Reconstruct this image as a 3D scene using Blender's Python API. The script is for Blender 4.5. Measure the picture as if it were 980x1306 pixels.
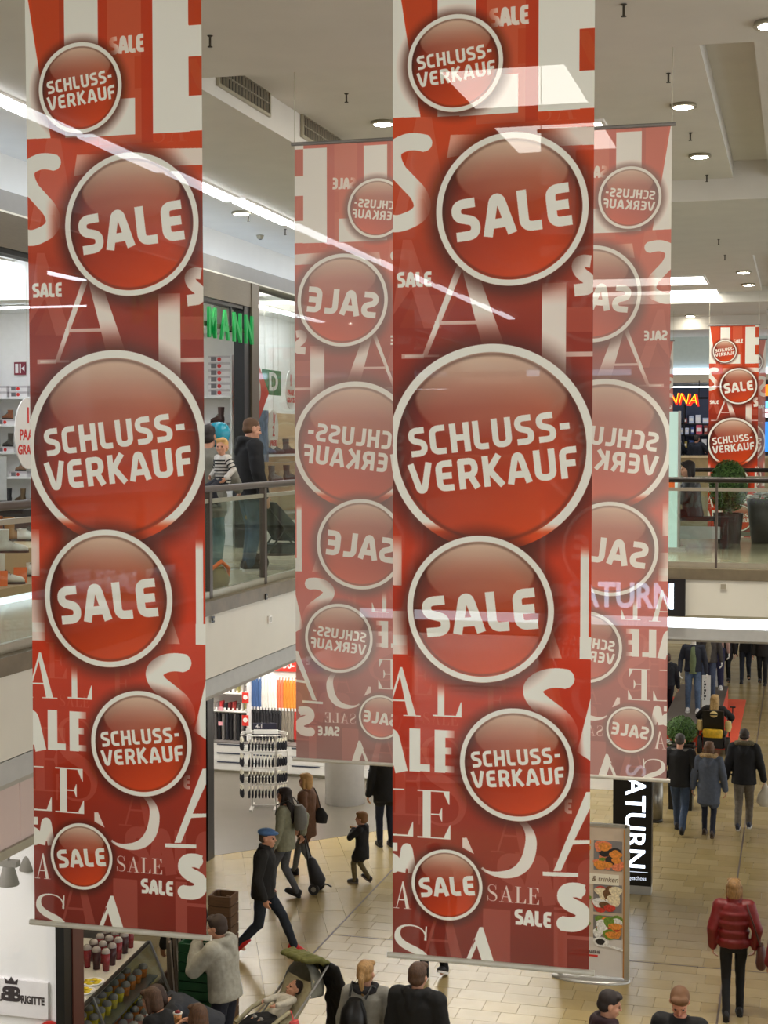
import bpy, bmesh, math, random
import numpy as np
from mathutils import Vector, Matrix
random.seed(7); RNG = np.random.RandomState(5)
for _o in list(bpy.data.objects): bpy.data.objects.remove(_o)
SC = bpy.context.scene; COL = SC.collection
pi = math.pi; R = math.radians

# ---------------------------------------------------------------- camera, world, exposure
F = 1950.0                      # focal length in pixels of the 980 x 1306 frame
CAMZ = 6.85; FL2 = 5.30         # eye height, upper gallery floor (lower mall floor is z = 0)
YAW = R(15.2); PITCH = math.atan((653-562)/F)
cd = bpy.data.cameras.new('camera'); cd.sensor_fit = 'HORIZONTAL'; cd.sensor_width = 36.0
cd.lens = F/980*36.0; cd.clip_end = 200
cam = bpy.data.objects.new('camera', cd); COL.objects.link(cam)
cam.location = (0, 0, CAMZ); cam.rotation_euler = (pi/2-PITCH, 0, YAW); SC.camera = cam
W = bpy.data.worlds.new('mall_ambient'); SC.world = W; W.use_nodes = True
W.node_tree.nodes['Background'].inputs[0].default_value = (1.0, 1.0, 0.985, 1)
W.node_tree.nodes['Background'].inputs[1].default_value = 0.66
SC.view_settings.view_transform = 'Standard'; SC.view_settings.look = 'None'
SC.view_settings.exposure = 1.36; SC.view_settings.gamma = 1.0
SC.cycles.use_denoising = True
SC.cycles.max_bounces = 7; SC.cycles.transparent_max_bounces = 16; SC.cycles.sample_clamp_indirect = 6

_fw = Vector((-math.sin(YAW)*math.cos(PITCH), math.cos(YAW)*math.cos(PITCH), -math.sin(PITCH)))
_rt = Vector((math.cos(YAW), math.sin(YAW), 0)); _up = _rt.cross(_fw)
def ray(px, py): return _fw + _rt*((px-490)/F) + _up*((653-py)/F)
CAM = Vector((0, 0, CAMZ))
def at_z(px, py, z): d = ray(px, py); return CAM + d*((z-CAMZ)/d.z)
def at_y(px, py, y): d = ray(px, py); return CAM + d*(y/d.y)
def at_x(px, py, x): d = ray(px, py); return CAM + d*(x/d.x)
def at_d(px, py, dist): d = ray(px, py); return CAM + d*dist

# ---------------------------------------------------------------- materials
def lin(c):
    return tuple((v/255/12.92 if v/255 <= .04045 else ((v/255+.055)/1.055)**2.4) for v in c) + (1.0,)
MATS = {}
def M(name, rgb, rough=.6, metal=0, var=.08, scale=9, bump=0, stretch=None, spec=.5, coat=0, sheen=0):
    if name in MATS: return MATS[name]
    m = bpy.data.materials.new(name); m.use_nodes = True; nt = m.node_tree; N = nt.nodes; L = nt.links
    b = N['Principled BSDF']; tc = N.new('ShaderNodeTexCoord'); nz = N.new('ShaderNodeTexNoise')
    nz.inputs['Scale'].default_value = scale; nz.inputs['Detail'].default_value = 3
    src = tc.outputs['Object']
    if stretch:
        mp = N.new('ShaderNodeMapping'); mp.inputs['Scale'].default_value = stretch
        L.new(src, mp.inputs[0]); src = mp.outputs[0]
    L.new(src, nz.inputs['Vector'])
    rp = N.new('ShaderNodeValToRGB'); c = lin(rgb)
    rp.color_ramp.elements[0].position = .3; rp.color_ramp.elements[1].position = .7
    rp.color_ramp.elements[0].color = tuple(v*(1-var) for v in c[:3])+(1,)
    rp.color_ramp.elements[1].color = tuple(min(1, v*(1+var)) for v in c[:3])+(1,)
    L.new(nz.outputs['Fac'], rp.inputs[0]); L.new(rp.outputs[0], b.inputs['Base Color'])
    b.inputs['Roughness'].default_value = rough; b.inputs['Metallic'].default_value = metal
    b.inputs['Specular IOR Level'].default_value = spec; b.inputs['Coat Weight'].default_value = coat
    if sheen: b.inputs['Sheen Weight'].default_value = sheen
    if bump:
        bp = N.new('ShaderNodeBump'); bp.inputs['Strength'].default_value = bump; bp.inputs['Distance'].default_value = .01
        L.new(nz.outputs['Fac'], bp.inputs['Height']); L.new(bp.outputs[0], b.inputs['Normal'])
    MATS[name] = m; return m
def E(name, rgb, strength):
    if name in MATS: return MATS[name]
    m = bpy.data.materials.new(name); m.use_nodes = True; N = m.node_tree.nodes
    b = N['Principled BSDF']; b.inputs['Base Color'].default_value = lin(rgb)
    b.inputs['Emission Color'].default_value = lin(rgb); b.inputs['Emission Strength'].default_value = strength
    MATS[name] = m; return m
def glassmat(name, tint, refl=.10):
    if name in MATS: return MATS[name]
    m = bpy.data.materials.new(name); m.use_nodes = True; nt = m.node_tree; N = nt.nodes; L = nt.links
    for n in list(N): N.remove(n)
    o = N.new('ShaderNodeOutputMaterial'); mx = N.new('ShaderNodeMixShader'); t = N.new('ShaderNodeBsdfTransparent'); g = N.new('ShaderNodeBsdfGlossy')
    fr = N.new('ShaderNodeLayerWeight'); fr.inputs[0].default_value = .5; pw = N.new('ShaderNodeMath'); pw.operation = 'POWER'; pw.inputs[1].default_value = 4
    ad = N.new('ShaderNodeMath'); ad.operation = 'MULTIPLY_ADD'; ad.inputs[1].default_value = .5; ad.inputs[2].default_value = .03
    L.new(fr.outputs['Facing'], pw.inputs[0]); L.new(pw.outputs[0], ad.inputs[0])
    t.inputs[0].default_value = tint+(1,); g.inputs['Roughness'].default_value = .03; g.inputs[0].default_value = (refl*9, refl*9, refl*9, 1)
    L.new(ad.outputs[0], mx.inputs[0]); L.new(t.outputs[0], mx.inputs[1]); L.new(g.outputs[0], mx.inputs[2]); L.new(mx.outputs[0], o.inputs[0])
    MATS[name] = m; return m

# ---------------------------------------------------------------- mesh builder
class MB:
    def __init__(s): s.v = []; s.f = []; s.sm = []
    def add(s, vs, fs, smooth=False):
        n = len(s.v); s.v += [tuple(v) for v in vs]; s.f += [tuple(i+n for i in f) for f in fs]; s.sm += [smooth]*len(fs); return s
    def box(s, c, d, rz=0, M4=None):
        x, y, z = d[0]/2, d[1]/2, d[2]/2
        P = [Vector((a, b, e)) for e in (-z, z) for b in (-y, y) for a in (-x, x)]
        if rz: P = [Matrix.Rotation(rz, 3, 'Z') @ p for p in P]
        if M4: P = [M4 @ p for p in P]
        P = [p+Vector(c) for p in P]
        return s.add(P, [(0, 2, 3, 1), (4, 5, 7, 6), (0, 1, 5, 4), (2, 6, 7, 3), (0, 4, 6, 2), (1, 3, 7, 5)])
    def b2(s, lo, hi):
        return s.box([(a+b)/2 for a, b in zip(lo, hi)], [abs(b-a) for a, b in zip(lo, hi)])
    def rings(s, rs, caps=True, smooth=True):
        n = len(rs[0]); vs = [p for r in rs for p in r]; fs = []
        for i in range(len(rs)-1):
            for k in range(n):
                fs.append((i*n+k, i*n+(k+1) % n, (i+1)*n+(k+1) % n, (i+1)*n+k))
        s.add(vs, fs, smooth)
        if caps:
            s.add(rs[0], [tuple(range(n))[::-1]]); s.add(rs[-1], [tuple(range(n))])
        return s
    def loft(s, rr, n=16, smooth=True, rz=0):
        """rr: (x,y,z,rx,ry) horizontal ellipses from low to high"""
        rs = []
        for x, y, z, a, b in rr:
            rs.append([(x+a*math.cos(2*pi*k/n+rz), y+b*math.sin(2*pi*k/n+rz), z) for k in range(n)])
        return s.rings(rs, True, smooth)
    def lathe(s, prof, c=(0, 0, 0), n=16, smooth=True):
        return s.loft([(c[0], c[1], c[2]+z, max(r, 1e-4), max(r, 1e-4)) for r, z in prof], n, smooth)
    def cyl(s, p0, p1, r0, r1=None, n=10, smooth=True):
        r1 = r0 if r1 is None else r1; p0 = Vector(p0); p1 = Vector(p1); d = (p1-p0)
        if d.length < 1e-6: d = Vector((0, 0, 1e-4))
        q = d.to_track_quat('Z', 'Y')
        ring = lambda p, r: [p + q @ Vector((r*math.cos(2*pi*k/n), r*math.sin(2*pi*k/n), 0)) for k in range(n)]
        return s.rings([ring(p0, r0), ring(p1, r1)], True, smooth)
    def tube(s, pts, r, n=8):
        pts = [Vector(p) for p in pts]; rs = []; rr = r if isinstance(r, (list, tuple)) else [r]*len(pts)
        for i, p in enumerate(pts):
            d = (pts[min(i+1, len(pts)-1)]-pts[max(i-1, 0)]); q = d.to_track_quat('Z', 'Y')
            rs.append([p + q @ Vector((rr[i]*math.cos(2*pi*k/n), rr[i]*math.sin(2*pi*k/n), 0)) for k in range(n)])
        return s.rings(rs)
    def caps(s, p0, r0, p1, r1, n=10):
        p0 = Vector(p0); p1 = Vector(p1); d = p1-p0
        if d.length < 1e-5: d = Vector((0, 0, 1e-3)); p1 = p0+d
        q = d.to_track_quat('Z', 'Y'); rs = []
        for p, r, angs in ((p0, r0, (-80, -45, -12)), (p1, r1, (12, 45, 80))):
            for a in angs:
                a = R(a); rs.append([p + q @ Vector((r*math.cos(a)*math.cos(2*pi*k/n), r*math.cos(a)*math.sin(2*pi*k/n), r*math.sin(a))) for k in range(n)])
        return s.rings(rs)
    def ell(s, c, r, M4=None, n=12, m=8):
        r = (r, r, r) if not isinstance(r, (tuple, list)) else r; rs = []
        for i in range(m+1):
            a = -pi/2+pi*(i+.02 if i == 0 else i-.02 if i == m else i)/m
            ring = [Vector((r[0]*math.cos(a)*math.cos(2*pi*k/n), r[1]*math.cos(a)*math.sin(2*pi*k/n), r[2]*math.sin(a))) for k in range(n)]
            if M4: ring = [M4 @ p for p in ring]
            rs.append([p+Vector(c) for p in ring])
        return s.rings(rs)
    def prism(s, poly, h, plane='XY', off=(0, 0, 0)):
        """extrude a 2D polygon; plane XY -> along z, XZ -> along y, YZ -> along x"""
        def P(a, b, e):
            v = {'XY': (a, b, e), 'XZ': (a, e, b), 'YZ': (e, a, b)}[plane]
            return tuple(x+y for x, y in zip(v, off))
        n = len(poly); vs = [P(a, b, 0) for a, b in poly]+[P(a, b, h) for a, b in poly]
        fs = [tuple(range(n))[::-1], tuple(range(n, 2*n))]+[(k, (k+1) % n, n+(k+1) % n, n+k) for k in range(n)]
        return s.add(vs, fs)
    def tf(s, M4):
        s.v = [tuple(M4 @ Vector(v)) for v in s.v]; return s
    def mesh(s, name, mat):
        me = bpy.data.meshes.new(name); me.from_pydata(s.v, [], s.f); me.polygons.foreach_set('use_smooth', s.sm)
        bm = bmesh.new(); bm.from_mesh(me); bmesh.ops.recalc_face_normals(bm, faces=bm.faces); bm.to_mesh(me); bm.free()
        if mat: me.materials.append(mat)
        me.update(); return me
    def build(s, name, mat, parent=None, loc=None, rz=0, label=None):
        o = bpy.data.objects.new(name, s.mesh(name, mat)); COL.objects.link(o)
        if parent: o.parent = parent
        if loc is not None: o.location = loc
        if rz: o.rotation_euler.z = rz
        if label: o['label'] = label
        return o
def tag(o, label, cat, group=None, kind=None):
    o['label'] = label; o['category'] = cat
    if group: o['group'] = group
    if kind: o['kind'] = kind
    return o
def thing(name, label, cat, loc=(0, 0, 0), rz=0, group=None):
    o = bpy.data.objects.new(name, None); COL.objects.link(o); o.location = loc; o.rotation_euler.z = rz
    o.empty_display_size = .1; return tag(o, label, cat, group)
def struct(o): o['kind'] = 'structure'; return o
def link(name, me, parent=None, loc=None, rz=0):
    o = bpy.data.objects.new(name, me); COL.objects.link(o); o.parent = parent
    if loc is not None: o.location = loc
    if rz: o.rotation_euler.z = rz
    return o
def dup(root, loc, rz=None, label=None, group=None):
    r = root.copy(); COL.objects.link(r); r.location = loc
    if rz is not None: r.rotation_euler.z = rz
    if label: r['label'] = label
    if group: r['group'] = group
    for ch in list(root.children):
        c = ch.copy(); COL.objects.link(c); c.parent = r
        for g in list(ch.children):
            d = g.copy(); COL.objects.link(d); d.parent = c
    return r
def lettering(name, txt, size, mat, parent=None, loc=(0, 0, 0), rot=(0, 0, 0), depth=.0, bold=0, align='CENTER', sx=1.0, shear=0, spacing=1.0):
    """solid letters: text standing in XZ before rotation"""
    cu = bpy.data.curves.new(name, 'FONT'); cu.body = txt; cu.size = size; cu.extrude = max(depth/2, .0015); cu.offset = bold; cu.align_x = align; cu.align_y = 'CENTER'
    cu.shear = shear; cu.space_character = spacing; cu.resolution_u = 4
    t = bpy.data.objects.new(name+'_tmp', cu); COL.objects.link(t)
    me = t.to_mesh().copy(); t.to_mesh_clear(); bpy.data.objects.remove(t); bpy.data.curves.remove(cu)
    me.transform(Matrix.Rotation(pi/2, 4, 'X') @ Matrix.Diagonal((sx, 1, 1, 1))); me.materials.clear(); me.materials.append(mat); me.name = name
    o = bpy.data.objects.new(name, me); COL.objects.link(o); o.parent = parent; o.location = loc; o.rotation_euler = rot
    return o
REMESH = []
def soft(mb, name, mat, parent, voxel, smooth=4, disp=0, dec=None, tex=None, label=None):
    o = mb.build(name, mat, parent, label=label)
    m = o.modifiers.new('r', 'REMESH'); m.mode = 'VOXEL'; m.voxel_size = voxel; m.use_smooth_shade = True
    m = o.modifiers.new('s', 'SMOOTH'); m.factor = .5; m.iterations = smooth
    if disp:
        m = o.modifiers.new('d', 'DISPLACE'); m.texture = tex or FOLD; m.strength = disp; m.mid_level = .5; m.texture_coords = 'LOCAL'
    if dec:
        m = o.modifiers.new('c', 'DECIMATE'); m.ratio = dec
    REMESH.append(o); return o
FOLD = bpy.data.textures.new('folds', 'CLOUDS'); FOLD.noise_scale = .11; FOLD.noise_depth = 1
LEAFY = bpy.data.textures.new('clumps', 'CLOUDS'); LEAFY.noise_scale = .05
def bake_soft():
    dg = bpy.context.evaluated_depsgraph_get()
    for o in REMESH:
        me = bpy.data.meshes.new_from_object(o.evaluated_get(dg)); old = o.data
        me.name = old.name+'_m'; o.modifiers.clear(); o.data = me
# ---------------------------------------------------------------- the printed banner cloth (flat print, drawn here from outlines)
S_ = 2.0                         # print pixels per unit; the cloth is 254 x 1287 units
AW, AH = 254, 1287
iw, ih = int(AW*S_), int(AH*S_)
ART = np.zeros((ih, iw, 3))
YY, XX = np.mgrid[0:ih, 0:iw]; XX = (XX+.5)/S_; YY = (YY+.5)/S_
def rect(x, y):                  # photo pixel of the centre banner -> cloth units (removes the tilt of its plane)
    return (x-501)*254/254.0, 562+(y-562)*7317/(x+6690)+52
def c5(x, y): return rect(490+x*.3215, y*.3215)
def c6(x, y): return rect(490+x*.3215, 400+y*.3215)
def c7(x, y): return rect(490+x*.337, 820+y*.337)
def sstep(a, b, x): t = np.clip((x-a)/(b-a), 0, 1); return t*t*(3-2*t)
def polymask(polys, y0, y1, x0, x1):
    """even-odd coverage of polygons on the print raster, 2x2 supersampled"""
    h, w = y1-y0, x1-x0; acc = np.zeros((h, w))
    for oy in (.25, .75):
        for ox in (.25, .75):
            gy = (np.arange(y0, y1)+oy)/S_; gx = (np.arange(x0, x1)+ox)/S_; ins = np.zeros((h, w), bool)
            for P in polys:
                for (ax, ay), (bx, by) in zip(P, P[1:]+P[:1]):
                    if ay == by: continue
                    r = (gy > min(ay, by)) & (gy <= max(ay, by))
                    if not r.any(): continue
                    xi = ax+(gy[r]-ay)*(bx-ax)/(by-ay)
                    ins[r] ^= gx[None, :] < xi[:, None]
            acc += ins
    return acc/4
def paint(polys, col, alpha=1.0, fade=None, union=True):
    xs = [p[0] for P in polys for p in P]; ys = [p[1] for P in polys for p in P]
    x0, x1 = max(0, int(min(xs)*S_)-1), min(iw, int(max(xs)*S_)+2); y0, y1 = max(0, int(min(ys)*S_)-1), min(ih, int(max(ys)*S_)+2)
    if x1 <= x0 or y1 <= y0: return
    if union:
        m = np.zeros((y1-y0, x1-x0))
        for P in polys: m = np.maximum(m, polymask([P], y0, y1, x0, x1))
    else: m = polymask(polys, y0, y1, x0, x1)
    m = m*alpha
    if fade is not None: m = m*fade(XX[y0:y1, x0:x1], YY[y0:y1, x0:x1])
    ART[y0:y1, x0:x1] += m[..., None]*(np.array(col)-ART[y0:y1, x0:x1])
WHITE = np.array((250, 249, 243.)); RED = np.array((196, 50, 28.))
# --- stroke letters, cap height 1
def qb(a, c, b, n=12): return [((1-t)**2*a[0]+2*t*(1-t)*c[0]+t*t*b[0], (1-t)**2*a[1]+2*t*(1-t)*c[1]+t*t*b[1]) for t in [i/n for i in range(1, n+1)]]
def path(*seq):
    out = [seq[0]]; i = 1
    while i < len(seq):
        if seq[i] == 'Q': out += qb(out[-1], seq[i+1], seq[i+2]); i += 3
        else: out.append(seq[i]); i += 1
    return out
lo, hi = .105, .895
GL = {
 'S': (.60, [path((.56, hi), (.32, hi), 'Q', (lo, hi), (lo, .71), 'Q', (lo, .57), (.25, .53), (.38, .485), 'Q', (.52, .44), (.52, .30), 'Q', (.52, lo), (.31, lo), (.05, lo))]),
 'A': (.72, [path((.07, 0), (.26, .78), 'Q', (.29, hi), (.36, hi), 'Q', (.43, hi), (.46, .78), (.65, 0)), [(.18, .29), (.54, .29)]]),
 'L': (.53, [path((lo, 1), (lo, .30), 'Q', (lo, lo), (.30, lo), (.50, lo))]),
 'E': (.58, [path((.54, hi), (.30, hi), 'Q', (lo, hi), (lo, .70), (lo, .30), 'Q', (lo, lo), (.30, lo), (.54, lo)), [(lo, .5), (.50, .5)]]),
 'C': (.58, [path((.54, hi), (.32, hi), 'Q', (lo, hi), (lo, .68), (lo, .32), 'Q', (lo, lo), (.32, lo), (.54, lo))]),
 'H': (.66, [[(lo, 0), (lo, 1)], [(.555, 0), (.555, 1)], [(lo, .5), (.555, .5)]]),
 'U': (.66, [path((lo, 1), (lo, .32), 'Q', (lo, lo), (.33, lo), 'Q', (.555, lo), (.555, .32), (.555, 1))]),
 'V': (.72, [path((.07, 1), (.26, .22), 'Q', (.29, lo), (.36, lo), 'Q', (.43, lo), (.46, .22), (.65, 1))]),
 'R': (.66, [path((lo, 0), (lo, hi), (.32, hi), 'Q', (.53, hi), (.53, .68), 'Q', (.53, .44), (.32, .44), (lo, .44)), [(.36, .46), (.57, 0)]]),
 'K': (.66, [[(lo, 0), (lo, 1)], [(.55, 1), (.2, .52)], [(.19, .56), (.60, 0)]]),
 'F': (.55, [path((.54, hi), (.30, hi), 'Q', (lo, hi), (lo, .70), (lo, 0)), [(lo, .48), (.48, .48)]]),
 '-': (.40, [[(.04, .47), (.36, .47)]]),
}
def stroke(pts, hw):
    polys = []
    for a, b in zip(pts, pts[1:]):
        dx, dy = b[0]-a[0], b[1]-a[1]; l = math.hypot(dx, dy) or 1; nx, ny = -dy/l*hw, dx/l*hw
        polys.append([(a[0]+nx, a[1]+ny), (b[0]+nx, b[1]+ny), (b[0]-nx, b[1]-ny), (a[0]-nx, a[1]-ny)])
    for p in pts[1:-1]: polys.append([(p[0]+hw*math.cos(k*pi/9), p[1]+hw*math.sin(k*pi/9)) for k in range(18)])
    if len(pts) > 2: polys.append(vstroke(pts, [hw]*len(pts)))
    return polys
def sans(txt, cx, cy, width, cap, ang=0, hw=.105, gap=.09, col=WHITE, alpha=1.0, fade=None, align='c'):
    tot = sum(GL[c][0]+gap for c in txt)-gap; sx = width/tot if width else cap; x = -tot/2 if align == 'c' else 0
    ca, sa = math.cos(ang), math.sin(ang); polys = []
    for c in txt:
        for pts in GL[c][1]:
            # stroke with equal thickness after the horizontal scaling
            pp = [((x+a)*sx, (b-.5)*cap) for a, b in pts]
            for P in stroke(pp, hw*cap): polys.append([(cx+u*ca+v*sa, cy+u*sa-v*ca) for u, v in P])
        x += GL[c][0]+gap
    paint(polys, col, alpha, fade)
# --- modern-face letters with thick and thin strokes
def hser(x, y, w, t=.022): return [(x-w/2, y), (x+w/2, y), (x+w/2, y+t), (x-w/2, y+t)]
def vstroke(pts, ws):
    Lp, Rp = [], []
    for i, p in enumerate(pts):
        a = pts[max(i-1, 0)]; b = pts[min(i+1, len(pts)-1)]; dx, dy = b[0]-a[0], b[1]-a[1]; l = math.hypot(dx, dy) or 1
        Lp.append((p[0]-dy/l*ws[i], p[1]+dx/l*ws[i])); Rp.append((p[0]+dy/l*ws[i], p[1]-dx/l*ws[i]))
    return Lp+Rp[::-1]
_sp = path((.50, .78), 'Q', (.47, .985), (.29, .985), 'Q', (.09, .98), (.09, .77), 'Q', (.09, .60), (.30, .50), 'Q', (.53, .40), (.53, .23), 'Q', (.52, .015), (.30, .015), 'Q', (.09, .02), (.05, .25))
_n = len(_sp)
SER = {
 'S': (.64, [vstroke(_sp, [.012+.062*math.exp(-((i/(_n-1)-.5)/.20)**2) for i in range(_n)]), [(.48, .70), (.515, .70), (.515, 1), (.495, 1)], [(.035, 0), (.06, 0), (.075, .31), (.035, .31)]]),
 'A': (.86, [[(.13, .0), (.165, .0), (.44, .93), (.41, 1.0)], [(.56, 0), (.72, 0), (.45, 1.0), (.405, 1.0), (.385, .90)], [(.22, .30), (.60, .30), (.60, .335), (.22, .335)], hser(.145, 0, .26), hser(.64, 0, .34)]),
 'L': (.68, [[(.12, 0), (.26, 0), (.26, 1), (.12, 1)], hser(.19, .978, .34), [(.02, 0), (.62, 0), (.62, .03), (.02, .03)], [(.62, 0), (.62, .30), (.60, .30), (.50, .03)]]),
 'E': (.70, [[(.12, 0), (.27, 0), (.27, 1), (.12, 1)], [(.02, .972), (.62, .972), (.62, 1), (.02, 1)], [(.02, 0), (.64, 0), (.64, .028), (.02, .028)], [(.60, 1), (.62, 1), (.62, .72), (.605, .72), (.5, .97)], [(.64, 0), (.64, .30), (.625, .30), (.51, .03)], [(.27, .49), (.46, .49), (.46, .52), (.27, .52)], [(.47, .36), (.485, .36), (.485, .65), (.47, .65), (.42, .505)]]),
}
def serif(txt, x, y, cap, sx=1.0, ang=0, col=WHITE, alpha=1.0, fade=None, gap=.02):
    """x,y: left end of the baseline"""
    ca, sa = math.cos(ang), math.sin(ang); polys = []; u0 = 0
    for c in txt:
        for P in SER[c][1]:
            polys.append([(x+(u0+a)*cap*sx*ca+b*cap*sa, y+(u0+a)*cap*sx*sa-b*cap*ca) for a, b in P])
        u0 += SER[c][0]+gap
    paint(polys, col, alpha, fade)
def box4(x0, y0, x1, y1): return [(x0, y0), (x1, y0), (x1, y1), (x0, y1)]
# --- ground of the print
ty = YY[:, :1]
stops = [(0, (212, 66, 34)), (200, (214, 66, 32)), (330, (198, 66, 44)), (470, (150, 36, 26)), (600, (166, 46, 32)), (760, (204, 54, 30)), (860, (214, 54, 30)), (1000, (190, 44, 30)), (1120, (156, 40, 32)), (1287, (124, 32, 32))]
for ch in range(3): ART[..., ch] = np.interp(ty, [s[0] for s in stops], [s[1][ch] for s in stops])
PALE = (222, 138, 120)
# pale ghost letters
paint([[c5(30, 900), c5(130, 480), c5(190, 480), c5(260, 900), c5(190, 900), c5(160, 800), c5(100, 800), c5(80, 900)]], PALE, .32)
paint([[c5(32, 1260), c5(75, 960), c5(110, 960), c5(230, 1306), c5(160, 1306), c5(110, 1150)]], PALE, .32)
paint([[c6(95, -10), c6(120, -70), c6(300, -70), c6(230, 60), c6(60, 60)]], PALE, .10)
paint([[c6(725, -20), c6(822, -20), c6(822, 76), c6(725, 76)]], PALE, .32)
serif('SA', *c5(600, 500), 34, col=PALE, alpha=.25)
serif('E', *c7(90, 200), 50, col=PALE, alpha=.28); serif('E', *c7(385, 290), 46, col=PALE, alpha=.28)
serif('SALE', *c7(150, 315), 16, col=PALE, alpha=.28)
serif('S', *c7(120, 700), 118, col=PALE, alpha=.28); serif('E', *c7(10, 660), 90, col=PALE, alpha=.24)
sans('SALE', *c7(640, 920), 130, 62, 0, hw=.13, col=PALE, alpha=.26)
serif('A', *c7(110, 1230), 95, col=PALE, alpha=.32)
paint([box4(*c7(385, 1025), *c7(490, 1250))], PALE, .34); serif('B', 0, 0, 1) if 'B' in SER else None
paint([box4(*c7(655, 1040), *c7(705, 1265)), box4(*c7(655, 1125), *c7(785, 1150)), box4(*c7(655, 1020), *c7(785, 1040))], PALE, .34)
paint([[c7(560, 60), c7(640, 60), c7(760, 560), c7(690, 560)]], PALE, .16)
serif('A', *c7(410, 805), 70, col=PALE, alpha=.24)
# --- white shapes at the head of the cloth
D = (178, 42, 24); PK = (206, 92, 66)
paint([[(0, 0), (22, 0), (9, 10), (0, 10)]], WHITE, 0)
T = lambda x, y: (c5(x, 0)[0], y)
X_ = lambda x: c5(x, 0)[0]
paint([box4(X_(368), 0, X_(610), 215)], PK, .75); paint([box4(X_(560), 0, X_(610), 215)], RED, .9); paint([box4(X_(368), 0, X_(408), 110)], RED, .9)
paint([box4(X_(530), c5(530, 140)[1], X_(610), c5(600, 270)[1])], RED, .5)
paint([[(0, 0), (X_(42), 0), (X_(95), c5(95, 200)[1]), (X_(146), c5(140, 482)[1]), (0, c5(32, 486)[1])]], WHITE)
paint([[(X_(56), 0), (X_(215), 0), (X_(215), c5(215, 482)[1]), (X_(146), c5(140, 482)[1])]], (200, 66, 40), .8)
paint([box4(X_(190), 0, X_(215), c5(215, 200)[1])], (176, 44, 26), .6)
paint([box4(X_(213), 8, X_(366), c5(300, 475)[1]), box4(X_(300), c5(400, 322)[1], X_(532), c5(450, 470)[1])], WHITE)
paint([box4(X_(610), 8, X_(770), c5(700, 456)[1]), box4(X_(765), c5(800, 10)[1], 254, c5(800, 140)[1]), box4(X_(765), c5(800, 302)[1], 254, c5(800, 448)[1]), box4(X_(765), 0, 254, 9)], WHITE)
paint([box4(X_(767), c5(800, 140)[1], 254, c5(800, 302)[1])], (196, 60, 30)); paint([box4(X_(767), 9, 254, c5(800, 8)[1])], (196, 60, 30))
paint([[c5(767, 150), c5(770, 190), c5(800, 260), c5(832, 300), c5(832, 220), c5(800, 150)]], PK, .35)
lf = lambda X, Y: sstep(X_(560), X_(760), X)
paint([[c5(400, 525), c5(832, 520), c5(832, 590), c5(500, 600)]], WHITE, .92, lf)
paint([[c5(265, 550), c5(500, 545), c5(500, 590), c5(250, 640)]], WHITE, .55, lambda X, Y: 1-sstep(X_(265), X_(420), X))
# big sans S at the left edge
fd = lambda X, Y: 1-.75*sstep(X_(110), X_(180), X)*sstep(c5(0, 700)[1], c5(0, 800)[1], Y)
pS = path((168, 585), 'Q', (110, 570), (78, 585), 'Q', (0, 610), (60, 700), (130, 770), 'Q', (190, 850), (95, 885), 'Q', (50, 905), (20, 892))
paint(stroke([c5(*p) for p in pS], 11), WHITE, 1, fd)
serif('A', *rect(514, 457), 137, sx=1.38, alpha=.95, fade=lambda X, Y: 1-.72*sstep(rect(0,410)[1], rect(0,448)[1], Y)*(X > 60)-.35*sstep(rect(0,430)[1], rect(0,456)[1], Y)*(X <= 60))
paint([box4(*c5(628, 1130), *c5(722, 1750))], WHITE, .95, lambda X, Y: sstep(c5(0, 1740)[1], c5(0, 1420)[1], Y)*sstep(c5(0, 1080)[1], c5(0, 1240)[1], Y))
paint([box4(*c6(722, 155), *c6(826, 172))], WHITE, .75); paint([box4(*c6(70, 163), *c6(160, 180))], WHITE, .6)
pS2 = path((815, 1045), (790, 1042), 'Q', (758, 1045), (768, 1075), 'Q', (775, 1092), (800, 1108), 'Q', (825, 1135), (800, 1152), (752, 1158))
paint(stroke([c5(*p) for p in pS2], 7.6), WHITE, .95)
sans('SALE', *c5(122, 1115), 45, 19, 0, hw=.125)
sans('SALE', *c5(497, 92), 49, 23, R(-2), hw=.125, alpha=.93, fade=lambda X, Y: .25+.75*sstep(X_(415), X_(470), X))
# white bars by the middle circles
paint([box4(*c6(782, 900), *c6(815, 1306)), box4(*c7(745, -20), *c7(786, 66))], WHITE, 1, lambda X, Y: sstep(c6(0, 900)[1], c6(0, 960)[1], Y))
paint([box4(*c6(-5, 880), *c6(70, 1080)), box4(*c6(-5, 1180), *c6(90, 1320))], WHITE, .85, lambda X, Y: (1-sstep(4, 30, X))*(sstep(c6(0, 850)[1], c6(0, 960)[1], Y))*(1-.0*Y))
paint([[c6(32, 1075), c6(85, 1110), c6(85, 1180), c6(32, 1175)]], (196, 44, 26), .8)
paint([box4(*c7(-5, -30), *c7(90, 48))], WHITE, .9, lambda X, Y: 1-sstep(8, 30, X))
paint([[c7(560, 60), c7(640, -60), c7(680, 62)]], WHITE, .5, lambda X, Y: sstep(c7(600, 0)[0], c7(660, 0)[0], X))
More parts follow.
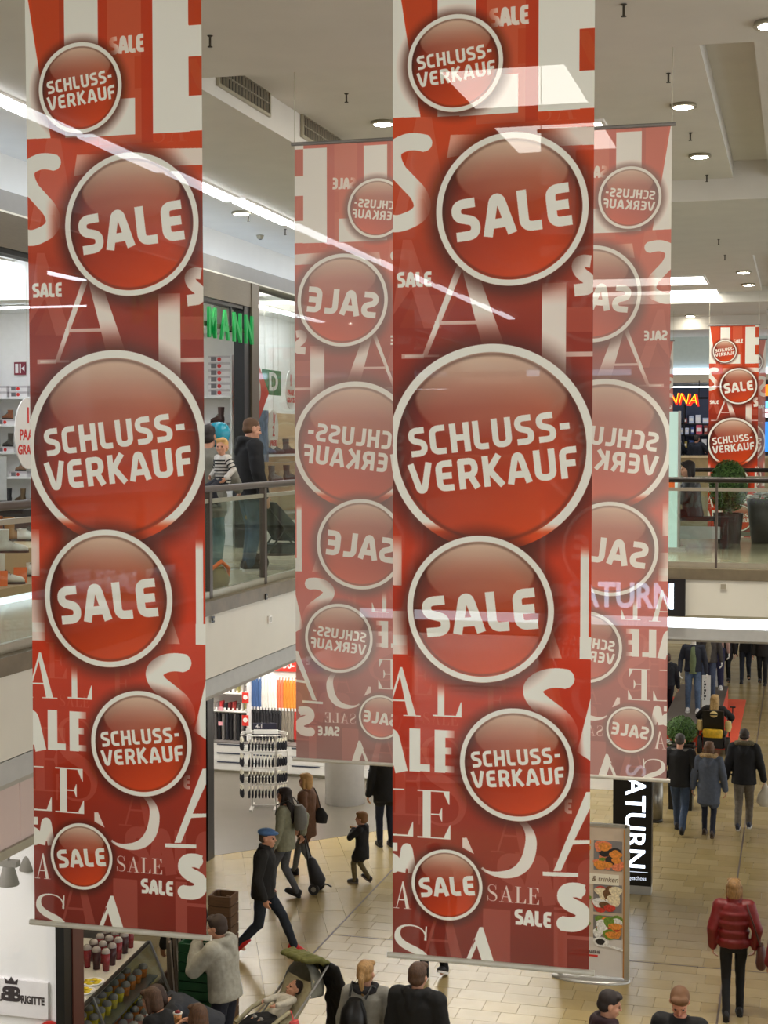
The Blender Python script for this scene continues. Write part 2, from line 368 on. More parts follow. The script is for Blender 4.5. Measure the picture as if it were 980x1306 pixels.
# letters of the lower half
serif('A', *c7(-20, 278), 64, sx=1.05); serif('L', *c7(185, 284), 66, sx=.95, fade=lambda X, Y: sstep(c7(0, 130)[1], c7(0, 210)[1], Y))
sans('A', *c7(20, 415), 0, 55, 0, hw=.15); sans('A', *c7(18, 415), 27, 55, 0, hw=.155, alpha=.0)
paint([box4(*c7(97, 330), *c7(140, 498)), box4(*c7(97, 465), *c7(178, 498))], WHITE)
paint([box4(*c7(196, 336), *c7(238, 502)), box4(*c7(196, 336), *c7(272, 368)), box4(*c7(196, 402), *c7(262, 432)), box4(*c7(196, 472), *c7(272, 502))], WHITE, 1, lambda X, Y: 1-.5*sstep(c7(235, 0)[0], c7(275, 0)[0], X))
serif('E', *c7(125, 750), 63, sx=1.12); paint([[c7(34, 735), c7(90, 740), c7(110, 690), c7(113, 690), c7(113, 748), c7(34, 742)], box4(*c7(34, 560), *c7(78, 568))], WHITE)
sans('SA', *c7(62, 830), 36, 37, 0, hw=.15); serif('A', *c7(34, 1022), 36, sx=.85, fade=lambda X, Y: 1-sstep(c7(85, 0)[0], c7(125, 0)[0], X))
# big modern S under the fifth circle
pb = path((300, 690), 'Q', (305, 755), (335, 790)); pc = path((470, 655), 'Q', (570, 690), (568, 770), 'Q', (560, 895), (455, 895), 'Q', (400, 892), (380, 868))
paint([vstroke([c7(*p) for p in pc], [1.5+6.5*math.exp(-((i/(len(pc)-1)-.42)/.28)**2) for i in range(len(pc))])], WHITE, .97)
paint([[c7(305, 752), c7(322, 752), c7(350, 815), c7(305, 790)]], WHITE, .9)
# S upper right (bold) and diagonal
pr = path((700, 142), 'Q', (640, 128), (600, 150), 'Q', (545, 180), (600, 232), (660, 280), 'Q', (710, 320), (705, 370))
paint(stroke([c7(*p) for p in pr], 12.5), WHITE, 1, lambda X, Y: 1-.85*sstep(c7(0, 190)[1], c7(0, 285)[1], Y))
paint([[c7(786, 215), c7(745, 390), c7(735, 420), c7(786, 455)]], WHITE, 1, lambda X, Y: sstep(c7(728, 0)[0], c7(765, 0)[0], X))
paint([[c7(786, 575), c7(772, 575), c7(652, 880), c7(680, 880), c7(724, 778), c7(786, 775), c7(786, 760), c7(730, 760), c7(786, 640)], [c7(612, 882), c7(745, 888), c7(745, 904), c7(612, 898)]], WHITE)
sans('E', *c7(708, 630), 9, 18, 0, hw=.13, alpha=.6)
serif('SALE', *c7(400, 995), 21.5, sx=1.08, alpha=.85); sans('SALE', *c7(577, 1064), 47, 20, R(1), hw=.125)
pt = path((765, 962), (745, 955), 'Q', (690, 945), (695, 985), 'Q', (700, 1005), (740, 1022), 'Q', (775, 1040), (760, 1070), 'Q', (745, 1098), (682, 1082))
paint(stroke([c7(*p) for p in pt], 9.5), WHITE)
serif('S', *c7(22, 1262), 63, sx=1.45, ang=R(2))
paint([[c7(320, 1228), c7(338, 1228), c7(362, 1170), c7(356, 1150)], [c7(318, 1230), c7(372, 1098), c7(385, 1098), c7(428, 1232), c7(382, 1232), c7(352, 1140), c7(330, 1230)]], WHITE)
# --- glossy buttons with their printed glow
def button(px, py, rpx, lines, ring=.072, fadelow=False):
    global ART
    cx, cy = rect(px, py); r = rpx; d = np.hypot(XX-cx, YY-cy)/r
    gx, gy = (XX-cx)/r, (YY-cy)/r
    g = (1-sstep(.93, 1.27, np.hypot(gx, gy-.03)))*.84
    ART += (g*(d > .9))[..., None]*(np.array((66, 14, 11.))-ART)
    ins = np.clip((1-d)*r*S_+.5, 0, 1)
    t = np.clip(gy*.55+gx*.30+.35, 0, 1)[..., None]
    base = np.array((140, 30, 20.))*(1-t)+np.array((228, 72, 24.))*t
    base *= (1-.42*sstep(.62, .98, d)*(1-sstep(.0, .75, gy)))[..., None]
    ge = np.hypot(gx/.76, (gy+.50)/.46); gl = (1-sstep(.93, 1.0, ge))*np.clip((-gy-.05)/.80, 0, 1)**1.05*.95
    gl += (1-sstep(.55, 1.2, np.hypot(gx/.8, (gy+.12)/.25)))*.10
    base += gl[..., None]*(np.array((226, 200, 180.))-base)
    ART += ins[..., None]*(base-ART)
    rg = np.clip((1-d)*r*S_+.5, 0, 1)*np.clip((d-(1-2*ring*.53))*r*S_+.5, 0, 1)
    if fadelow: rg = rg*(1-sstep(.72, .84, gy*1.0+0*gx))
    sh = np.exp(-((d-(1-2*ring*.53-.02))/.02)**2)*.45*(d < 1)
    ART += sh[..., None]*(np.array((60, 16, 16.))-ART)
    ART += rg[..., None]*(WHITE-ART)
    for txt, dy, wd, cap in lines: 
        a = R(-6.5); sans(txt, cx-dy*r*math.sin(a), cy+dy*r, wd*r, cap*r, a, hw=.118 if len(txt) < 5 else .108, gap=.115)
two = [('SCHLUSS-', -.13, 1.58, .285), ('VERKAUF', .225, 1.64, .30)]
one = [('SALE', .045, 1.58, .54)]
button(581, 87.5, 61, two, .085)
button(653, 270, 96, one, .075)
button(627, 571, 131.5, two, .075, True)
button(614.5, 778, 94.5, one, .075)
button(662, 978.5, 72.8, two, .08)
button(572.5, 1135, 46.5, one, .085)
# the inks: a touch lighter and more orange
ART[..., 0] = ART[..., 0]*1.04+4; ART[..., 1] = ART[..., 1]*1.02+10*(1-ART[..., 1]/255); ART[..., 2] = np.where(ART[..., 2] < 45, ART[..., 2]*.75, ART[..., 2])
ART = np.clip(ART, 0, 255)
img = bpy.data.images.new('banner_print', iw, ih)
_px = np.ones((ih, iw, 4), np.float32); _px[..., :3] = (ART/255.0)[::-1]
img.pixels.foreach_set(_px.ravel()); img.update(); img.pack()
def banner_material():
    m = bpy.data.materials.new('printed_banner_cloth'); m.use_nodes = True; nt = m.node_tree; N = nt.nodes; L = nt.links
    b = N['Principled BSDF']; out = N['Material Output']
    tx = N.new('ShaderNodeTexImage'); tx.image = img; tx.extension = 'EXTEND'
    geo = N.new('ShaderNodeNewGeometry')
    wv = N.new('ShaderNodeTexNoise'); tc = N.new('ShaderNodeTexCoord'); mp = N.new('ShaderNodeMapping'); mp.inputs['Scale'].default_value = (420, 420, 60)
    L.new(tc.outputs['Object'], mp.inputs[0]); L.new(mp.outputs[0], wv.inputs['Vector'])
    # the reverse of the cloth shows the print washed out
    mx = N.new('ShaderNodeMix'); mx.data_type = 'RGBA'; mx.inputs['B'].default_value = lin((232, 214, 208))
    ma = N.new('ShaderNodeMath'); ma.operation = 'MULTIPLY'; ma.inputs[1].default_value = .30
    L.new(geo.outputs['Backfacing'], ma.inputs[0]); L.new(ma.outputs[0], mx.inputs['Factor']); L.new(tx.outputs[0], mx.inputs['A'])
    L.new(mx.outputs['Result'], b.inputs['Base Color']); b.inputs['Roughness'].default_value = .28; b.inputs['Specular IOR Level'].default_value = .28
    bp = N.new('ShaderNodeBump'); bp.inputs['Strength'].default_value = .05; bp.inputs['Distance'].default_value = .002
    L.new(wv.outputs['Fac'], bp.inputs['Height']); L.new(bp.outputs[0], b.inputs['Normal'])
    tl = N.new('ShaderNodeBsdfTranslucent'); L.new(mx.outputs['Result'], tl.inputs[0])
    m1 = N.new('ShaderNodeMixShader'); m1.inputs[0].default_value = .28; L.new(b.outputs[0], m1.inputs[1]); L.new(tl.outputs[0], m1.inputs[2])
    tp = N.new('ShaderNodeBsdfTransparent'); m2 = N.new('ShaderNodeMixShader'); m2.inputs[0].default_value = .045
    L.new(m1.outputs[0], m2.inputs[1]); L.new(tp.outputs[0], m2.inputs[2]); L.new(m2.outputs[0], out.inputs[0])
    return m
MB_ART = banner_material(); ALU = M('aluminium', (186, 184, 178), .35, .8, .04); ROPE = M('steel_cable', (196, 190, 170), .5, .3)
BW, BL = 1.105, 5.51; BTOP = CAMZ+2.63; CEIL = CAMZ+3.08; CEIL2 = CAMZ+3.42
def banner(x0, y, back, label, seed):
    rr = random.Random(seed); t = thing('sale_banner', label, 'banner', (x0+BW/2, y, BTOP-BL), pi if back else 0, 'red sale banners hanging in rows')
    nx, nz = 18, 60; vs = []; fs = []; uv = []
    p1, p2 = rr.uniform(0, 6), rr.uniform(0, 6)
    for j in range(nz+1):
        for i in range(nx+1):
            u, v = i/nx, j/nz; amp = .010*math.sin(pi*v)
            vs.append(((u-.5)*BW, amp*math.sin(2*pi*u*1.1+p1)+.5*amp*math.sin(2*pi*(u*2.3+v*.7)+p2), v*BL)); uv.append((u, v))
    for j in range(nz):
        for i in range(nx): a = j*(nx+1)+i; fs.append((a, a+1, a+nx+2, a+nx+1))
    me = bpy.data.meshes.new('cloth'); me.from_pydata(vs, [], fs); me.polygons.foreach_set('use_smooth', [True]*len(fs))
    ul = me.uv_layers.new(name='print')
    for l in me.loops: ul.data[l.index].uv = uv[l.vertex_index]
    me.materials.append(MB_ART); link('cloth', me, t)
    mb = MB(); mb.cyl((-BW/2-.03, 0, -.012), (BW/2+.03, 0, -.012), .017, n=12); mb.build('bottom_rod', M('rod_pale', (214, 209, 196), .4, .15), t)
    mb = MB(); mb.cyl((-BW/2-.03, 0, BL+.010), (BW/2+.03, 0, BL+.010), .017, n=12); mb.build('top_rod', M('rod_grey', (150, 148, 146), .4, .5), t)
    top = CEIL2 if y > 12.3 else CEIL
    for sx in (-1, 1): MB().cyl((sx*(BW/2-.0), 0, BL), (sx*(BW/2-.0), 0, top-(BTOP-BL)), .004, n=6).build('hanging_cable', ROPE, t)
    return t
banner(-4.405, 8.2, False, 'red sale banner hanging front left, beside the left gallery railing, printed side towards us', 1)
banner(-2.177, 8.2, False, 'large red sale banner hanging in the centre front, widest of all, printed side towards us', 2)
banner(-4.380, 13.08, True, 'paler sale banner seen from behind with mirrored letters, between the two front banners', 3)
banner(-2.165, 13.08, True, 'paler sale banner seen from behind with mirrored letters, right of the centre front banner', 4)
banner(-2.03, 36.0, False, 'small far red sale banner behind the round topiary on the far gallery', 5)
banner(-4.36, 41.2, True, 'thin sliver of far mirrored sale banner above the lit glass pillar', 6)
banner(-1.98, 41.2, True, 'far mirrored sale banner mostly hidden behind the small far red one', 7)
# ---------------------------------------------------------------- materials of the building
PLASTER = M('ceiling_plaster', (212, 209, 201), .8, var=.03, scale=2, bump=.02)
FASCIA = M('fascia_white', (216, 212, 198), .5, var=.03, scale=2)
STONE = M('ledge_stone', (112, 100, 78), .45, var=.18, scale=6)
BAND = M('fascia_band_grey', (182, 182, 178), .4, .25, var=.04)
BRONZE = M('bronze_metal', (108, 98, 82), .35, .6, var=.06, stretch=(1, 1, 12))
RAILM = M('rail_brown_grey', (92, 82, 74), .4, .4, var=.05)
CHAN = M('glass_channel', (170, 164, 144), .35, .6, var=.05)
BLACK = M('black_lacquer', (14, 13, 13), .35, var=.1); DARK = M('dark_matt', (34, 33, 34), .7)
GLASS = glassmat('rail_glass', (.90, .945, .92), .10); SHOPGLASS = glassmat('shop_glass', (.93, .95, .93), .08)
WHITEM = M('shop_white', (236, 234, 230), .6, var=.02); LIT = E('light_diffuser', (255, 250, 240), 4.2); LITROW = E('light_row_diffuser', (244, 248, 255), 4.5)
SPOTL = E('downlight_lamp', (255, 246, 228), 30.0); COVE = E('cove_light', (226, 238, 255), 5.0)
TILE = M('limestone', (160, 141, 97), .27, var=.06, scale=3, bump=.0, spec=.38)
TILES = [TILE]+[M('limestone_%s' % n, c, .26, var=.06, scale=4, spec=.38) for n, c in (('pale', (167, 149, 105)), ('warm', (155, 136, 91)), ('grey', (159, 142, 101)))]
GREYFLOOR = M('shop_floor_grey', (98, 92, 82), .32, var=.07, scale=2)
JOINT = M('floor_joint', (92, 78, 68), .6); UPFLOOR = M('gallery_floor', (172, 165, 138), .18, var=.05, scale=2)
BY0, BY1 = 18.6, 25.2; EX = -5.42

def box(name, lo, hi, mat, kind='structure', parent=None):
    o = MB().b2(lo, hi).build(name, mat, parent)
    if kind and not parent: o['kind'] = kind
    return o
# ---------------------------------------------------------------- lower floor: slab, stone pieces, joints
FLOOR = struct(MB().b2((-16, -4, -.30), (14, 66, -.012)).build('floor', M('floor_bed', (150, 136, 104), .5, var=.06)))
def clip(poly, a, b):
    """keep the part of a polygon left of the line a->b"""
    out = []; n = len(poly); sd = lambda p: (b[0]-a[0])*(p[1]-a[1])-(b[1]-a[1])*(p[0]-a[0])
    for i in range(n):
        p, q = poly[i], poly[(i+1) % n]; sp, sq = sd(p), sd(q)
        if sp >= 0: out.append(p)
        if sp*sq < 0: t = sp/(sp-sq); out.append((p[0]+t*(q[0]-p[0]), p[1]+t*(q[1]-p[1])))
    return out
tr = random.Random(3); polys = []
y = 9.0
while y < 52:
    x = -6.19-tr.uniform(0, .3); d = .325; far = y > 34
    while x < 4.5:
        w = tr.choice((.30, .42, .50, .56)) if not far else 1.1
        polys.append((clip([(x, y), (x+w, y), (x+w, y+d), (x, y+d)], (-6.19, 60), (-6.19, 0)), 0)); x += w
    y += d
# the gallery side: pieces laid askew, up to the grey shop floor
SB0, SB1 = (-9.6, 23.0), (-6.6, 26.1)
ang = math.atan2(-3.0, 1.27); e1 = (math.cos(ang), math.sin(ang)); e2 = (-math.sin(ang), math.cos(ang)); o0 = (-6.34, 21.1)
for i in range(-30, 32):
    s = -12+tr.uniform(0, .5)
    while s < 10:
        l = tr.choice((.5, .7, .9)); q = []
        for a, b in ((s, i*.335), (s+l, i*.335), (s+l, (i+1)*.335), (s, (i+1)*.335)): q.append((o0[0]+a*e1[0]+b*e2[0], o0[1]+a*e1[1]+b*e2[1]))
        q = clip(q, (-6.21, 0), (-6.21, 60))
        if len(q) > 2: q = clip(q, SB1, SB0)
        if len(q) > 2: q = clip(q, (-9.3, 60), (-9.3, 0))
        if len(q) > 2 and min(p[1] for p in q) > 10: polys.append((q, 1))
        s += l
def shrink(q, g):
    cx = sum(p[0] for p in q)/len(q); cy = sum(p[1] for p in q)/len(q); r = []
    for p in q:
        dx, dy = p[0]-cx, p[1]-cy; r.append((cx+dx-math.copysign(min(g, abs(dx)*.3), dx), cy+dy-math.copysign(min(g, abs(dy)*.3), dy)))
    return r
def inframe(q):
    c = Vector((sum(p[0] for p in q)/len(q), sum(p[1] for p in q)/len(q), 0))-CAM
    zc = c.dot(_fw); px = 490+F*c.dot(_rt)/zc; py = 653-F*c.dot(_up)/zc
    open_ = (px > 760 or (262 < px < 500)) and py < 1330
    return (0 if open_ and px < 1000 else 1, py < 820 or py > 1340, -py)
polys = [(q, k) for q, k in polys if len(q) > 2]
polys.sort(key=lambda t: inframe(t[0]))
rest = {0: MB(), 1: MB(), 2: MB(), 3: MB()}
for i, (q, k) in enumerate(polys):
    q = shrink(q, .0025); h = .0015*tr.random(); mt = tr.randrange(4)
    if i < 290: MB().prism(q, .012+h, off=(0, 0, -.012)).build('tile', TILES[mt], FLOOR)
    else: rest[mt].prism(q, .012+h, off=(0, 0, -.012))
for k in rest: rest[k].build('tile_field', TILES[k], FLOOR)['kind'] = 'stuff'
MB().b2((-6.21, 8, -.012), (-6.19, 60, .002)).build('expansion_joint', JOINT, FLOOR)
MB().b2((-.87, 8, -.012), (-.845, 60, .003)).build('expansion_joint', JOINT, FLOOR)
MB().b2((-6.2, 20.0, -.012), (5, 20.02, .003)).build('expansion_joint', JOINT, FLOOR)
MB().prism([(-9.6, 23.0), (-6.6, 26.1), (-4.2, 26.1), (-4.2, 31), (-14, 31), (-14, 23.0)], .016, off=(0, 0, -.012)).build('shop_floor', GREYFLOOR, FLOOR)
# ---------------------------------------------------------------- gallery slabs
UPF = struct(MB().b2((-16, 0, 4.72), (EX-.06, 46, FL2)).build('floor_gallery', UPFLOOR))
struct(MB().b2((EX-.06, BY0+.06, 4.72), (12, BY1, FL2)).build('floor_bridge', UPFLOOR))
struct(MB().b2((-16, 43.5, 4.4), (12, 52, FL2)).build('floor_far_gallery', UPFLOOR))
g = struct(MB().b2((EX-.30, 0, FL2-.115), (EX+.02, BY0, FL2+.02)).build('trim_1', STONE))
g = struct(MB().b2((EX-.25, 0, 4.58), (EX, BY0, FL2-.115)).build('trim_2', FASCIA))
mb = MB(); mb.prism([(EX-.30, 4.30), (EX-.02, 4.40), (EX-.02, 4.565), (EX-.30, 4.565)], BY0-.0, 'XZ', (0, 0, 0)); struct(mb.build('trim_3', BAND))
struct(MB().b2((EX-.02, BY0-.02, FL2-.115), (12, BY0+.30, FL2+.02)).build('trim_4', STONE))
struct(MB().b2((EX-.02, BY0, 4.76), (12, BY0+.25, FL2-.115)).build('trim_5', FASCIA))
struct(MB().b2((EX-.02, BY0+.02, 4.46), (12, BY0+.30, 4.60)).build('trim_6', BAND))
t = thing('cove_light_strip', 'long white lit strip running under the bridge front', 'light', (3.2, BY0+.09, 4.60))
MB().b2((-8.6, 0, 0), (8.6, .1, .155)).build('diffuser', E('strip_light', (236, 243, 255), 2.2), t)
MB().b2((-8.6, .1, 0), (8.6, .16, .16)).build('housing', BAND, t)
struct(MB().b2((-16, 2, 4.24), (EX-.3, BY0+.3, 4.30)).build('ceiling_lower', M('soffit', (170, 164, 152), .7, var=.03)))
struct(MB().b2((-16, BY0+.3, 4.40), (12, BY1, 4.46)).build('ceiling_lower_bridge', M('soffit', (170, 164, 152), .7)))
struct(MB().b2((-16, BY1, 4.05), (EX+.8, 46, 4.11)).build('ceiling_lower_shop', WHITEM))
# ---------------------------------------------------------------- upper ceiling with raised bays
def slab(name, lo, hi): return box(name, lo, hi, PLASTER)
slab('ceiling', (-8.3, -8, CEIL), (14, 12.3, CEIL+.5))
slab('ceiling_gallery', (-8.3, 12.3, CEIL), (-5.1, 46, CEIL+.5))
SL0, SL1 = -.88, -.42
def bay(n, y0, y1, slotdepth=.22):
    a = 'ceiling_bay_'+n
    slab(a, (-5.1, y0, CEIL2), (SL0, y1, CEIL2+.3)); slab(a+'_east', (SL1, y0, CEIL2), (14, y1, CEIL2+.3))
    slab(a+'_slot', (SL0, y0, CEIL2+slotdepth), (SL1, y1, CEIL2+.3))
bay('one', 12.3, 20.6); slab('ceiling_bridge', (-5.1, 20.6, CAMZ+3.14), (14, 26.8, CAMZ+3.7))
bay('two', 26.8, 36.2, .12); slab('ceiling_beam', (-5.1, 36.2, CAMZ+3.18), (14, 38.2, CAMZ+3.7))
bay('three', 38.2, 43.0, .12); slab('ceiling_far', (-5.1, 43.0, CAMZ+3.05), (14, 52, CAMZ+3.7))
# cove above the left shop front
box('wall_cove', (-8.36, 0, CAMZ+2.2), (-8.3, 46, CEIL+.5), PLASTER)
box('trim_7', (-7.80, 0, CAMZ+2.30), (-7.70, 46, CAMZ+2.50), M('cove_fascia_grey', (132, 130, 126), .5, var=.03))
box('trim_8', (-8.3, 0, CAMZ+2.28), (-7.70, 46, CAMZ+2.30), FASCIA)
t = thing('cove_light_strip', 'blue-white light hidden in the cove above the left shop fronts', 'light', (-8.0, 20, CAMZ+2.31))
MB().b2((-.06, -18, 0), (.06, 18, .05)).build('diffuser', E('cove_glow', (205, 226, 255), 1.5), t); MB().b2((-.09, -18, -.008), (.09, 18, .0)).build('housing', BAND, t)
# grilles in the step of the ceiling
def vent(xa, xb, lab):
    ya, yb = at_x(xa, 120, -5.1).y, at_x(xb, 150, -5.1).y; L_ = yb-ya
    t = thing('ceiling_vent', lab, 'vent', (-5.098, ya, CEIL+.13)); H = .205
    MB().b2((0, 0, 0), (.006, L_, H)).build('backing', DARK, t)
    fr = MB(); fr.b2((.002, -.03, -.025), (.03, L_+.03, 0)); fr.b2((.002, -.03, H), (.03, L_+.03, H+.025)); fr.b2((.002, -.03, 0), (.03, 0, H)); fr.b2((.002, L_, 0), (.03, L_+.03, H)); fr.build('frame', CHAN, t)
    n = 16; me = MB().b2((0, -.012, 0), (.022, .012, H)).mesh('slat', M('vent_slat', (150, 144, 126), .5))
    for i in range(n): link('slat', me, t, (.006, L_*(i+.5)/n, 0), R(18))
    me2 = MB().b2((0, 0, -.005), (.018, L_, .005)).mesh('bar', M('vent_slat', (150, 144, 126), .5)); link('cross_bar', me2, t, (.008, 0, H/2))
vent(277, 341, 'slatted grille in the ceiling step above the light row, nearer one')
vent(384, 432, 'slatted grille in the ceiling step just above the mirrored left banner')
struct(MB().b2((-5.098, 12.6, CEIL), (-5.09, 12.95, CEIL+.0)).build('trim_9', PLASTER)) if 0 else None
# luminaires
ROWN = ('first', 'second', 'third', 'fourth', 'fifth', 'sixth', 'seventh', 'eighth', 'ninth', 'tenth', 'eleventh', 'twelfth', 'thirteenth', 'fourteenth'); y = 7.6; i = 0
while y < 36:
    t = thing('ceiling_light', 'long white strip light in the row above the left gallery, %s from the near end' % ROWN[i], 'light', (-6.93, y, CEIL-.055), R(1.6), 'row of strip lights above the left gallery')
    MB().b2((-.085, 0, 0), (.085, 2.06, .03)).build('diffuser', LITROW, t); MB().b2((-.10, -.01, .03), (.10, 2.07, .056)).build('housing', WHITEM, t)
    y += 2.17; i += 1
def panel(x0, x1, y0, y1, z, lab):
    t = thing('ceiling_light', lab, 'light', ((x0+x1)/2, (y0+y1)/2, z-.03)); a, b = (x1-x0)/2, (y1-y0)/2
    MB().b2((-a, -b, 0), (a, b, .015)).build('diffuser', LIT, t)
    fr = MB(); fr.b2((-a-.04, -b-.04, 0), (a+.04, -b, .031)); fr.b2((-a-.04, b, 0), (a+.04, b+.04, .031)); fr.b2((-a-.04, -b, 0), (-a, b, .031)); fr.b2((a, -b, 0), (a+.04, b, .031)); fr.build('frame', WHITEM, t)
xr = at_z(773, 163, CEIL2).x
panel(xr-1.15, xr, 13.9, 15.5, CEIL2, 'bright square ceiling panel glowing through the head of the centre banner')
panel(xr-1.15, xr, 16.5, 18.0, CEIL2, 'bright ceiling panel whose corner shows above the mirrored right banner')
p1, p2, p3, p4 = at_z(897, 351, CEIL2), at_z(897, 361, CEIL2), at_z(908, 368, CEIL2), at_z(908, 377, CEIL2)
panel(p1.x-2.6, p1.x, p2.y-3.1 if p2.y > p1.y else p1.y, p2.y, CEIL2, 'upper of two bright far ceiling panels, right of the mirrored banner') if 0 else None
ya, yb = sorted((p1.y, p2.y)); panel(p1.x-3.0, p1.x, ya, yb, CEIL2, 'nearer of two bright ceiling panels beyond the mirrored right banner')
ya, yb = sorted((p3.y, p4.y)); panel(p1.x-3.0, p1.x+.12, ya, yb, CEIL2, 'farther of two bright ceiling panels beyond the mirrored right banner')
for (a, b, c, d, nm) in ((877, 935, 409, 414, 'thin far strip of ceiling light above the small far banner'), (884, 940, 418, 423, 'farthest thin strip of ceiling light, touching the small far banner top')):
    q0, q1, q2 = at_z(a, d, CEIL2), at_z(b, d, CEIL2), at_z(a, c, CEIL2); ya, yb = sorted((q0.y, q2.y)); panel(q0.x, q1.x, ya, yb, CEIL2, nm)
def downlight(px, py, z, lab, r=.105, pw=45):
    p = at_z(px, py, z); t = thing('downlight', lab, 'light', (p.x, p.y, z-.035)); t['group'] = 'round ceiling downlights'
    MB().lathe([(r*1.28, 0), (r*1.3, .01), (r*1.22, .036), (r*.98, .036), (r, .0)], n=20).build('rim', CHAN, t)
    MB().lathe([(.001, -.012), (r*.6, -.009), (r*.96, .0), (r*.96, .02), (.001, .02)], n=20).build('lamp', SPOTL, t)
    ld = bpy.data.lights.new('downlight_beam', 'SPOT'); ld.energy = pw; ld.spot_size = R(75); ld.spot_blend = .7; ld.color = (1, .93, .8); ld.shadow_soft_size = .1
    lo_ = bpy.data.objects.new('downlight_beam', ld); COL.objects.link(lo_); lo_.location = (p.x, p.y, z-.06)
downlight(489, 155, CEIL2, 'round downlight between the mirrored left banner and the centre banner')
downlight(872, 133, CEIL2, 'brighter round downlight right of the hanging cable, nearer of the pair', pw=420)
downlight(893, 197, CEIL2, 'round downlight beside the ceiling slot, farther of the pair', pw=420)
downlight(985, 28, CEIL, 'round downlight at the upper right, cut by the frame edge', pw=320)
downlight(308, 270, CEIL, 'small blue-white downlight left of the strip light row')
downlight(66, 5, CEIL, 'unlit-looking round downlight above the left banner head', .09) if 0 else None
downlight(949, 346, CEIL2, 'far round downlight beyond the ceiling step, nearer one', .12); downlight(955, 362, CEIL2, 'far round downlight beyond the ceiling step, farther one', .12)
downlight(881, 402, CEIL2, 'tiny far downlight above the thin light strip, left one', .12); downlight(975, 414, CEIL2, 'tiny far downlight near the frame edge, right of the far banner', .12)
SPR = M('sprinkler_metal', (70, 64, 54), .4, .6)
def sprinkler(px, py, z, lab):
    p = at_z(px, py-3, z); t = thing('sprinkler', lab, 'sprinkler', (p.x, p.y, z-.12)); t['group'] = 'ceiling sprinklers'
    MB().cyl((0, 0, .03), (0, 0, .12), .009).build('stem', SPR, t); MB().lathe([(.001, .03), (.02, .03), (.02, .035), (.007, .038), (.008, .05), (.001, .05)], n=10).build('rosette', SPR, t)
    MB().lathe([(.001, .116), (.024, .116), (.014, .108), (.001, .108)], n=10).build('ceiling_plate', SPR, t)
for a in ((268, 48, CEIL, 'ceiling sprinkler right beside the left banner head'), (442, 122, CEIL2, 'ceiling sprinkler above the mirrored left banner'), (796, 8, CEIL, 'ceiling sprinkler at the very top, right of the centre banner'), (853, 96, CEIL2, 'ceiling sprinkler beside the cable of the mirrored right banner'),
          (881, 172, CEIL2, 'ceiling sprinkler between the pair of bright downlights'), (902, 226, CEIL2, 'ceiling sprinkler just past the pair of bright downlights'), (917, 308, CAMZ+3.14, 'ceiling sprinkler on the lower ceiling over the bridge, nearer one'), (925, 328, CAMZ+3.14, 'ceiling sprinkler on the lower ceiling over the bridge, farther one'), (317, 277, CEIL, 'ceiling sprinkler by the small blue-white downlight'), (364, 295, CEIL, 'ceiling sprinkler over the left gallery, left of the mirrored banner'), (269, 297, CEIL, 'ceiling sprinkler over the gallery beside the cove light')): sprinkler(*a)
p = at_z(332, 300, CEIL); t = thing('smoke_detector', 'small round smoke detector on the gallery ceiling', 'detector', (p.x, p.y, CEIL-.06))
MB().lathe([(.001, 0), (.035, 0), (.05, .02), (.05, .04), (.06, .045), (.06, .06), (.001, .06)], n=14).build('body', CHAN, t); MB().lathe([(.001, -.008), (.02, -.006), (.03, .001), (.001, .001)], n=10).build('sensor', DARK, t)
# ---------------------------------------------------------------- railings
def railing(name, lab, ax, p0, p1, posts, postw=.07, hand=RAILM, lowz=.94):
    """straight glass railing along x or y; p0,p1 positions along the axis"""
    t = thing(name, lab, 'railing', (EX-.10 if ax == 'y' else 0, 0 if ax == 'y' else p0[1], FL2+.02))
    V = (lambda s, a, z: (a, s, z)) if ax == 'y' else (lambda s, a, z: (s, a, z))
    a0, a1 = (p0, p1) if ax == 'y' else (p0[0], p1[0])
    def bar(nm, a, b, c, d, m):
        lo_, hi_ = V(a0, c, a), V(a1, d, b); return MB().b2(lo_, hi_).build(nm, m, t)
    mb = MB(); q0, q1 = V(a0, 0, 1.06), V(a1, 0, 1.06); mb.cyl(q0, q1, .034, n=12); mb.build('handrail', hand, t)
    bar('glass_rail', .925, .965, -.02, .02, CHAN); bar('base_channel', .0, .07, -.025, .025, CHAN)
    for s in posts: MB().b2(V(s-postw/2, -.03, -.10), V(s+postw/2, .03, 1.03)).build('post', RAILM, t)
    ed = [a0]+list(posts)+[a1]
    for u, v in zip(ed, ed[1:]):
        if v-u > .3: MB().b2(V(u+.05, -.006, .07), V(v-.05, .006, .925)).build('glass_panel', GLASS, t)
    return t
y1, y2 = at_x(266, 700, EX-.1).y, at_x(336, 700, EX-.1).y; dp = y2-y1
railing('gallery_railing', 'glass railing with brown posts along the left gallery edge', 'y', 5.0, BY0, [y1+k*dp for k in range(-4, 4) if 5.2 < y1+k*dp < BY0-.2])
xc = at_y(914, 680, BY0+.1).x
railing('bridge_railing', 'glass railing with one thin post along the front of the far bridge', 'x', (EX-.1, BY0+.12), (9, BY0+.12), [xc-3.6, xc-1.8, xc, xc+1.8, xc+3.6], .028, hand=M('rail_dark', (46, 40, 36), .4, .3))
railing('bridge_railing', 'dark-topped railing along the rear of the far bridge, behind the seated woman', 'x', (-5.2, BY1-.1), (9, BY1-.1), [-4, -2.2, -.4, 1.4, 3.2], .03, hand=M('rail_dark', (46, 40, 36), .4, .3))
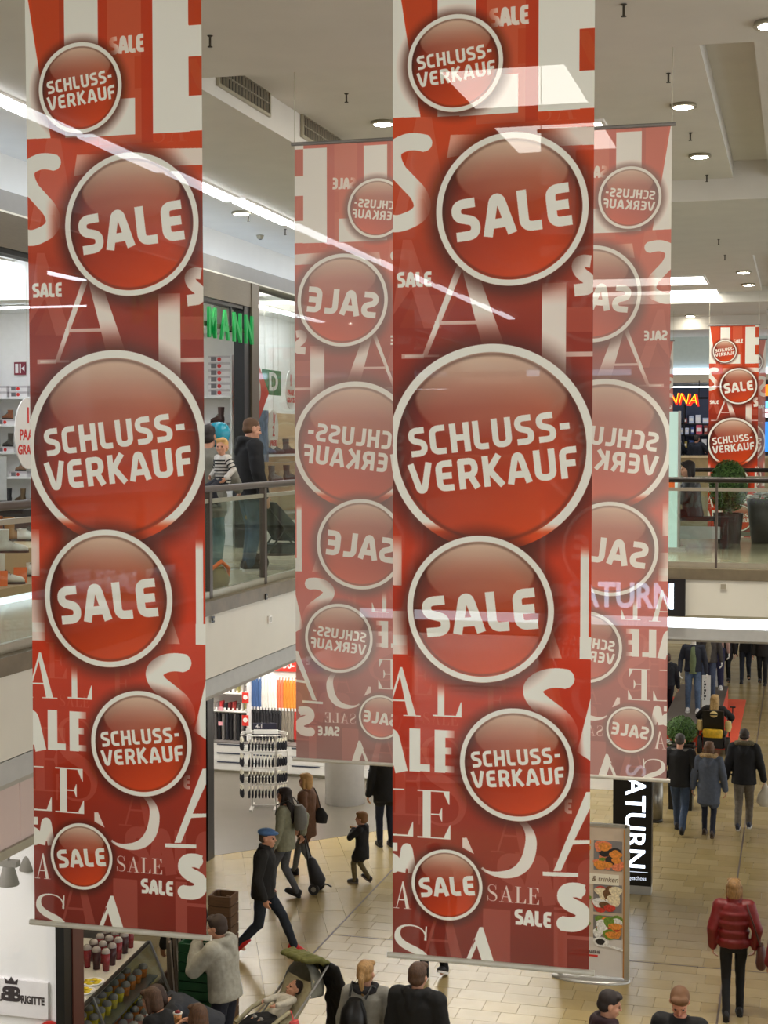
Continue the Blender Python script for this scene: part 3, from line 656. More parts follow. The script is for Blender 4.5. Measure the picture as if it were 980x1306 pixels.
# drain boxes on the ledge
for px, py, l in ((339, 761, 'little black fitting on the stone ledge below the second post'), (271, 790, 'little black fitting on the stone ledge below the first post')):
    p = at_x(px, py, EX+.02); t = thing('ledge_fitting', l, 'fitting', (EX+.02, p.y, p.z)); MB().b2((0, -.03, -.03), (.012, .03, .03)).build('plate', BLACK, t); MB().cyl((.012, 0, 0), (.018, 0, 0), .012).build('screw', CHAN, t)
p = at_y(923, 748, BY0); t = thing('wall_box', 'small square white box on the bridge front, right of the lit sign', 'box', (p.x, BY0, p.z)); MB().b2((-.04, -.02, -.04), (.04, 0, .04)).build('cover', FASCIA, t); MB().b2((-.03, -.024, -.03), (.03, -.02, .03)).build('lid', CHAN, t)
p = at_x(343, 800, EX)
t = thing('wall_box', 'tiny white box on the left gallery fascia below the man', 'box', (EX, p.y, at_x(343, 790, EX).z)); MB().b2((0, -.05, -.04), (.02, .05, .04)).build('cover', WHITEM, t); MB().b2((.02, -.03, -.025), (.024, .03, .025)).build('lid', CHAN, t)
# the gallery the view is taken from, behind and below the eye; unseen, it also keeps light off the lower floor
struct(MB().b2((-16, -9.9, 4.72), (14, -.9, FL2)).build('floor_near_gallery', UPFLOOR)); struct(MB().b2((-16, -.9, 4.40), (14, -.8, FL2+.02)).build('trim_16', FASCIA))
struct(MB().b2((-16, -9.9, 0), (14, -9.7, 4.72)).build('wall_south_light_block', M('wall_plain', (150, 142, 126), .7)))  # unseen wall added to block low light from behind the eye
# ---------------------------------------------------------------- enclosing walls
box('wall_west', (-16.1, 0, 0), (-16, 52, 12), WHITEM)
box('wall_north', (-16, 64, 0), (14, 64.2, 12), M('far_wall', (150, 144, 132), .7))
box('wall_far_shop', (-16, 51.6, FL2), (12, 51.8, 10), M('far_shop_wall', (70, 82, 104), .6, var=.1))
# ================================================================ upper left shoe shop
SFX = -7.75
SHOPCEIL = M('shop_ceiling', (228, 230, 228), .7, var=.02)
struct(MB().b2((-16, 4, CAMZ+2.2), (-8.3, 24.2, CAMZ+2.28)).build('ceiling_shoe_shop', SHOPCEIL))
struct(MB().b2((-16, 24.0, FL2), (-8.95, 24.15, CAMZ+2.2)).build('wall_shoe_shop_back', WHITEM))
struct(MB().b2((-8.98, 21.7, FL2), (-8.90, 34, CAMZ+2.2)).build('wall_shoe_shop_window', WHITEM))
struct(MB().b2((-16, 3.9, FL2), (-7.8, 4.0, CAMZ+2.2)).build('wall_shoe_shop_near', WHITEM))
y0p, y1p = at_x(313.5, 500, SFX+.05).y, at_x(330, 500, SFX+.05).y
struct(MB().b2((SFX-.15, y0p+.25, FL2), (SFX+.06, y1p, CAMZ+2.28)).build('trim_pillar', BRONZE))
struct(MB().b2((SFX-.12, 9, CAMZ+1.93), (SFX+.05, y0p+.25, CAMZ+2.28)).build('trim_header', BRONZE))
struct(MB().b2((SFX-.13, 9, CAMZ+1.88), (SFX+.02, y0p, CAMZ+1.93)).build('trim_header_lower', BLACK))
struct(MB().b2((SFX-.13, y0p, FL2), (SFX+.03, y0p+.25, CAMZ+1.93)).build('door_jamb', BLACK))
struct(MB().b2((SFX-.30, 11.8, CAMZ+1.95), (SFX-.28, y0p, CAMZ+2.26)).build('window_1', WHITEM))
# shop lights
def striplight(loc, l, axis, lab, w=.14, m=None):
    t = thing('shop_strip_light', lab, 'light', loc); t['group'] = 'strip lights inside the shops'
    d = (l/2, w/2) if axis == 'x' else (w/2, l/2)
    MB().b2((-d[0], -d[1], 0), (d[0], d[1], .02)).build('diffuser', m or E('shop_tube', (240, 246, 255), 8.0), t); MB().b2((-d[0]-.02, -d[1]-.02, .02), (d[0]+.02, d[1]+.02, .04)).build('housing', WHITEM, t)
for i, x in enumerate((-9.4, -10.9, -12.6, -14.2)):
    striplight((x, 14.5, CAMZ+2.155), 9, 'y', 'long strip light on the shoe shop ceiling, number %s from the entrance' % ('one', 'two', 'three', 'four')[i])
striplight((-11.5, 22.6, CAMZ+2.155), 4.5, 'x', 'strip light across the shoe shop ceiling before the box shelves')
struct(MB().b2((-16, 17.0, CAMZ+1.72), (-9.0, 17.25, CAMZ+2.2)).build('ceiling_bulkhead', SHOPCEIL))
# green letters
zc_ = (at_x(262, 412, SFX+.12).z+at_x(322, 424, SFX+.12).z)/2
GREEN = E('sign_green', (14, 130, 60), .18)
ya, yb = at_x(262, 412, SFX+.14).y, at_x(325, 424, SFX+.14).y
t = thing('shop_sign', 'green raised letters MANN over the shoe shop entrance', 'sign', (SFX+.14, yb, zc_))
w4 = (yb-ya)/4.0
for i, ch in enumerate('DEICHMANN'[::-1]):
    o = lettering('letter', ch, .56, GREEN, t, (0, -w4*(i+.5), 0), (0, 0, pi/2), depth=.035, bold=.012, sx={'M': .72}.get(ch, .80))
MB().b2((-.06, -w4*9, -.03), (-.03, 0, .03)).build('mounting_rail', BRONZE, t)
for k_ in (1.2, 4.6, 7.8): MB().b2((-.17, -w4*k_-.015, -.03), (-.14, -w4*k_+.015, CAMZ+1.885-zc_)).build('hanger', BLACK, t); MB().b2((-.17, -w4*k_-.015, -.03), (-.055, -w4*k_+.015, .0)).build('arm', BLACK, t)
# shelves of shoe boxes on the back wall
BOXW = M('shoe_box_card', (232, 228, 228), .6, var=.03); BOXP = M('shoe_box_mauve', (186, 168, 178), .6); REDM = M('label_red', (206, 40, 34), .5); GREYL = M('label_grey', (112, 108, 112), .5)
SHELFM = M('shelf_white', (226, 226, 224), .5, var=.02)
def shoe_box_proto(nm, side):
    t = thing(nm, 'white shoe box', 'box', (0, 0, 0)); t['group'] = 'shoe boxes on the back shelves'
    MB().b2((-.165, 0, 0), (.165, .20, .088)).build('body', BOXW, t)
    MB().b2((-.170, -.004, .062), (.170, .204, .096)).build('lid', M('box_lid_grey', (196, 188, 190), .6), t)
    MB().cyl((.0, -.006, .045), (.0, .0, .045), .030, n=14).build('red_label', REDM, t); MB().b2((-.13, -.005, .015), (-.045, .0, .08)).build('grey_label', GREYL, t)
    return t
boxp = shoe_box_proto('shoe_box', BOXW)
SY = 23.55
SY2 = 21.15
struct(MB().b2((-10.6, SY2+.43, FL2), (-8.0, SY2+.53, CAMZ+2.2)).build('wall_shoe_shop_right', WHITEM))
def gallery_shelf(x0, x1, zs, lab, SY=SY):
    t = thing('wall_shelf', lab, 'shelf', ((x0+x1)/2, SY, FL2)); a = (x1-x0)/2
    for z in zs: MB().b2((-a, -.02, z-FL2-.03), (a, .42, z-FL2)).build('shelf_board', SHELFM, t)
    for sx in (-a, 0, a): MB().b2((sx-.012, 0, 0), (sx+.012, .42, max(zs)-FL2+.6)).build('upright', SHELFM, t)
    return t
zs = [CAMZ+v for v in (.74, .27, -.20, -.62, -1.05)]
gallery_shelf(-14.6, -12.3, zs, 'white wall shelf stacked with shoe boxes, left of the left banner')
zs2 = [CAMZ+v for v in (.66, .17, -.33, -.79)]
gallery_shelf(-10.3, at_y(295, 500, SY2).x, zs2, 'white wall shelf stacked with shoe boxes, seen through the shop entrance under the green letters', SY2)
used = [False]
NUMW = ('bottom', 'second', 'third', 'fourth', 'fifth', 'top')
def put_box(x, z, lab, SY=SY):
    b = boxp if not used[0] else dup(boxp, (0, 0, 0)); used[0] = True
    b.location = (x, SY+.03, z); b['label'] = lab
for k in range(6): put_box(at_y(279, 500, SY2).x, zs2[0]+.0985*k, 'shoe box in the tall stack under the green letters, %s of six' % NUMW[k], SY2)
for i, px in enumerate((-4, 22, 48)):
    for k in range(2): put_box(at_y(px, 500, SY).x, zs[0]+.0985*k, 'shoe box on the top shelf left of the banner, %s box of the %s stack' % (('lower', 'upper')[k], ('first', 'second', 'third')[i]))
# shoes: lofted boots
def boot(nm, lab, loc, rz, col, tall=.14, L_=.26, sole=(40, 30, 24), sc=1.0):
    t = thing(nm, lab, 'shoe', loc, rz); m = M('leather_%d_%d_%d' % col, col, .5, var=.15)
    mb = MB(); rs = []
    for y, w, h in ((-.095, .030, .09), (-.08, .038, .11), (-.02, .036, .10), (.04, .038, .075), (.10, .042, .058), (.145, .036, .045), (.165, .018, .028)):
        rs.append([(w*math.cos(a)*sc, y*sc*L_/.26, (.018+max(0, (math.sin(a)+.55)/1.55)*h)*sc) for a in [2*pi*k/12 for k in range(12)]])
    mb.rings(rs); mb.build('upper', m, t)
    mb = MB(); mb.loft([(0, -.045*sc, .06*sc, .040*sc, .052*sc), (0, -.05*sc, .11*sc, .040*sc, .048*sc), (0, -.055*sc, (.11+tall)*sc, .047*sc, .056*sc)], 12); mb.build('shaft', m, t)
    ft = [(0, -.10), (.032, -.085), (.036, -.02), (.044, .09), (.034, .15), (0, .172), (-.034, .15), (-.044, .09), (-.036, -.02), (-.032, -.085)]
    MB().prism([(a*sc, b*sc*L_/.26) for a, b in ft], .02*sc).build('sole', M('sole_%d' % sole[0], sole, .7), t)
    la = MB()
    for k in range(4): la.b2((-.024*sc, (.0+.015*k)*sc, (.118-.012*k)*sc), (.024*sc, (.006+.015*k)*sc, (.126-.012*k)*sc))
    la.build('laces', M('laces', (60, 50, 44), .8), t); return t
def onshelf(px, k, lab, col, boxed=True, tall=.12, rz=1.1, SY=SY, zs=zs):
    x = at_y(px, 520, SY).x; z = zs[k]
    if boxed: put_box(x, z, 'shoe box under the ' + lab, SY); z += .0985
    boot('ankle_boot', lab, (x, SY+.16, z), rz, col, tall)
onshelf(274, 1, 'brown ankle boot on a box below the tall box stack', (74, 44, 38), SY=SY2, zs=zs2)
onshelf(5, 1, 'tan low boot on the second shelf at the left frame edge', (150, 92, 60), True, .05)
onshelf(27, 1, 'black ankle boot on the second shelf left of the banner', (24, 22, 24))
onshelf(5, 2, 'grey-brown boot on the third shelf left of the banner', (92, 86, 78), True)
onshelf(21, 3, 'pale tan lace-up boot on the fourth shelf left of the banner', (168, 128, 100), True)
onshelf(2, 4, 'dark boot on the bottom shelf left of the banner, first of three', (44, 44, 46), False); onshelf(20, 4, 'brown boot on the bottom shelf left of the banner, middle of three', (116, 92, 62), False); onshelf(39, 4, 'dark blue boot on the bottom shelf left of the banner, third of three', (40, 46, 54), False)
# escape sign
p = at_y(26, 470, 23.98); t = thing('escape_sign', 'small dark red escape sign high on the shoe shop wall', 'sign', (p.x, 23.98, p.z)); MB().b2((-.11, -.02, -.11), (.11, 0, .11)).build('plate', M('sign_maroon', (128, 38, 52), .5), t)
mb = MB(); mb.b2((-.085, -.024, -.08), (-.03, -.02, .08)); mb.b2((-.005, -.024, -.08), (.02, -.02, .08)); mb.prism([(.03, 0), (.09, .05), (.09, -.05)], -.004, 'XZ', (0, -.02, 0)); mb.build('arrow_print', WHITEM, t)
# hanging price ovals (face the hall)
OVAL = M('sign_oval_white', (228, 224, 220), .5, var=.02); REDP = M('print_red', (206, 40, 30), .6)
def oval(px, py, x, lines, lab, w=.46, h=.60, rz=pi/2):
    p = at_x(px, py, x); t = thing('hanging_sign', lab, 'sign', (x, p.y, p.z), rz)
    MB().rings([[(w/2*math.cos(a), e, h/2*math.sin(a)) for a in [2*pi*k/28 for k in range(28)]] for e in (0, .012)], smooth=False).build('oval_card', OVAL, t)
    MB().cyl((0, .006, h/2), (0, .006, CAMZ+(2.205 if x < -8.3 else 2.142)-p.z), .002, n=5).build('thread', ROPE, t)
    for s, sz, dz in lines: lettering('print', s, sz, REDP, t, (0, -.002, dz), (0, 0, 0), .002, .004)
oval(36, 553, -8.6, (('1', .26, .20), ('PAAR', .17, -.02), ('GRATIS', .15, -.19)), 'white oval sign 1 PAAR GRATIS, half behind the left banner', .62, .82)
oval(371, 497, SFX-.06, (('1', .26, .14), ('PAAR', .13, -.05), ('GRATIS', .11, -.17)), 'white oval sign 1 PAAR GRATIS in the window beside the mirrored banner')
oval(349, 548, SFX-.06, (('1', .22, .17), ('2', .22, -.03), ('PREIS', .125, -.21)), 'white oval half-price sign right of the man in the dark jacket')
lettering('print', '/', .40, REDP, [o for o in COL.objects if o.get('label', '').startswith('white oval half-price')][0], (.03, -.002, .08), (0, 0, 0), .002)
p = at_x(327, 500, SFX-.10); t = thing('diamond_poster', 'red-orange diamond poster half hidden by the bronze pillar', 'poster', (SFX-.12, p.y, p.z), pi/2)
MB().prism([(-.62, 0), (0, -.58), (.62, 0), (0, .58)], .01, 'XZ').build('card', M('poster_red', (224, 66, 40), .5, var=.03), t)
MB().rings([[(.12+.13*math.cos(a), e, .02+.17*math.sin(a)) for a in [2*pi*k/20 for k in range(20)]] for e in (-.004, 0)], smooth=False).build('oval_print', OVAL, t); lettering('print', '½', .2, REDP, t, (.12, -.006, .02), (0, 0, 0), .002)
# green D panel
p = at_x(347, 488, SFX-.45); t = thing('logo_panel', 'green panel with a large white D in the shop window', 'sign', (SFX-.45, p.y, p.z), pi/2)
MB().cyl((-.3, .01, .2), (-.3, .01, CAMZ+2.14-p.z), .003, n=5).build('thread', ROPE, t); MB().cyl((.34, .01, .2), (.34, .01, CAMZ+2.14-p.z), .003, n=5).build('thread', ROPE, t); MB().b2((-.42, 0, -.20), (.46, .02, .20)).build('panel', M('panel_green', (28, 128, 66), .45), t); lettering('letter', 'D', .40, WHITEM, t, (.06, -.004, 0), (0, 0, 0), .006, .012, sx=1.5)
# window with display
WY0, WY1 = y1p, 34.0
struct(MB().b2((SFX-.02, WY0, FL2+.38), (SFX, WY0+2.0, CAMZ+2.2)).build('window_2', SHOPGLASS)); struct(MB().b2((SFX-.02, WY0+2.02, FL2+.38), (SFX, WY1, CAMZ+2.2)).build('window_3', SHOPGLASS))
struct(MB().b2((-8.9, WY0, FL2), (SFX-.03, WY1, FL2+.30)).build('trim_10', SHELFM)); struct(MB().b2((SFX-.05, WY0, FL2+.30), (SFX+.04, WY1, FL2+.40)).build('trim_11', STONE))
struct(MB().b2((SFX-.03, WY0, FL2), (SFX+.02, WY1, FL2+.30)).build('baseboard_shop', M('tile_white', (220, 218, 210), .3)))
struct(MB().b2((-8.98, 21.7, CAMZ+2.14), (SFX-.03, 34, CAMZ+2.2)).build('ceiling_window', SHOPCEIL))
striplight((-8.25, 24, CAMZ+2.10), 4.2, 'y', 'strip light at the top of the shop window beside the pillar')
struct(MB().b2((-8.98, WY0, CAMZ+1.6), (-8.4, WY0+1.9, CAMZ+2.2)).build('ceiling_window_bulkhead', SHOPCEIL))
WOOD = M('pale_wood', (196, 166, 124), .5, var=.1, scale=3, stretch=(1, 1, 14))
zt = at_x(360, 527, -8.85).z; t = thing('display_shelving', 'pale wooden display wall with shoe shelves in the window', 'shelving', (-8.895, (WY0+WY1)/2, FL2+.30)); hw_ = (WY1-WY0)/2
nb = 4
for k in range(nb): MB().b2((0, -hw_, (zt-FL2-.3)/nb*k+.004), (.03, hw_, (zt-FL2-.3)/nb*(k+1)-.004)).build('plank', WOOD, t)
for zz in (.52, .98): MB().b2((.03, -hw_, zz), (.38, hw_, zz+.04)).build('shelf_board', SHELFM, t)
for px, py, dz, lab, col in ((352, 600, .98+.34, 'dark lace boot on the upper window shelf', (52, 52, 56)), (368, 610, .98+.34, 'black boot on the upper window shelf beside the mirrored banner', (34, 34, 38)), (341, 606, .98+.34, 'blue suede boot in the window beside the man', (54, 70, 100)),
          (350, 650, .52+.34, 'grey ankle boot on the lower window shelf', (96, 92, 90)), (369, 652, .52+.34, 'black ankle boot on the lower window shelf by the banner', (40, 40, 44)), (362, 540, .98+.78, 'grey trainer high on the window panel', (92, 92, 98))):
    z = FL2+dz if dz < 1.5 else FL2+1.32+.46
    if dz > 1.5: continue
    q = at_x(px, py, -8.68); boot('ankle_boot', lab, (-8.68, q.y, z), -.5, col, .12, sc=1.15)
p = at_x(337, 545, -8.5); t = thing('shoe_poster', 'blue photo card of shoes in the window behind the man', 'poster', (-8.5, p.y, FL2+.3), pi/2); MB().b2((-.22, 0, .9), (.22, .015, 1.75)).build('card', M('photo_blue', (96, 112, 136), .4, var=.6, scale=9), t); MB().b2((-.02, .015, 0), (.02, .03, 1.2)).build('stand', CHAN, t)
# display table near the left frame edge
t = thing('display_table', 'stepped tan display table with boots seen through the left railing', 'table', (-8.6, 14.2, FL2)); TAN = M('table_tan', (176, 150, 112), .5, stretch=(1, 8, 1))
MB().b2((-1.2, -3.2, .08), (1.40, 3.0, .16)).build('lower_step', TAN, t); MB().b2((-1.2, -3.0, .16), (.98, 2.8, .45)).build('upper_step', TAN, t); MB().b2((-1.2, -2.9, .45), (-.05, 2.7, .75)).build('dark_block', DARK, t); MB().b2((-1.15, -3.1, 0), (1.34, 2.9, .08)).build('lit_plinth', E('plinth_light', (232, 244, 255), .5), t)
def table_at(px, py, z): return at_z(px, py, FL2+z)
for px, py, z, lab, col, tl in ((19, 690, .45, 'tan suede boot on the upper table step', (156, 112, 58), .13), (4, 690, .45, 'rust brown boot on the table at the left frame edge', (138, 78, 40), .14), (35, 690, .45, 'white trainer on the table beside the left banner', (226, 224, 220), .01),
         (12, 705, .45, 'pale grey boot at the front of the upper table step', (196, 190, 180), .10), (7, 745, .16, 'white lace-up boot beside the orange card', (208, 202, 190), .16), (39, 735, .16, 'white shoe on the lower step at the banner edge', (224, 220, 214), .02), (9, 655, .75, 'small black shoe on the dark table block', (26, 26, 28), .02)):
    q = table_at(px, py, z); boot('ankle_boot', lab, (q.x, q.y, FL2+z), -1.2, col, tl, sc=1.1)
for px, py, lab in ((26, 743, 'orange price card leaning on the lower table step'), (1, 748, 'orange price card at the left frame edge')):
    q = table_at(px, py, .16); t2 = thing('price_card', lab, 'card', (q.x, q.y, FL2+.16), .35); MB().box((0, 0, .075), (.13, .012, .15), M4=Matrix.Rotation(R(-14), 3, 'X')).build('card', M('card_orange', (238, 112, 40), .5), t2); MB().box((0, .035, .055), (.03, .006, .11), M4=Matrix.Rotation(R(24), 3, 'X')).build('prop', OVAL, t2)
q = table_at(6, 655, .75); t2 = thing('acrylic_stand', 'grey info stand on the shoe table at the left frame edge', 'stand', (q.x-.35, q.y+.35, FL2+.75), .4); MB().b2((-.2, 0, 0), (.16, .03, .62)).build('panel', M('panel_grey', (176, 180, 178), .4), t2); MB().b2((-.22, -.08, 0), (.18, .1, .02)).build('foot', CHAN, t2)
# ================================================================ lower left: white shop corner with sign
GX = -6.03
PINK_REFL = M('transom_pink_reflection', (206, 184, 176), .25, var=.05, scale=1)  # pink reflection in the transom glass, painted on as opaque colour
yw = 11.64
struct(MB().b2((-12, yw, 0), (GX-.02, yw+.12, 4.24)).build('wall_white_shop', M('wall_backlit', (244, 240, 240), .6, var=.01)))
struct(MB().b2((GX-.03, 4, 3.62), (GX-.01, 7.7, 4.24)).build('window_4', PINK_REFL)); struct(MB().b2((GX-.03, 7.72, 3.62), (GX-.01, at_x(27, 1040, GX).y-.008, 4.24)).build('window_5', PINK_REFL)); struct(MB().b2((GX-.03, at_x(27, 1040, GX).y+.008, 3.62), (GX-.01, yw, 4.24)).build('window_6', PINK_REFL))
struct(MB().b2((GX-.05, 4, 3.55), (GX+.02, yw, 3.62)).build('trim_12', CHAN))
struct(MB().b2((GX-.022, 4, 0), (GX-.010, yw, 3.55)).build('window_7', SHOPGLASS))
xq = at_y(85, 1250, yw).x; xr_ = at_y(107, 1250, yw+.3).x
struct(MB().b2((GX-.01, yw-.04, 0), (xq, yw+.16, 4.24)).build('trim_13', BLACK))
struct(MB().b2((xq, yw+.1, 0), (xr_, yw+.3, 4.24)).build('wall_brown_return', M('panel_brown', (84, 44, 36), .4)))
al = bpy.data.lights.new('white_shop_ceiling_lamp', 'AREA'); al.energy = 60; al.size = 1.2; al.size_y = 3; al.shape = 'RECTANGLE'; al.color = (1, .95, .95)
ao = bpy.data.objects.new('white_shop_ceiling_lamp', al); COL.objects.link(ao); ao.location = (-7.6, 9.3, 4.2)
t = thing('lamp_rail', 'grey track along the shop glass carrying spot lamps', 'rail', (GX-.30, 9.0, 3.50)); MB().b2((-.03, -2.2, 0), (.03, 2.5, .05)).build('track', CHAN, t)
for yy in (-2, 0, 2.3): MB().cyl((0, yy, .05), (0, yy, .74), .008, n=6).build('hanger', CHAN, t)
for px, py, lab in ((11, 1112, 'grey cone spot lamp hanging at the left frame edge'), (37, 1093, 'grey cone spot lamp hanging beside the left banner')):
    p = at_x(px, py, GX-.30); t = thing('spot_lamp', lab, 'lamp', (GX-.30, p.y, p.z-.11)); SG = M('lamp_grey', (132, 126, 118), .5)
    MB().lathe([(.085, 0), (.088, .01), (.050, .15), (.046, .16), (.001, .16)], n=16).build('shade', SG, t); MB().lathe([(.001, .02), (.07, .02), (.07, .03), (.001, .03)], n=14).build('bulb', E('spot_bulb', (255, 244, 236), 4), t)
    MB().b2((-.09, -.035, .16), (.09, .035, .21)).build('bracket', SG, t); MB().cyl((0, 0, .2), (0, 0, 3.5-(p.z-.11)+.01), .012, n=8).build('stem', SG, t)
p = at_y(28, 1268, yw); t = thing('shop_sign', 'white sign board with dark crown, double B and RIGITTE', 'sign', (at_y(63, 1268, yw).x, yw-.03, p.z)); SGR = M('sign_ink', (62, 54, 56), .5)
MB().b2((-2.0, 0, -.185), (0, .03, .13)).build('board', M('board_white', (238, 232, 234), .4, var=.01), t)
sc_ = (at_y(63, 1268, yw).x-at_y(0, 1268, yw).x)/63
def sx_(px): return (px-63)*sc_
lettering('print', 'RIGITTE', .092, SGR, t, (sx_(29), -.002, -.035), (0, 0, 0), .003, .004, 'LEFT', .68)
lettering('print', 'B', .17, SGR, t, (sx_(22.5), -.002, .0), (0, 0, 0), .003, .008); o = lettering('print', 'B', .17, SGR, t, (sx_(11.5), -.002, .0), (0, 0, pi), .003, .008); o.location.y = -.003
lettering('print', 'U', .092, SGR, t, (sx_(2), -.002, -.035), (0, 0, 0), .003, .004)
MB().prism([(-.055, 0), (.055, 0), (.065, .05), (.03, .025), (0, .065), (-.03, .025), (-.065, .05)], -.004, 'XZ', (sx_(17), 0, .092)).build('crown_print', SGR, t)
p = at_y(63, 1312, yw-.05)
t = thing('red_sign', 'rim of a round red sign at the bottom left frame edge', 'sign', (p.x, yw-.05, p.z-.05)); MB().cyl((0, 0, 0), (0, .03, 0), .11, n=24).build('disc', REDM, t); MB().cyl((0, .03, 0), (0, .05, 0), .05).build('standoff', CHAN, t)
# ================================================================ juice and deli counter
ca, cb = at_z(107, 1283, 1.25), at_z(190, 1201, 1.25)
dr = (cb-ca); dr.z = 0; ang = math.atan2(dr.y, dr.x)   # local +x runs along the counter, away from us
LN = dr.length
t = thing('deli_counter', 'glass fronted juice and fruit counter below the left banner', 'counter', (ca.x, ca.y, 0), ang)
STEEL = M('counter_steel', (150, 152, 152), .3, .7); WOODD = M('dark_wood', (72, 50, 34), .5, stretch=(1, 10, 1))
x0, x1 = -1.6, LN
MB().b2((x0, -.42, 0), (x1, 1.0, .55)).build('body', WOODD, t)
MB().b2((x0, -.55, .50), (x1, -.05, .56)).build('front_ledge', STEEL, t)
MB().b2((x0, .40, .55), (x1, 1.0, 1.22)).build('rear_body', WOODD, t); MB().b2((x0, .0, 1.22), (x1, 1.0, 1.25)).build('top_shelf', M('counter_top', (214, 212, 204), .3), t)
M4 = None
mb = MB(); mb.prism([(-.30, .56), (-.285, .56), (.01, 1.245), (-.005, 1.25)], x1-x0, 'YZ', (x0, 0, 0)); mb.build('glass_front', glassmat('counter_glass', (.9, .93, .92), .1), t)
MB().prism([(-.30, .56), (1.0, .56), (1.0, 1.22), (0, 1.25)], .012, 'YZ', (x1, 0, 0)).build('glass_end', glassmat('counter_glass', (.9, .93, .92), .1), t)
for xx in (x1-.02, .2): MB().prism([(-.315, .56), (-.29, .56), (.0, 1.26), (-.02, 1.26)], .03, 'YZ', (xx, 0, 0)).build('glass_post', STEEL, t)
MB().b2((x0, -.28, .56), (x1, .40, .60)).build('lower_shelf', STEEL, t); MB().b2((x0, -.10, .86), (x1, .40, .88)).build('middle_shelf', STEEL, t)
MB().b2((x0, -.012, 1.235), (x1, .02, 1.262)).build('top_rail', M('rail_black', (40, 36, 30), .4), t)
striplight((ca.x-.6, ca.y+1.3, 4.198), 3.0, 'y', 'strip light above the juice counter', .2, E('deli_tube', (255, 236, 200), 9))
MAT4 = Matrix.Translation((ca.x, ca.y, 0)) @ Matrix.Rotation(ang, 4, 'Z')
def dl(x, y, z): return MAT4 @ Vector((x, y, z))
JUICE = [M('juice_red', (128, 34, 40), .25, var=.2, scale=30), M('juice_orange', (214, 120, 34), .3, var=.3, scale=30), M('juice_yellow', (226, 200, 40), .25, var=.15), M('juice_green', (140, 176, 40), .3), M('smoothie_dark', (60, 24, 30), .3)]
LIDM = M('clear_lid', (158, 150, 146), .08, var=.05)
def cup_proto(nm, lab, mat, h=.15, r=.042, cat='cup', lid=True):
    u = thing(nm, lab, cat, (0, 0, 0)); MB().lathe([(.001, 0), (r*.75, 0), (r, h), (.001, h)], n=12).build('contents', mat, u)
    if lid: MB().lathe([(r*1.06, h), (r*1.06, h+.008), (r*.95, h+.03), (r*.55, h+.048), (.001, h+.05)], n=12).build('dome_lid', LIDM, u)
    return u
RN = random.Random(11); WORDN = ('first', 'second', 'third', 'fourth', 'fifth', 'sixth', 'seventh', 'eighth', 'ninth', 'tenth', 'eleventh', 'twelfth', 'thirteenth', 'fourteenth', 'fifteenth', 'sixteenth')
protos = [cup_proto('smoothie_cup', 'cup', JUICE[0], .19, .046), cup_proto('smoothie_cup', 'cup', JUICE[4], .19, .046)]
n = 0
for row, yy in enumerate((.14, .26, .38)):
    for i in range(9):
        xx = 1.0+i*.19+row*.04
        if xx > LN-.05: continue
        k = (i+row) % 2; u = protos[k] if n < 1 else dup(protos[k], (0, 0, 0)); n += 1
        u.location = dl(xx, yy, 1.25); u['label'] = '%s smoothie cup with clear lid on the counter top, %s along the %s row' % (('dark red', 'purple')[k], WORDN[i], ('front', 'middle', 'back')[row]); u['group'] = 'smoothie cups on the counter top'
bpy.data.objects.remove(protos[1].children[0]) if 0 else None
protos[1].location = dl(.98, .52, 1.25); protos[1]['label'] = 'purple smoothie cup nearest the juice bottles'
def bottle(px, yy, xx, mat, lab, capc):
    u = thing('juice_bottle', lab, 'bottle', dl(xx, yy, 1.25)); MB().lathe([(.001, 0), (.045, 0), (.047, .02), (.047, .20), (.042, .24), (.02, .28), (.02, .30), (.001, .30)], n=14).build('body', mat, u); MB().lathe([(.022, .29), (.022, .33), (.001, .33)], n=10).build('cap', capc, u)
bottle(0, .62, .62, JUICE[3], 'green juice bottle at the near end of the counter', LIDM); bottle(0, .60, .76, JUICE[2], 'yellow juice bottle beside the green one', LIDM); bottle(0, .62, .90, JUICE[4], 'dark juice bottle with pale cap beside the yellow one', WHITEM); bottle(0, .78, .80, JUICE[0], 'dark red juice bottle behind the yellow one', WHITEM)
for i, xx in enumerate((.10, .36, .62)):
    u = thing('fruit_tray', 'white tray of yellow fruit slices on the counter top, %s from the near end' % WORDN[i], 'tray', dl(xx, .15, 1.25), ang); MB().lathe([(.001, 0), (.10, 0), (.125, .02), (.118, .02), (.001, .012)], n=20).build('dish', WHITEM, u)
    for k in range(6): a = k*pi/3; MB().lathe([(.001, .016), (.038, .016), (.040, .022), (.001, .03)], (.06*math.cos(a), .06*math.sin(a), .0), n=10).build('fruit_slice', JUICE[2], u)
pp = [cup_proto('fruit_cup', 'cup', JUICE[1], .10, .05), cup_proto('fruit_cup', 'cup', JUICE[2], .10, .05), cup_proto('fruit_cup', 'cup', M('fruit_pink', (206, 130, 116), .4, var=.4, scale=40), .10, .05)]
first = [True]*3
for sh, (z, ys, nm) in enumerate(((.60, (-.18, -.05, .10), 'lower'), (.88, (.04, .18), 'middle'))):
    for row, yy in enumerate(ys):
        for i in range(13):
            xx = -.2+i*.19+.03*row
            if xx > LN-.06: continue
            k = (2 if row == 0 else (i//4+row) % 3) if sh == 0 else (1 if i < 8 else 0)
            u = pp[k] if first[k] else dup(pp[k], (0, 0, 0)); first[k] = False; u.location = dl(xx, yy, z)
            u['label'] = '%s fruit cup on the %s counter shelf, %s in the %s row' % (('orange', 'yellow', 'pink')[k], nm, WORDN[i], ('front', 'second', 'third')[row]); u['group'] = 'fruit cups behind the counter glass'
dk = [cup_proto('dessert_cup', 'cup', M('berry_dark', (42, 26, 34), .35, var=.4, scale=40), .08, .045), cup_proto('dessert_cup', 'cup', M('mango_mix', (196, 96, 40), .4, var=.4, scale=40), .08, .045)]; first = [True, True]
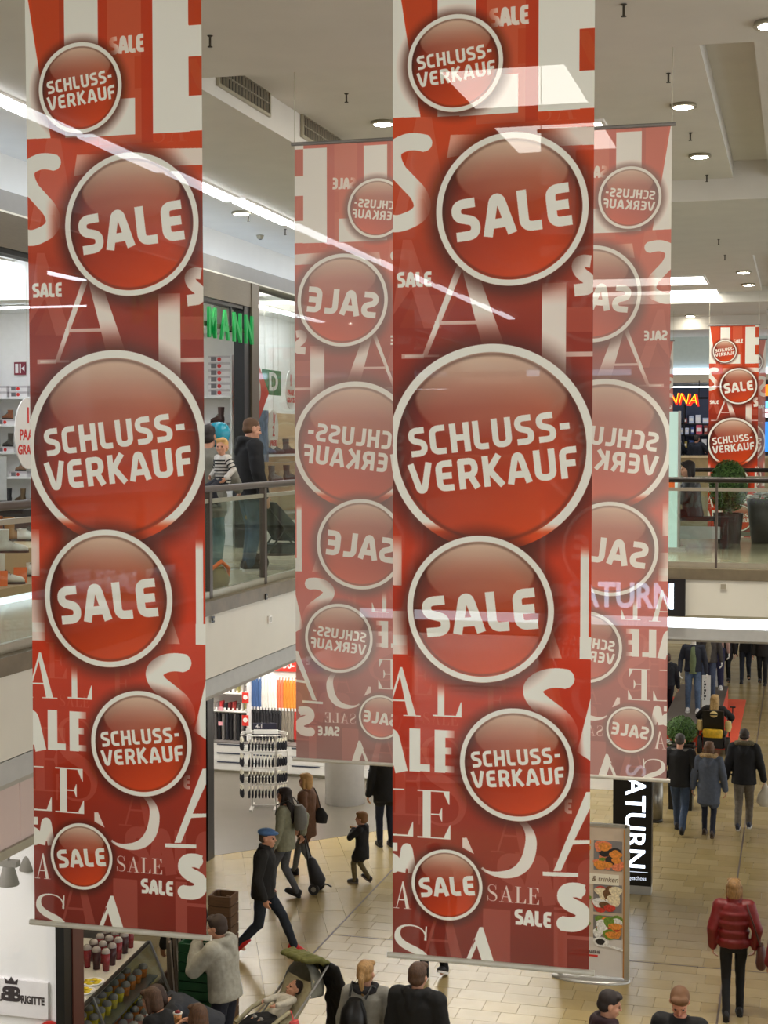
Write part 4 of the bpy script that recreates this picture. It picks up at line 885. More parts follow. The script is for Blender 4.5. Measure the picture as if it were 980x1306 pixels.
for row, yy in enumerate((-.50, -.385)):
    for i in range(15):
        xx = -.15+i*.145
        if xx > LN+.0: continue
        k = 1 if (i*3+row) % 5 in (0, 3) else 0; u = dk[k] if first[k] else dup(dk[k], (0, 0, 0)); first[k] = False; u.location = dl(xx, yy, .56)
        u['label'] = '%s dessert cup on the front ledge, %s in the %s row' % (('dark berry', 'orange fruit')[k], WORDN[i], ('outer', 'inner')[row]); u['group'] = 'dessert cups on the front ledge'
t = thing('price_card', 'white folded price card leaning on the counter glass', 'card', dl(1.15, -.27, .60), ang); MB().box((0, -.03, .09), (.13, .008, .18), M4=Matrix.Rotation(R(-20), 3, 'X')).build('card', OVAL, t); MB().box((0, .02, .07), (.12, .006, .15), M4=Matrix.Rotation(R(25), 3, 'X')).build('prop', OVAL, t)
struct(MB().b2((-9.4, yw, 0), (-9.25, 23.2, 4.24)).build('wall_deli', M('deli_wall', (62, 56, 46), .6, var=.15)))
struct(MB().b2((-9.45, 23.0, 0), (-9.22, 23.28, 4.24)).build('pillar', BLACK))
# crates behind the counter end
def crate(loc, d, mat, lab, n=5, rz=0, nm='wooden_crate'):
    t = thing(nm, lab, 'crate', loc, rz); w, dp, h = d
    for k in range(n):
        z0 = h*k/n+.006; z1 = h*(k+1)/n-.006
        for sy in (-1, 1): MB().b2((-w/2, sy*dp/2-.012, z0), (w/2, sy*dp/2+.012, z1)).build('slat', mat, t)
        for sx in (-1, 1): MB().b2((sx*w/2-.012, -dp/2, z0), (sx*w/2+.012, dp/2, z1)).build('slat', mat, t)
    for sx in (-1, 1):
        for sy in (-1, 1): MB().b2((sx*(w/2-.03)-.02, sy*(dp/2-.03)-.02, 0), (sx*(w/2-.03)+.02, sy*(dp/2-.03)+.02, h)).build('corner_post', mat, t)
    MB().b2((-w/2, -dp/2, 0), (w/2, dp/2, .02)).build('bottom', mat, t); return t
OLDW = M('old_wood', (84, 58, 34), .7, var=.25, stretch=(1, 1, 9), scale=5); GREYW = M('grey_wood', (134, 122, 110), .7, var=.2, stretch=(9, 9, 1), scale=4); GRN = M('crate_green', (14, 66, 34), .5, var=.1)
p = at_z(279, 1143, 1.5)
for k in range(3): crate((p.x, p.y+.15, .5*k), (.26, .26, .495), OLDW, 'brown wooden crate in the tower behind the man in grey hoodie, %s one' % ('bottom', 'middle', 'top')[k], 4)
p = at_z(249, 1200, 1.3)
for k in range(4): crate((p.x, p.y+.15, .32*k), (.36, .36, .315), GRN, 'green plastic crate stacked left of the man in grey hoodie, %s of four' % ('lowest', 'second', 'third', 'top')[k], 3, nm='plastic_crate')
p = at_z(213, 1215, 1.15); t = thing('board_bin', 'open wooden bin full of leaning grey boards past the counter end', 'bin', (p.x-.15, p.y+.62, 0), ang)
for k in range(8): MB().box((-.3+.085*k, .05*(k % 3)-.05, .72), (.055, .02, .98), M4=Matrix.Rotation(R(-12+4*(k % 4)), 3, 'Y')).build('board', GREYW, t)
for sy in (-1, 1): MB().b2((-.42, sy*.22-.012, .02), (.42, sy*.22+.012, .6)).build('side_panel', OLDW, t)
for sx in (-1, 1): MB().b2((sx*.42-.012, -.22, .02), (sx*.42+.012, .22, .6)).build('end_panel', OLDW, t)
MB().b2((-.42, -.22, 0), (.42, .22, .025)).build('bottom', OLDW, t)
# ================================================================ lower clothing shop seen under the gallery
WYB = 29.85
struct(MB().b2((-14, WYB, 0), (-2.6, WYB+.15, 4.05)).build('wall_clothing_back', M('shop_wall_bright', (242, 240, 236), .6, var=.01)))
struct(MB().b2((-14.1, 23, 0), (-14, WYB, 4.05)).build('wall_clothing_left', WHITEM))
struct(MB().b2((-9.30, 23.02, 3.55), (-9.22, 23.2, 4.24)).build('trim_14', BLACK))
for i, yy in enumerate((25.2, 27.4, 29.0)): striplight((-8.6, yy, 4.0), 8.5, 'x', 'strip light on the clothing shop ceiling, %s from the entrance' % ('first', 'second', 'third')[i], .22, E('clothing_tube_front', (255, 250, 242), 11.0) if i == 0 else E('clothing_tube', (255, 250, 242), 12.0))
DRW = M('drawer_white', (222, 220, 214), .4, var=.02); HND = M('handle_dark', (50, 56, 74), .5)
for i in range(5):
    x = -13.25+i*1.62; t = thing('drawer_cabinet', 'low white drawer cabinet along the clothing shop wall, %s from the left' % WORDN[i], 'cabinet', (x+.8, 29.3, 0))
    MB().b2((-.80, .02, .06), (.80, .52, .62)).build('body', DRW, t); MB().b2((-.78, .05, 0), (.78, .5, .06)).build('plinth', CHAN, t); MB().b2((-.80, 0, .62), (.80, .53, .65)).build('worktop', M('cabinet_top', (120, 114, 110), .4), t)
    for r in range(3):
        for c in range(2):
            d = MB().b2((-.79+.795*c, -.0, .075+.182*r), (-.79+.795*c+.785, .022, .075+.182*r+.172)).build('drawer', DRW, t); MB().b2((-.70+.795*c, -.015, .075+.182*r+.145), (-.70+.795*c+.6, .002, .075+.182*r+.168)).build('handle', HND, d)
p = at_z(440, 1020, 0); t = struct(MB().lathe([(.0, 0), (.375, 0), (.375, 4.05), (.0, 4.05)], n=32).build('pillar_round', WHITEM, None, (p.x, 27.5, 0)))
t.location.x = at_y(440, 1000, 27.5).x
# two rows of scarves on rods
def rod(z, lab):
    t = thing('hanging_rod', lab, 'rod', (-8.7, 29.7, z)); MB().cyl((-3.2, 0, 0), (3.6, 0, 0), .015).build('bar', CHAN, t)
    for x in (-3, -1, 1, 3): MB().b2((x-.01, 0, -.01), (x+.01, .15, .01)).build('bracket', CHAN, t)
rod(1.96, 'upper chrome rod of coloured scarves on the clothing shop wall'); rod(1.32, 'lower chrome rod of dark and red scarves on the clothing shop wall')
def scarf(x, ztop, l, rgb, lab, w=.074):
    rr = random.Random(int(x*1000)); t = thing('scarf', lab, 'scarf', (x, 29.66, ztop-l)); t['group'] = 'scarves on the clothing shop wall'
    mt = M('scarf_%d_%d_%d' % rgb, rgb, .85, var=.15, scale=30, stretch=(1, 1, .2))
    MB().loft([(0, 0, 0, w*.62, .03), (rr.uniform(-.006, .006), -.01, l*.3, w*.55, .026), (0, 0, l*.7, w*.52, .024), (0, 0, l*.94, w*.40, .03), (0, .03, l, w*.3, .03)], 8).build('cloth', mt, t)
    f = MB()
    for k in range(4): f.b2((-w*.5+k*w*.3, -.012, -.05), (-w*.5+k*w*.3+.008, .004, .0))
    f.build('fringe', mt, t); MB().b2((-.02, -.035, l-.03), (.02, -.03, l+.03)).build('hanger_tag', WHITEM, t)
cols = [((62, 92, 140), 'denim blue', 4), ((232, 228, 220), 'white', 5), ((226, 120, 84), 'salmon', 2), ((222, 140, 48), 'orange', 5), ((232, 188, 36), 'yellow', 3), ((134, 122, 100), 'taupe', 3), ((66, 104, 146), 'steel blue', 5), ((40, 62, 112), 'navy blue', 5)]
x = at_y(320, 885, 29.66).x
for rgb, nm, n in cols:
    for k in range(n): scarf(x, 1.96, .62, tuple(v+3*k for v in rgb), '%s scarf on the upper rod, %s of its colour from the left' % (nm, WORDN[k])); x += .068
x = at_y(318, 925, 29.66).x
for rgb, nm, n in [((30, 28, 32), 'black', 11), ((132, 122, 108), 'grey-beige', 4), ((194, 46, 36), 'red', 8), ((54, 46, 46), 'dark brown', 8)]:
    for k in range(n): scarf(x, 1.32, .62, tuple(v+k for v in rgb), '%s scarf on the lower rod, %s of its colour from the left' % (nm, WORDN[k])); x += .068
# shelf stack with red signs left of the scarves
def cx(px): return at_y(px, 900, 29.5).x
t = thing('clothes_shelf', 'white shelf of folded clothes between the black pillar and the scarves', 'shelf', ((cx(266)+cx(317))/2, 29.45, 0)); a = (cx(317)-cx(266))/2
for z in (1.25, 1.62, 1.98): MB().b2((-a, -.02, z), (a, .34, z+.025)).build('shelf_board', WHITEM, t)
for sx in (-a, a): MB().b2((sx-.015, -.02, .665), (sx+.015, .34, 2.35)).build('side_panel', WHITEM, t)
MB().cyl((-a, .1, 1.22), (a, .1, 1.22), .012).build('rail', CHAN, t)
for i in range(9):
    for r, z in enumerate((1.275, 1.645, 2.005)):
        rgb = [(210, 204, 196), (176, 62, 58), (150, 142, 140), (98, 92, 86), (206, 60, 62), (226, 222, 214), (60, 58, 62), (186, 176, 110), (120, 44, 46)][(i*2+r*4) % 9]
        u = thing('folded_garment', 'folded garment on the %s shelf by the black pillar, %s from the left' % (('lower', 'middle', 'upper')[r], WORDN[i]), 'clothes', (cx(269)+.092*i+.04, 29.58, z)); u['group'] = 'folded clothes on the shelf'
        h = .13+.02*((i+r) % 3); MB().loft([(0, 0, 0, .036, .10), (0, 0, h*.5, .040, .11), (0, 0, h, .036, .10)], 8).build('cloth', M('cloth_%d_%d_%d' % rgb, rgb, .8, var=.1), u); MB().b2((-.02, -.112, .01), (.02, -.10, .05)).build('price_tag', WHITEM, u)
for i in range(10):
    rgb = [(36, 34, 36), (90, 86, 84), (22, 22, 26), (120, 116, 112), (40, 40, 48)][i % 5]; u = thing('hanging_trousers', 'dark garment hanging below the folded clothes, %s from the left' % WORDN[i], 'clothes', (cx(268)+.085*i+.04, 29.52, .66)); u['group'] = 'dark garments under the shelf'
    MB().loft([(0, 0, 0, .035, .07), (0, 0, .3, .038, .08), (0, 0, .54, .03, .06)], 8).build('cloth', M('cloth_%d_%d_%d' % rgb, rgb, .8), u); MB().tube([(0, .03, .54), (0, .04, .565), (0, .03, .578)], .005, 6).build('hook', CHAN, u)
for px, py, lab in ((313, 890, 'red sign with white disc at the upper shelf end'), (313, 919, 'red sign with white disc at the lower shelf end')):
    p = at_y(px, py, 29.35); t = thing('promotion_sign', lab, 'sign', (p.x, 29.35, p.z)); MB().b2((-.07, 0, -.11), (.07, .012, .11)).build('card', M('sign_red', (214, 52, 40), .5, var=.03), t); MB().rings([[(.05*math.cos(a), e, .01+.05*math.sin(a)) for a in [2*pi*k/16 for k in range(16)]] for e in (-.004, 0)], smooth=False).build('disc_print', WHITEM, t); MB().b2((-.01, .012, -.01), (.01, .12, .01)).build('holder', CHAN, t)
for px, py in ((281, 904), (281, 923)):
    p = at_y(px, py, 29.35); t = thing('price_flag', 'small pink price flag on the %s shelf edge' % ('upper' if py < 910 else 'lower'), 'sign', (p.x, 29.36, p.z)); MB().b2((-.045, 0, -.04), (.045, .008, .04)).build('card', M('flag_pink', (226, 160, 168), .5), t); MB().b2((-.005, .008, -.005), (.005, .1, .005)).build('holder', CHAN, t)
p = at_y(360, 849, 29.72); t = thing('wall_poster', 'red header sign with white numerals at the clothing shop ceiling', 'sign', (p.x+.1, 29.80, p.z)); MB().b2((-.35, 0, -.13), (.25, .03, .13)).build('panel', M('sign_red', (214, 52, 40), .5), t); MB().b2((.25, 0, -.13), (.75, .03, .13)).build('blue_panel', M('panel_blue', (92, 134, 190), .5), t); lettering('print', '-30-', .2, WHITEM, t, (-.02, -.003, 0), (0, 0, 0), .004, .004)
# glove and sock stand
p = at_z(337, 1030, 0); t = thing('accessory_stand', 'chrome four-tier stand of hanging gloves and socks on the grey shop floor', 'stand', (p.x, p.y, 0), R(15))
CH = M('chrome_white', (214, 212, 206), .3, .5, var=.03)
for sx in (-.22, .22): MB().b2((sx-.018, -.018, 0), (sx+.018, .018, 1.36)).build('post', CH, t); MB().b2((sx-.03, -.30, 0), (sx+.03, .30, .03)).build('foot', CH, t)
MB().b2((-.22, -.02, .03), (.22, .02, .06)).build('foot_bar', CH, t)
tiers = (1.40, 1.10, .80, .52)
for z in tiers:
    MB().tube([(-.42, -.12, z), (-.42, .14, z), (-.2, .26, z), (.25, .26, z), (.44, .1, z), (.44, -.14, z), (.2, -.26, z), (-.2, -.26, z), (-.42, -.12, z)], .009, 6).build('ring', CH, t)
    MB().b2((-.42, -.01, z-.01), (.42, .01, z+.01)).build('arm', CH, t)
MB().b2((-.20, -.05, 1.47), (.24, -.03, 1.60)).build('dark_header', M('header_navy', (44, 44, 62), .5), t); MB().b2((-.18, -.07, 1.40), (.27, -.05, 1.48)).build('white_header', WHITEM, t); lettering('print', '4-1', .10, WHITEM, t, (-.08, -.052, 1.535), (0, 0, 0), .003, .003)
MB().b2((-.33, -.06, 1.42), (-.24, -.05, 1.50)).build('price_card', WHITEM, t)
gp = thing('glove_pack', 'pack', 'gloves', (0, 0, 0)); MB().b2((-.032, -.004, -.11), (.032, .004, 0)).build('card', M('card_cream', (224, 218, 200), .6), gp); MB().loft([(0, 0, -.225, .026, .012), (0, 0, -.17, .044, .022), (0, 0, -.09, .036, .018), (0, 0, -.06, .02, .012)], 8).build('glove', M('glove_black', (24, 24, 32), .8), gp); MB().tube([(0, 0, 0), (0, .0, .03), (0, .01, .035)], .003, 5).build('hook', CH, gp)
n = 0; base = Matrix.Translation((p.x, p.y, 0)) @ Matrix.Rotation(R(15), 4, 'Z')
for ti, z in enumerate(tiers):
    for i in range(17):
        f = i/17
        if i < 5: q = (-.42+.012*i, -.10+.0*i-.035*i, z-.05); a = R(70)
        elif i < 13: q = (-.25+.062*(i-5), -.275, z-.05); a = R(80)
        else: q = (.28+.045*(i-13), -.23+.03*(i-13), z-.05); a = R(60)
        u = gp if n == 0 else dup(gp, (0, 0, 0)); n += 1; u.location = base @ Vector(q); u.rotation_euler.z = a+R(15)
        u['label'] = 'black glove pack with cream card on the stand, %s on the %s tier' % (WORDN[i] if i < 16 else 'last', ('top', 'second', 'third', 'lowest')[ti]); u['group'] = 'glove packs on the accessory stand'
for z, l in ((1.06, 'second'), (.79, 'third')):
    q = base @ Vector((.40, -.30, z)); u = thing('price_flag', 'white price flag on the %s tier of the glove stand' % l, 'sign', q, R(15)); MB().b2((-.05, 0, -.03), (.05, .006, .04)).build('card', WHITEM, u); MB().b2((-.005, .006, -.005), (.005, .14, .005)).build('holder', CH, u)
# ================================================================ lit electronics signs
p = at_z(806, 1140, 0); SW = .29
LETW = E('letters_lit', (224, 236, 255), 1.5)
t = thing('pylon_sign', 'black floor pylon with lit white vertical letters SATURN', 'sign', (p.x, p.y, 0))
MB().b2((-SW, 0, .13), (SW, .22, 2.02)).build('casing', BLACK, t); MB().b2((-SW+.02, .0, 0), (SW-.0, .2, .13)).build('base', BAND, t)
o = lettering('letters', 'SATURN', .36, LETW, t, (.03, -.004, 1.18), (0, R(90), 0), .006, .003, sx=1.0)
dm = o.dimensions; bb = [Vector(b) for b in o.bound_box]; wx = max(b.x for b in bb)-min(b.x for b in bb); o.scale = (1.56/wx, 1, 1.18)
LETD = E('letters_lit_small', (224, 236, 255), .35); lettering('letters', 'Untergeschoss', .083, LETD, t, (-.0, -.004, .245), (0, 0, 0), .004, .0, sx=.88); MB().b2((-.24, -.005, .338), (.24, 0, .346)).build('line_print', LETD, t)
x1 = at_y(875, 760, BY0).x; xN = at_y(861, 760, BY0).x; z0, z1 = at_y(870, 785, BY0).z, at_y(870, 738, BY0).z
t = thing('wall_sign', 'black wall sign with lit white letters SATURN on the bridge front', 'sign', (x1-.75, BY0-.10, (z0+z1)/2)); h = (z1-z0)/2
MB().b2((-.80, 0, -h), (.75, .10, h)).build('casing', BLACK, t)
o = lettering('letters', 'SATURN', .42, E('letters_lit_wall', (206, 226, 255), 3.2), t, (xN-x1+.75-.64, -.006, 0), (0, 0, 0), .008, .012, sx=1.0)
bb = [Vector(b) for b in o.bound_box]; wx = max(b.x for b in bb)-min(b.x for b in bb); o.scale = (1.28/wx, 1, 1)
# ================================================================ poster stand (food poster)
p = at_z(800, 1245, 0); YP = at_z(770, 1250, 0).y
xr2 = at_y(800, 1150, YP).x; PW = .84
t = thing('poster_stand', 'aluminium stand with a food poster on an oval foot, beside the centre banner', 'stand', (xr2-PW/2, YP, 0))
MB().loft([(-.03, 0, 0, .50, .20), (-.03, 0, .02, .50, .20), (-.03, 0, .035, .47, .17)], 32).build('oval_foot', ALU, t)
PAP = M('poster_paper', (196, 178, 158), .35, var=.10, scale=5); GREYP = M('tray_grey', (126, 122, 122), .5)
MB().b2((-PW/2+.03, -.02, .06), (PW/2-.03, .02, 1.98)).build('poster_board', PAP, t)
for sx in (-1, 1): MB().b2((sx*PW/2-.03, -.028, .03), (sx*PW/2+.03, .028, 2.0)).build('side_profile', ALU, t); MB().b2((sx*(PW/2-.035)-.008, -.032, .06), (sx*(PW/2-.035)+.008, -.018, 1.96)).build('orange_edge', M('edge_orange', (176, 122, 60), .5), t)
MB().b2((-PW/2, -.028, 1.975), (PW/2, .028, 2.01)).build('top_profile', ALU, t)
MB().b2((-PW/2+.03, -.0215, .06), (PW/2-.03, -.02, .55)).build('pale_print', M('poster_pale', (214, 208, 202), .4, var=.05, scale=4), t)
SEG = dict(salmon=(224, 128, 92), green=(108, 140, 52), dark=(40, 38, 40), cream=(230, 214, 180), red=(196, 60, 46), orange=(222, 140, 60), white=(232, 230, 224), brown=(110, 76, 48))
def splat(cx_, cz_, rx, rz, col, z=.003):
    MB().rings([[(cx_+rx*math.cos(a)*(1+.12*math.sin(3*a)), -.021-z-e, cz_+rz*math.sin(a)) for a in [2*pi*k/12 for k in range(12)]] for e in (0, .001)], smooth=False).build('food_print', M('food_'+col, SEG[col], .45, var=.3, scale=40), t)
def tray(x0, x1, z0, z1): MB().b2((x0, -.0225, z0), (x1, -.021, z1)).build('tray_print', GREYP, t)
RP = random.Random(4)
def food(x0, x1, z0, z1, cs, n, r):
    for k in range(n): splat(RP.uniform(x0, x1), RP.uniform(z0, z1), r*RP.uniform(.6, 1.2), r*RP.uniform(.5, 1.0), RP.choice(cs), .002+.0003*k)
for a, b, c, d, cs in ((-.36, -.06, 1.50, 1.86, ('orange', 'green', 'cream')), (.0, .36, 1.42, 1.80, ('salmon', 'salmon', 'green', 'dark', 'orange')), (-.36, -.06, .82, 1.20, ('green', 'green', 'cream')), (.0, .36, .88, 1.24, ('cream', 'white', 'red', 'brown')), (-.36, -.06, .56, .80, ('red', 'cream', 'green')), (.0, .36, .54, .84, ('green', 'orange', 'white', 'red'))):
    tray(a, b, c, d); food(a+.05, b-.05, c+.05, d-.05, cs, 22, .075)
splat(.10, .50, .10, .065, 'white', .007); splat(.09, .50, .06, .04, 'dark', .008); MB().box((.27, -.03, .44), (.22, .002, .03), M4=Matrix.Rotation(R(12), 3, 'Y')).build('spoon_print', M('food_white', SEG['white'], .45), t)
MB().b2((-PW/2+.03, -.026, 1.235), (PW/2-.10, -.021, 1.37)).build('title_band', M('band_cream', (232, 226, 208), .5, var=.02), t); lettering('print', 'essen & trinken', .098, M('ink_brown', (116, 92, 70), .6), t, (.31, -.028, 1.305), (0, 0, 0), .002, 0, 'RIGHT', shear=.25, sx=.9)
lettering('print', "ACK'S GALERIE", .05, M('ink_dark', (70, 44, 44), .6), t, (-.08, -.023, .36), (0, 0, 0), .002, .001); MB().b2((-.30, -.0235, .30), (.06, -.022, .325)).build('red_print', REDM, t)
# ================================================================ bin and black planter with topiary
t = thing('litter_bin', 'steel cylinder litter bin half hidden behind the black pylon sign', 'bin', (at_z(834, 1050, 0).x, at_z(834, 1050, 0).y+.15, 0))
MB().lathe([(.001, 0), (.15, 0), (.15, .76), (.001, .76)], n=20).build('body', M('steel_bin', (150, 146, 136), .3, .8), t); MB().lathe([(.145, .76), (.155, .78), (.155, .86), (.10, .90), (.001, .90)], n=20).build('lid', BLACK, t); MB().lathe([(.152, .03), (.152, .05), (.148, .05)], n=20).build('base_ring', BLACK, t)
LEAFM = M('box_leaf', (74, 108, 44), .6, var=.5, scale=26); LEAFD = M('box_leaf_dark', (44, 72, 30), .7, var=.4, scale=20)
leaf_me = None
def topiary(name, lab, loc, r, rz, ph, pw0, pw1, potmat, n=2600, seed=1, parent_cat='plant'):
    t = thing(name, lab, parent_cat, loc)
    if pw1: MB().loft([(0, 0, 0, pw0*1.2, pw0*1.2), (0, 0, ph, pw1*1.2, pw1*1.2), (0, 0, ph+.0, pw1*1.12, pw1*1.12), (0, 0, ph-.06, pw1*1.1, pw1*1.1)], 4 if potmat is BLACK else 20, False, pi/4).build('pot', potmat, t); MB().loft([(0, 0, ph-.05, pw1, pw1), (0, 0, ph-.04, pw1, pw1)], 12).build('soil', M('soil', (48, 36, 26), .9), t)
    MB().cyl((0, 0, ph-.05), (0, 0, ph+rz*.9), .025).build('stem', OLDW, t)
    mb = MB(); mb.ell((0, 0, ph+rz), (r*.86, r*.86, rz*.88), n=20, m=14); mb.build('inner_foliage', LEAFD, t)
    rr = np.random.RandomState(seed); mb = MB()
    for k in range(n):
        v = rr.normal(size=3); v /= np.linalg.norm(v); s = rr.uniform(.84, 1.02); c = Vector((v[0]*r*s, v[1]*r*s, ph+rz+v[2]*rz*s)); nn = Vector(v+rr.normal(size=3)*.5).normalized(); q = nn.to_track_quat('Z', 'Y'); q2 = Matrix.Rotation(rr.uniform(0, 6.28), 3, 'Z'); l = r*rr.uniform(.06, .10)
        mb.add([c+q @ (q2 @ Vector(w)) for w in ((-l*.5, 0, 0), (0, -l, l*.15), (l*.5, 0, 0), (0, l, l*.15))], [(0, 1, 2, 3)])
    mb.build('leaves', LEAFM, t)['kind'] = 'stuff'; return t
p = at_z(868, 1033, 0); p.y += .2
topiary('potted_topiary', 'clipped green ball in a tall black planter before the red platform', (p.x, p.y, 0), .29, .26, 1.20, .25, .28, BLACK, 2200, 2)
def flowers(loc, r, n, lab, seed, rgb=(240, 240, 236)):
    t = thing('flower_clump', lab, 'flowers', loc); rr = np.random.RandomState(seed); mb = MB()
    for k in range(n*5):
        c = Vector((rr.normal()*r*.5, rr.normal()*r*.5, abs(rr.normal())*r*.35)); l = .03; q = Vector(rr.normal(size=3)).normalized().to_track_quat('Z', 'Y'); mb.add([c+q @ Vector(w) for w in ((-l*.4, 0, 0), (0, -l, 0), (l*.4, 0, 0), (0, l, 0))], [(0, 1, 2, 3)])
    mb.build('leaves', LEAFM, t)['kind'] = 'stuff'; wm = M('petal_white', rgb, .6, var=.02)
    me = MB(); me.lathe([(.001, .0), (.045, .018), (.052, .032), (.001, .022)], n=8); me = me.mesh('blossom', wm)
    for k in range(n): a = k*2.4; d = r*math.sqrt((k+.5)/n); link('blossom', me, t, (d*math.cos(a), d*math.sin(a), .02+r*.45*(1-(d/r)**2)+.02*rr.rand()))
    return t
flowers((p.x-.27, p.y-.22, 1.20), .09, 6, 'small white flowers at the foot of the clipped ball in the black planter', 4)
# ================================================================ red carpet and mannequin platform
CARP = M('carpet_red', (222, 92, 62), .9, var=.06, scale=30, bump=.1); ORG = M('platform_orange', (206, 66, 36), .5, var=.04)
o = MB().b2((-4.6, 34.4, .004), (-1.28, 41.2, .014)).build('carpet', CARP); tag(o, 'red-orange carpet lying under the mannequin platform', 'carpet')
t = thing('platform', 'low orange-sided platform with grey top carrying mannequins', 'platform', (-2.3, 37.3, .014))
MB().b2((-.60, -2.8, 0), (.60, 2.8, .48)).build('orange_body', ORG, t); MB().b2((-.60, -2.8, .48), (.60, 2.8, .52)).build('grey_top', M('platform_grey', (92, 84, 78), .6, var=.06), t)
for px, py, w, lab in ((901, 902, .2, 'white card sign beside the jeans mannequin'), (912, 876, .2, 'taller white card sign farther back on the platform')):
    q = at_z(px, py, .534); t = thing('card_sign', lab, 'sign', (min(q.x, -1.82), q.y, .534)); MB().b2((-w/2, 0, .0), (w/2, .03, .76)).build('card', WHITEM, t)
    for k in range(7): MB().b2((-.055, -.003, .17+.07*k), (-.055+.03+.02*(k % 2), 0, .215+.07*k)).build('mark_print', DARK, t)
    MB().b2((-w/2-.02, -.06, 0), (w/2+.02, .09, .008)).build('foot', CHAN, t)
# ================================================================ far gallery furniture behind the bridge rail
q = at_z(928, 694, FL2); POTB = M('pot_brown', (58, 46, 38), .4, var=.06)
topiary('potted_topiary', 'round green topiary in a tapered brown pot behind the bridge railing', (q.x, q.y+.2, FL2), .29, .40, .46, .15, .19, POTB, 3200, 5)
q2 = at_z(966, 694, FL2); t = thing('planter', 'wide dark tapered planter behind the bridge railing at the right edge', 'planter', (q2.x+.12, q2.y+.25, FL2)); MB().lathe([(.001, 0), (.21, 0), (.29, .66), (.26, .66), (.25, .60), (.001, .60)], n=22).build('pot', M('pot_dark', (42, 38, 34), .4), t); MB().lathe([(.001, .598), (.25, .598), (.25, .615), (.001, .615)], n=16).build('soil', M('soil', (48, 36, 26), .9), t)
flowers((q2.x+.12, q2.y+.25, FL2+.615), .26, 26, 'clump of white flowers growing in the wide dark planter', 9)
q3 = at_z(857, 703, FL2); t = thing('light_pillar', 'tall pale cyan lit advertising pillar on the bridge', 'pillar', (q3.x-.06, q3.y, FL2)); hz = at_y(857, 525, q3.y).z-FL2
MB().b2((-.25, -.06, .06), (.14, .06, hz)).build('lit_panel', E('pillar_glow', (186, 216, 208), .16), t); MB().b2((.14, -.07, .02), (.17, .07, hz+.01)).build('edge_profile', ALU, t); MB().b2((-.30, -.16, 0), (.26, .16, .06)).build('foot', BAND, t); MB().b2((.02, -.064, hz*.44), (.10, -.06, hz*.52)).build('orange_print', M('card_orange', (238, 112, 40), .5), t)
q4 = at_z(893, 700, FL2); t = thing('bench', 'dark bench the seated woman uses on the bridge', 'bench', (q4.x-.22, q4.y+.25, FL2))
MB().b2((-.7, -.22, .40), (.7, .22, .45)).build('seat', DARK, t)
for sx in (-.55, .55): MB().b2((sx-.05, -.2, 0), (sx+.05, .2, .40)).build('leg', DARK, t)
MB().b2((-.55, -.20, .14), (.55, -.17, .32)).build('white_panel', M('panel_white_grey', (176, 180, 176), .4), t)
# ================================================================ far side: parapet, shops
struct(MB().b2((-10, 43.5, FL2), (12, 43.7, at_y(900, 584, 43.5).z)).build('wall_far_parapet', M('parapet_beige', (176, 160, 118), .6)))
struct(MB().b2((-10, 43.4, at_y(900, 584, 43.5).z), (12, 43.8, at_y(900, 581, 43.5).z)).build('trim_15', M('trim_cream', (222, 208, 170), .5)))
HY = 46.0
struct(MB().b2((-10, HY, at_y(880, 470, HY).z), (12, HY+.2, CAMZ+3.05)).build('wall_far_header', M('header_pale_blue', (206, 220, 216), .5, var=.03)))
struct(MB().b2((-10, HY-.25, at_y(880, 488, HY).z), (12, HY+.2, at_y(880, 478, HY).z)).build('trim_17', FASCIA))
t = thing('cove_light_strip', 'pale blue light strip over the far dark shop', 'light', (0, HY-.1, at_y(880, 478, HY).z)); zh = at_y(880, 470, HY).z-at_y(880, 478, HY).z
MB().b2((-8, 0, 0), (8, .1, zh)).build('diffuser', E('far_strip', (214, 232, 255), 1.3), t); MB().b2((-8, .1, 0), (8, .2, zh)).build('housing', BAND, t)
NAVY = M('far_wall_navy', (74, 84, 110), .6, var=.05)
struct(MB().b2((-10, 49.8, FL2), (12, 50, 10)).build('wall_far_back', NAVY)); struct(MB().b2((-10, HY+.2, at_y(880, 488, HY).z), (12, 50, at_y(880, 486, HY).z)).build('ceiling_far_shop', M('far_ceiling', (150, 156, 166), .7)))
striplight((-3.0, 47.6, at_y(880, 489, HY).z-.06), 3.5, 'x', 'strip light inside the far dark shop', .12)
# zig-zag neon word
p = at_y(866, 508, HY-.1); s = at_y(890, 508, HY-.1).x-p.x; t = thing('neon_sign', 'yellow and red zigzag sign ending NNA over the far dark shop', 'sign', (p.x, HY-.35, p.z))
lettering('letters', 'ANNA', .46, E('neon_yellow', (250, 206, 40), .8), t, (-.0, 0, -.02), (0, R(4), 0), .04, -.012, sx=.85, shear=.15); lettering('letters_shadow', 'ANNA', .49, E('neon_red', (214, 40, 28), .5), t, (.02, .05, -.05), (0, R(4), 0), .04, .012, sx=.84, shear=.15)
MB().b2((-.9, .08, -.03), (.85, .11, .03)).build('mounting_rail', DARK, t); zt_ = at_y(880, 486, HY).z-p.z
for sx in (-.7, .6): MB().b2((sx-.012, .09, -.03), (sx+.012, .11, zt_)).build('hanger', DARK, t)
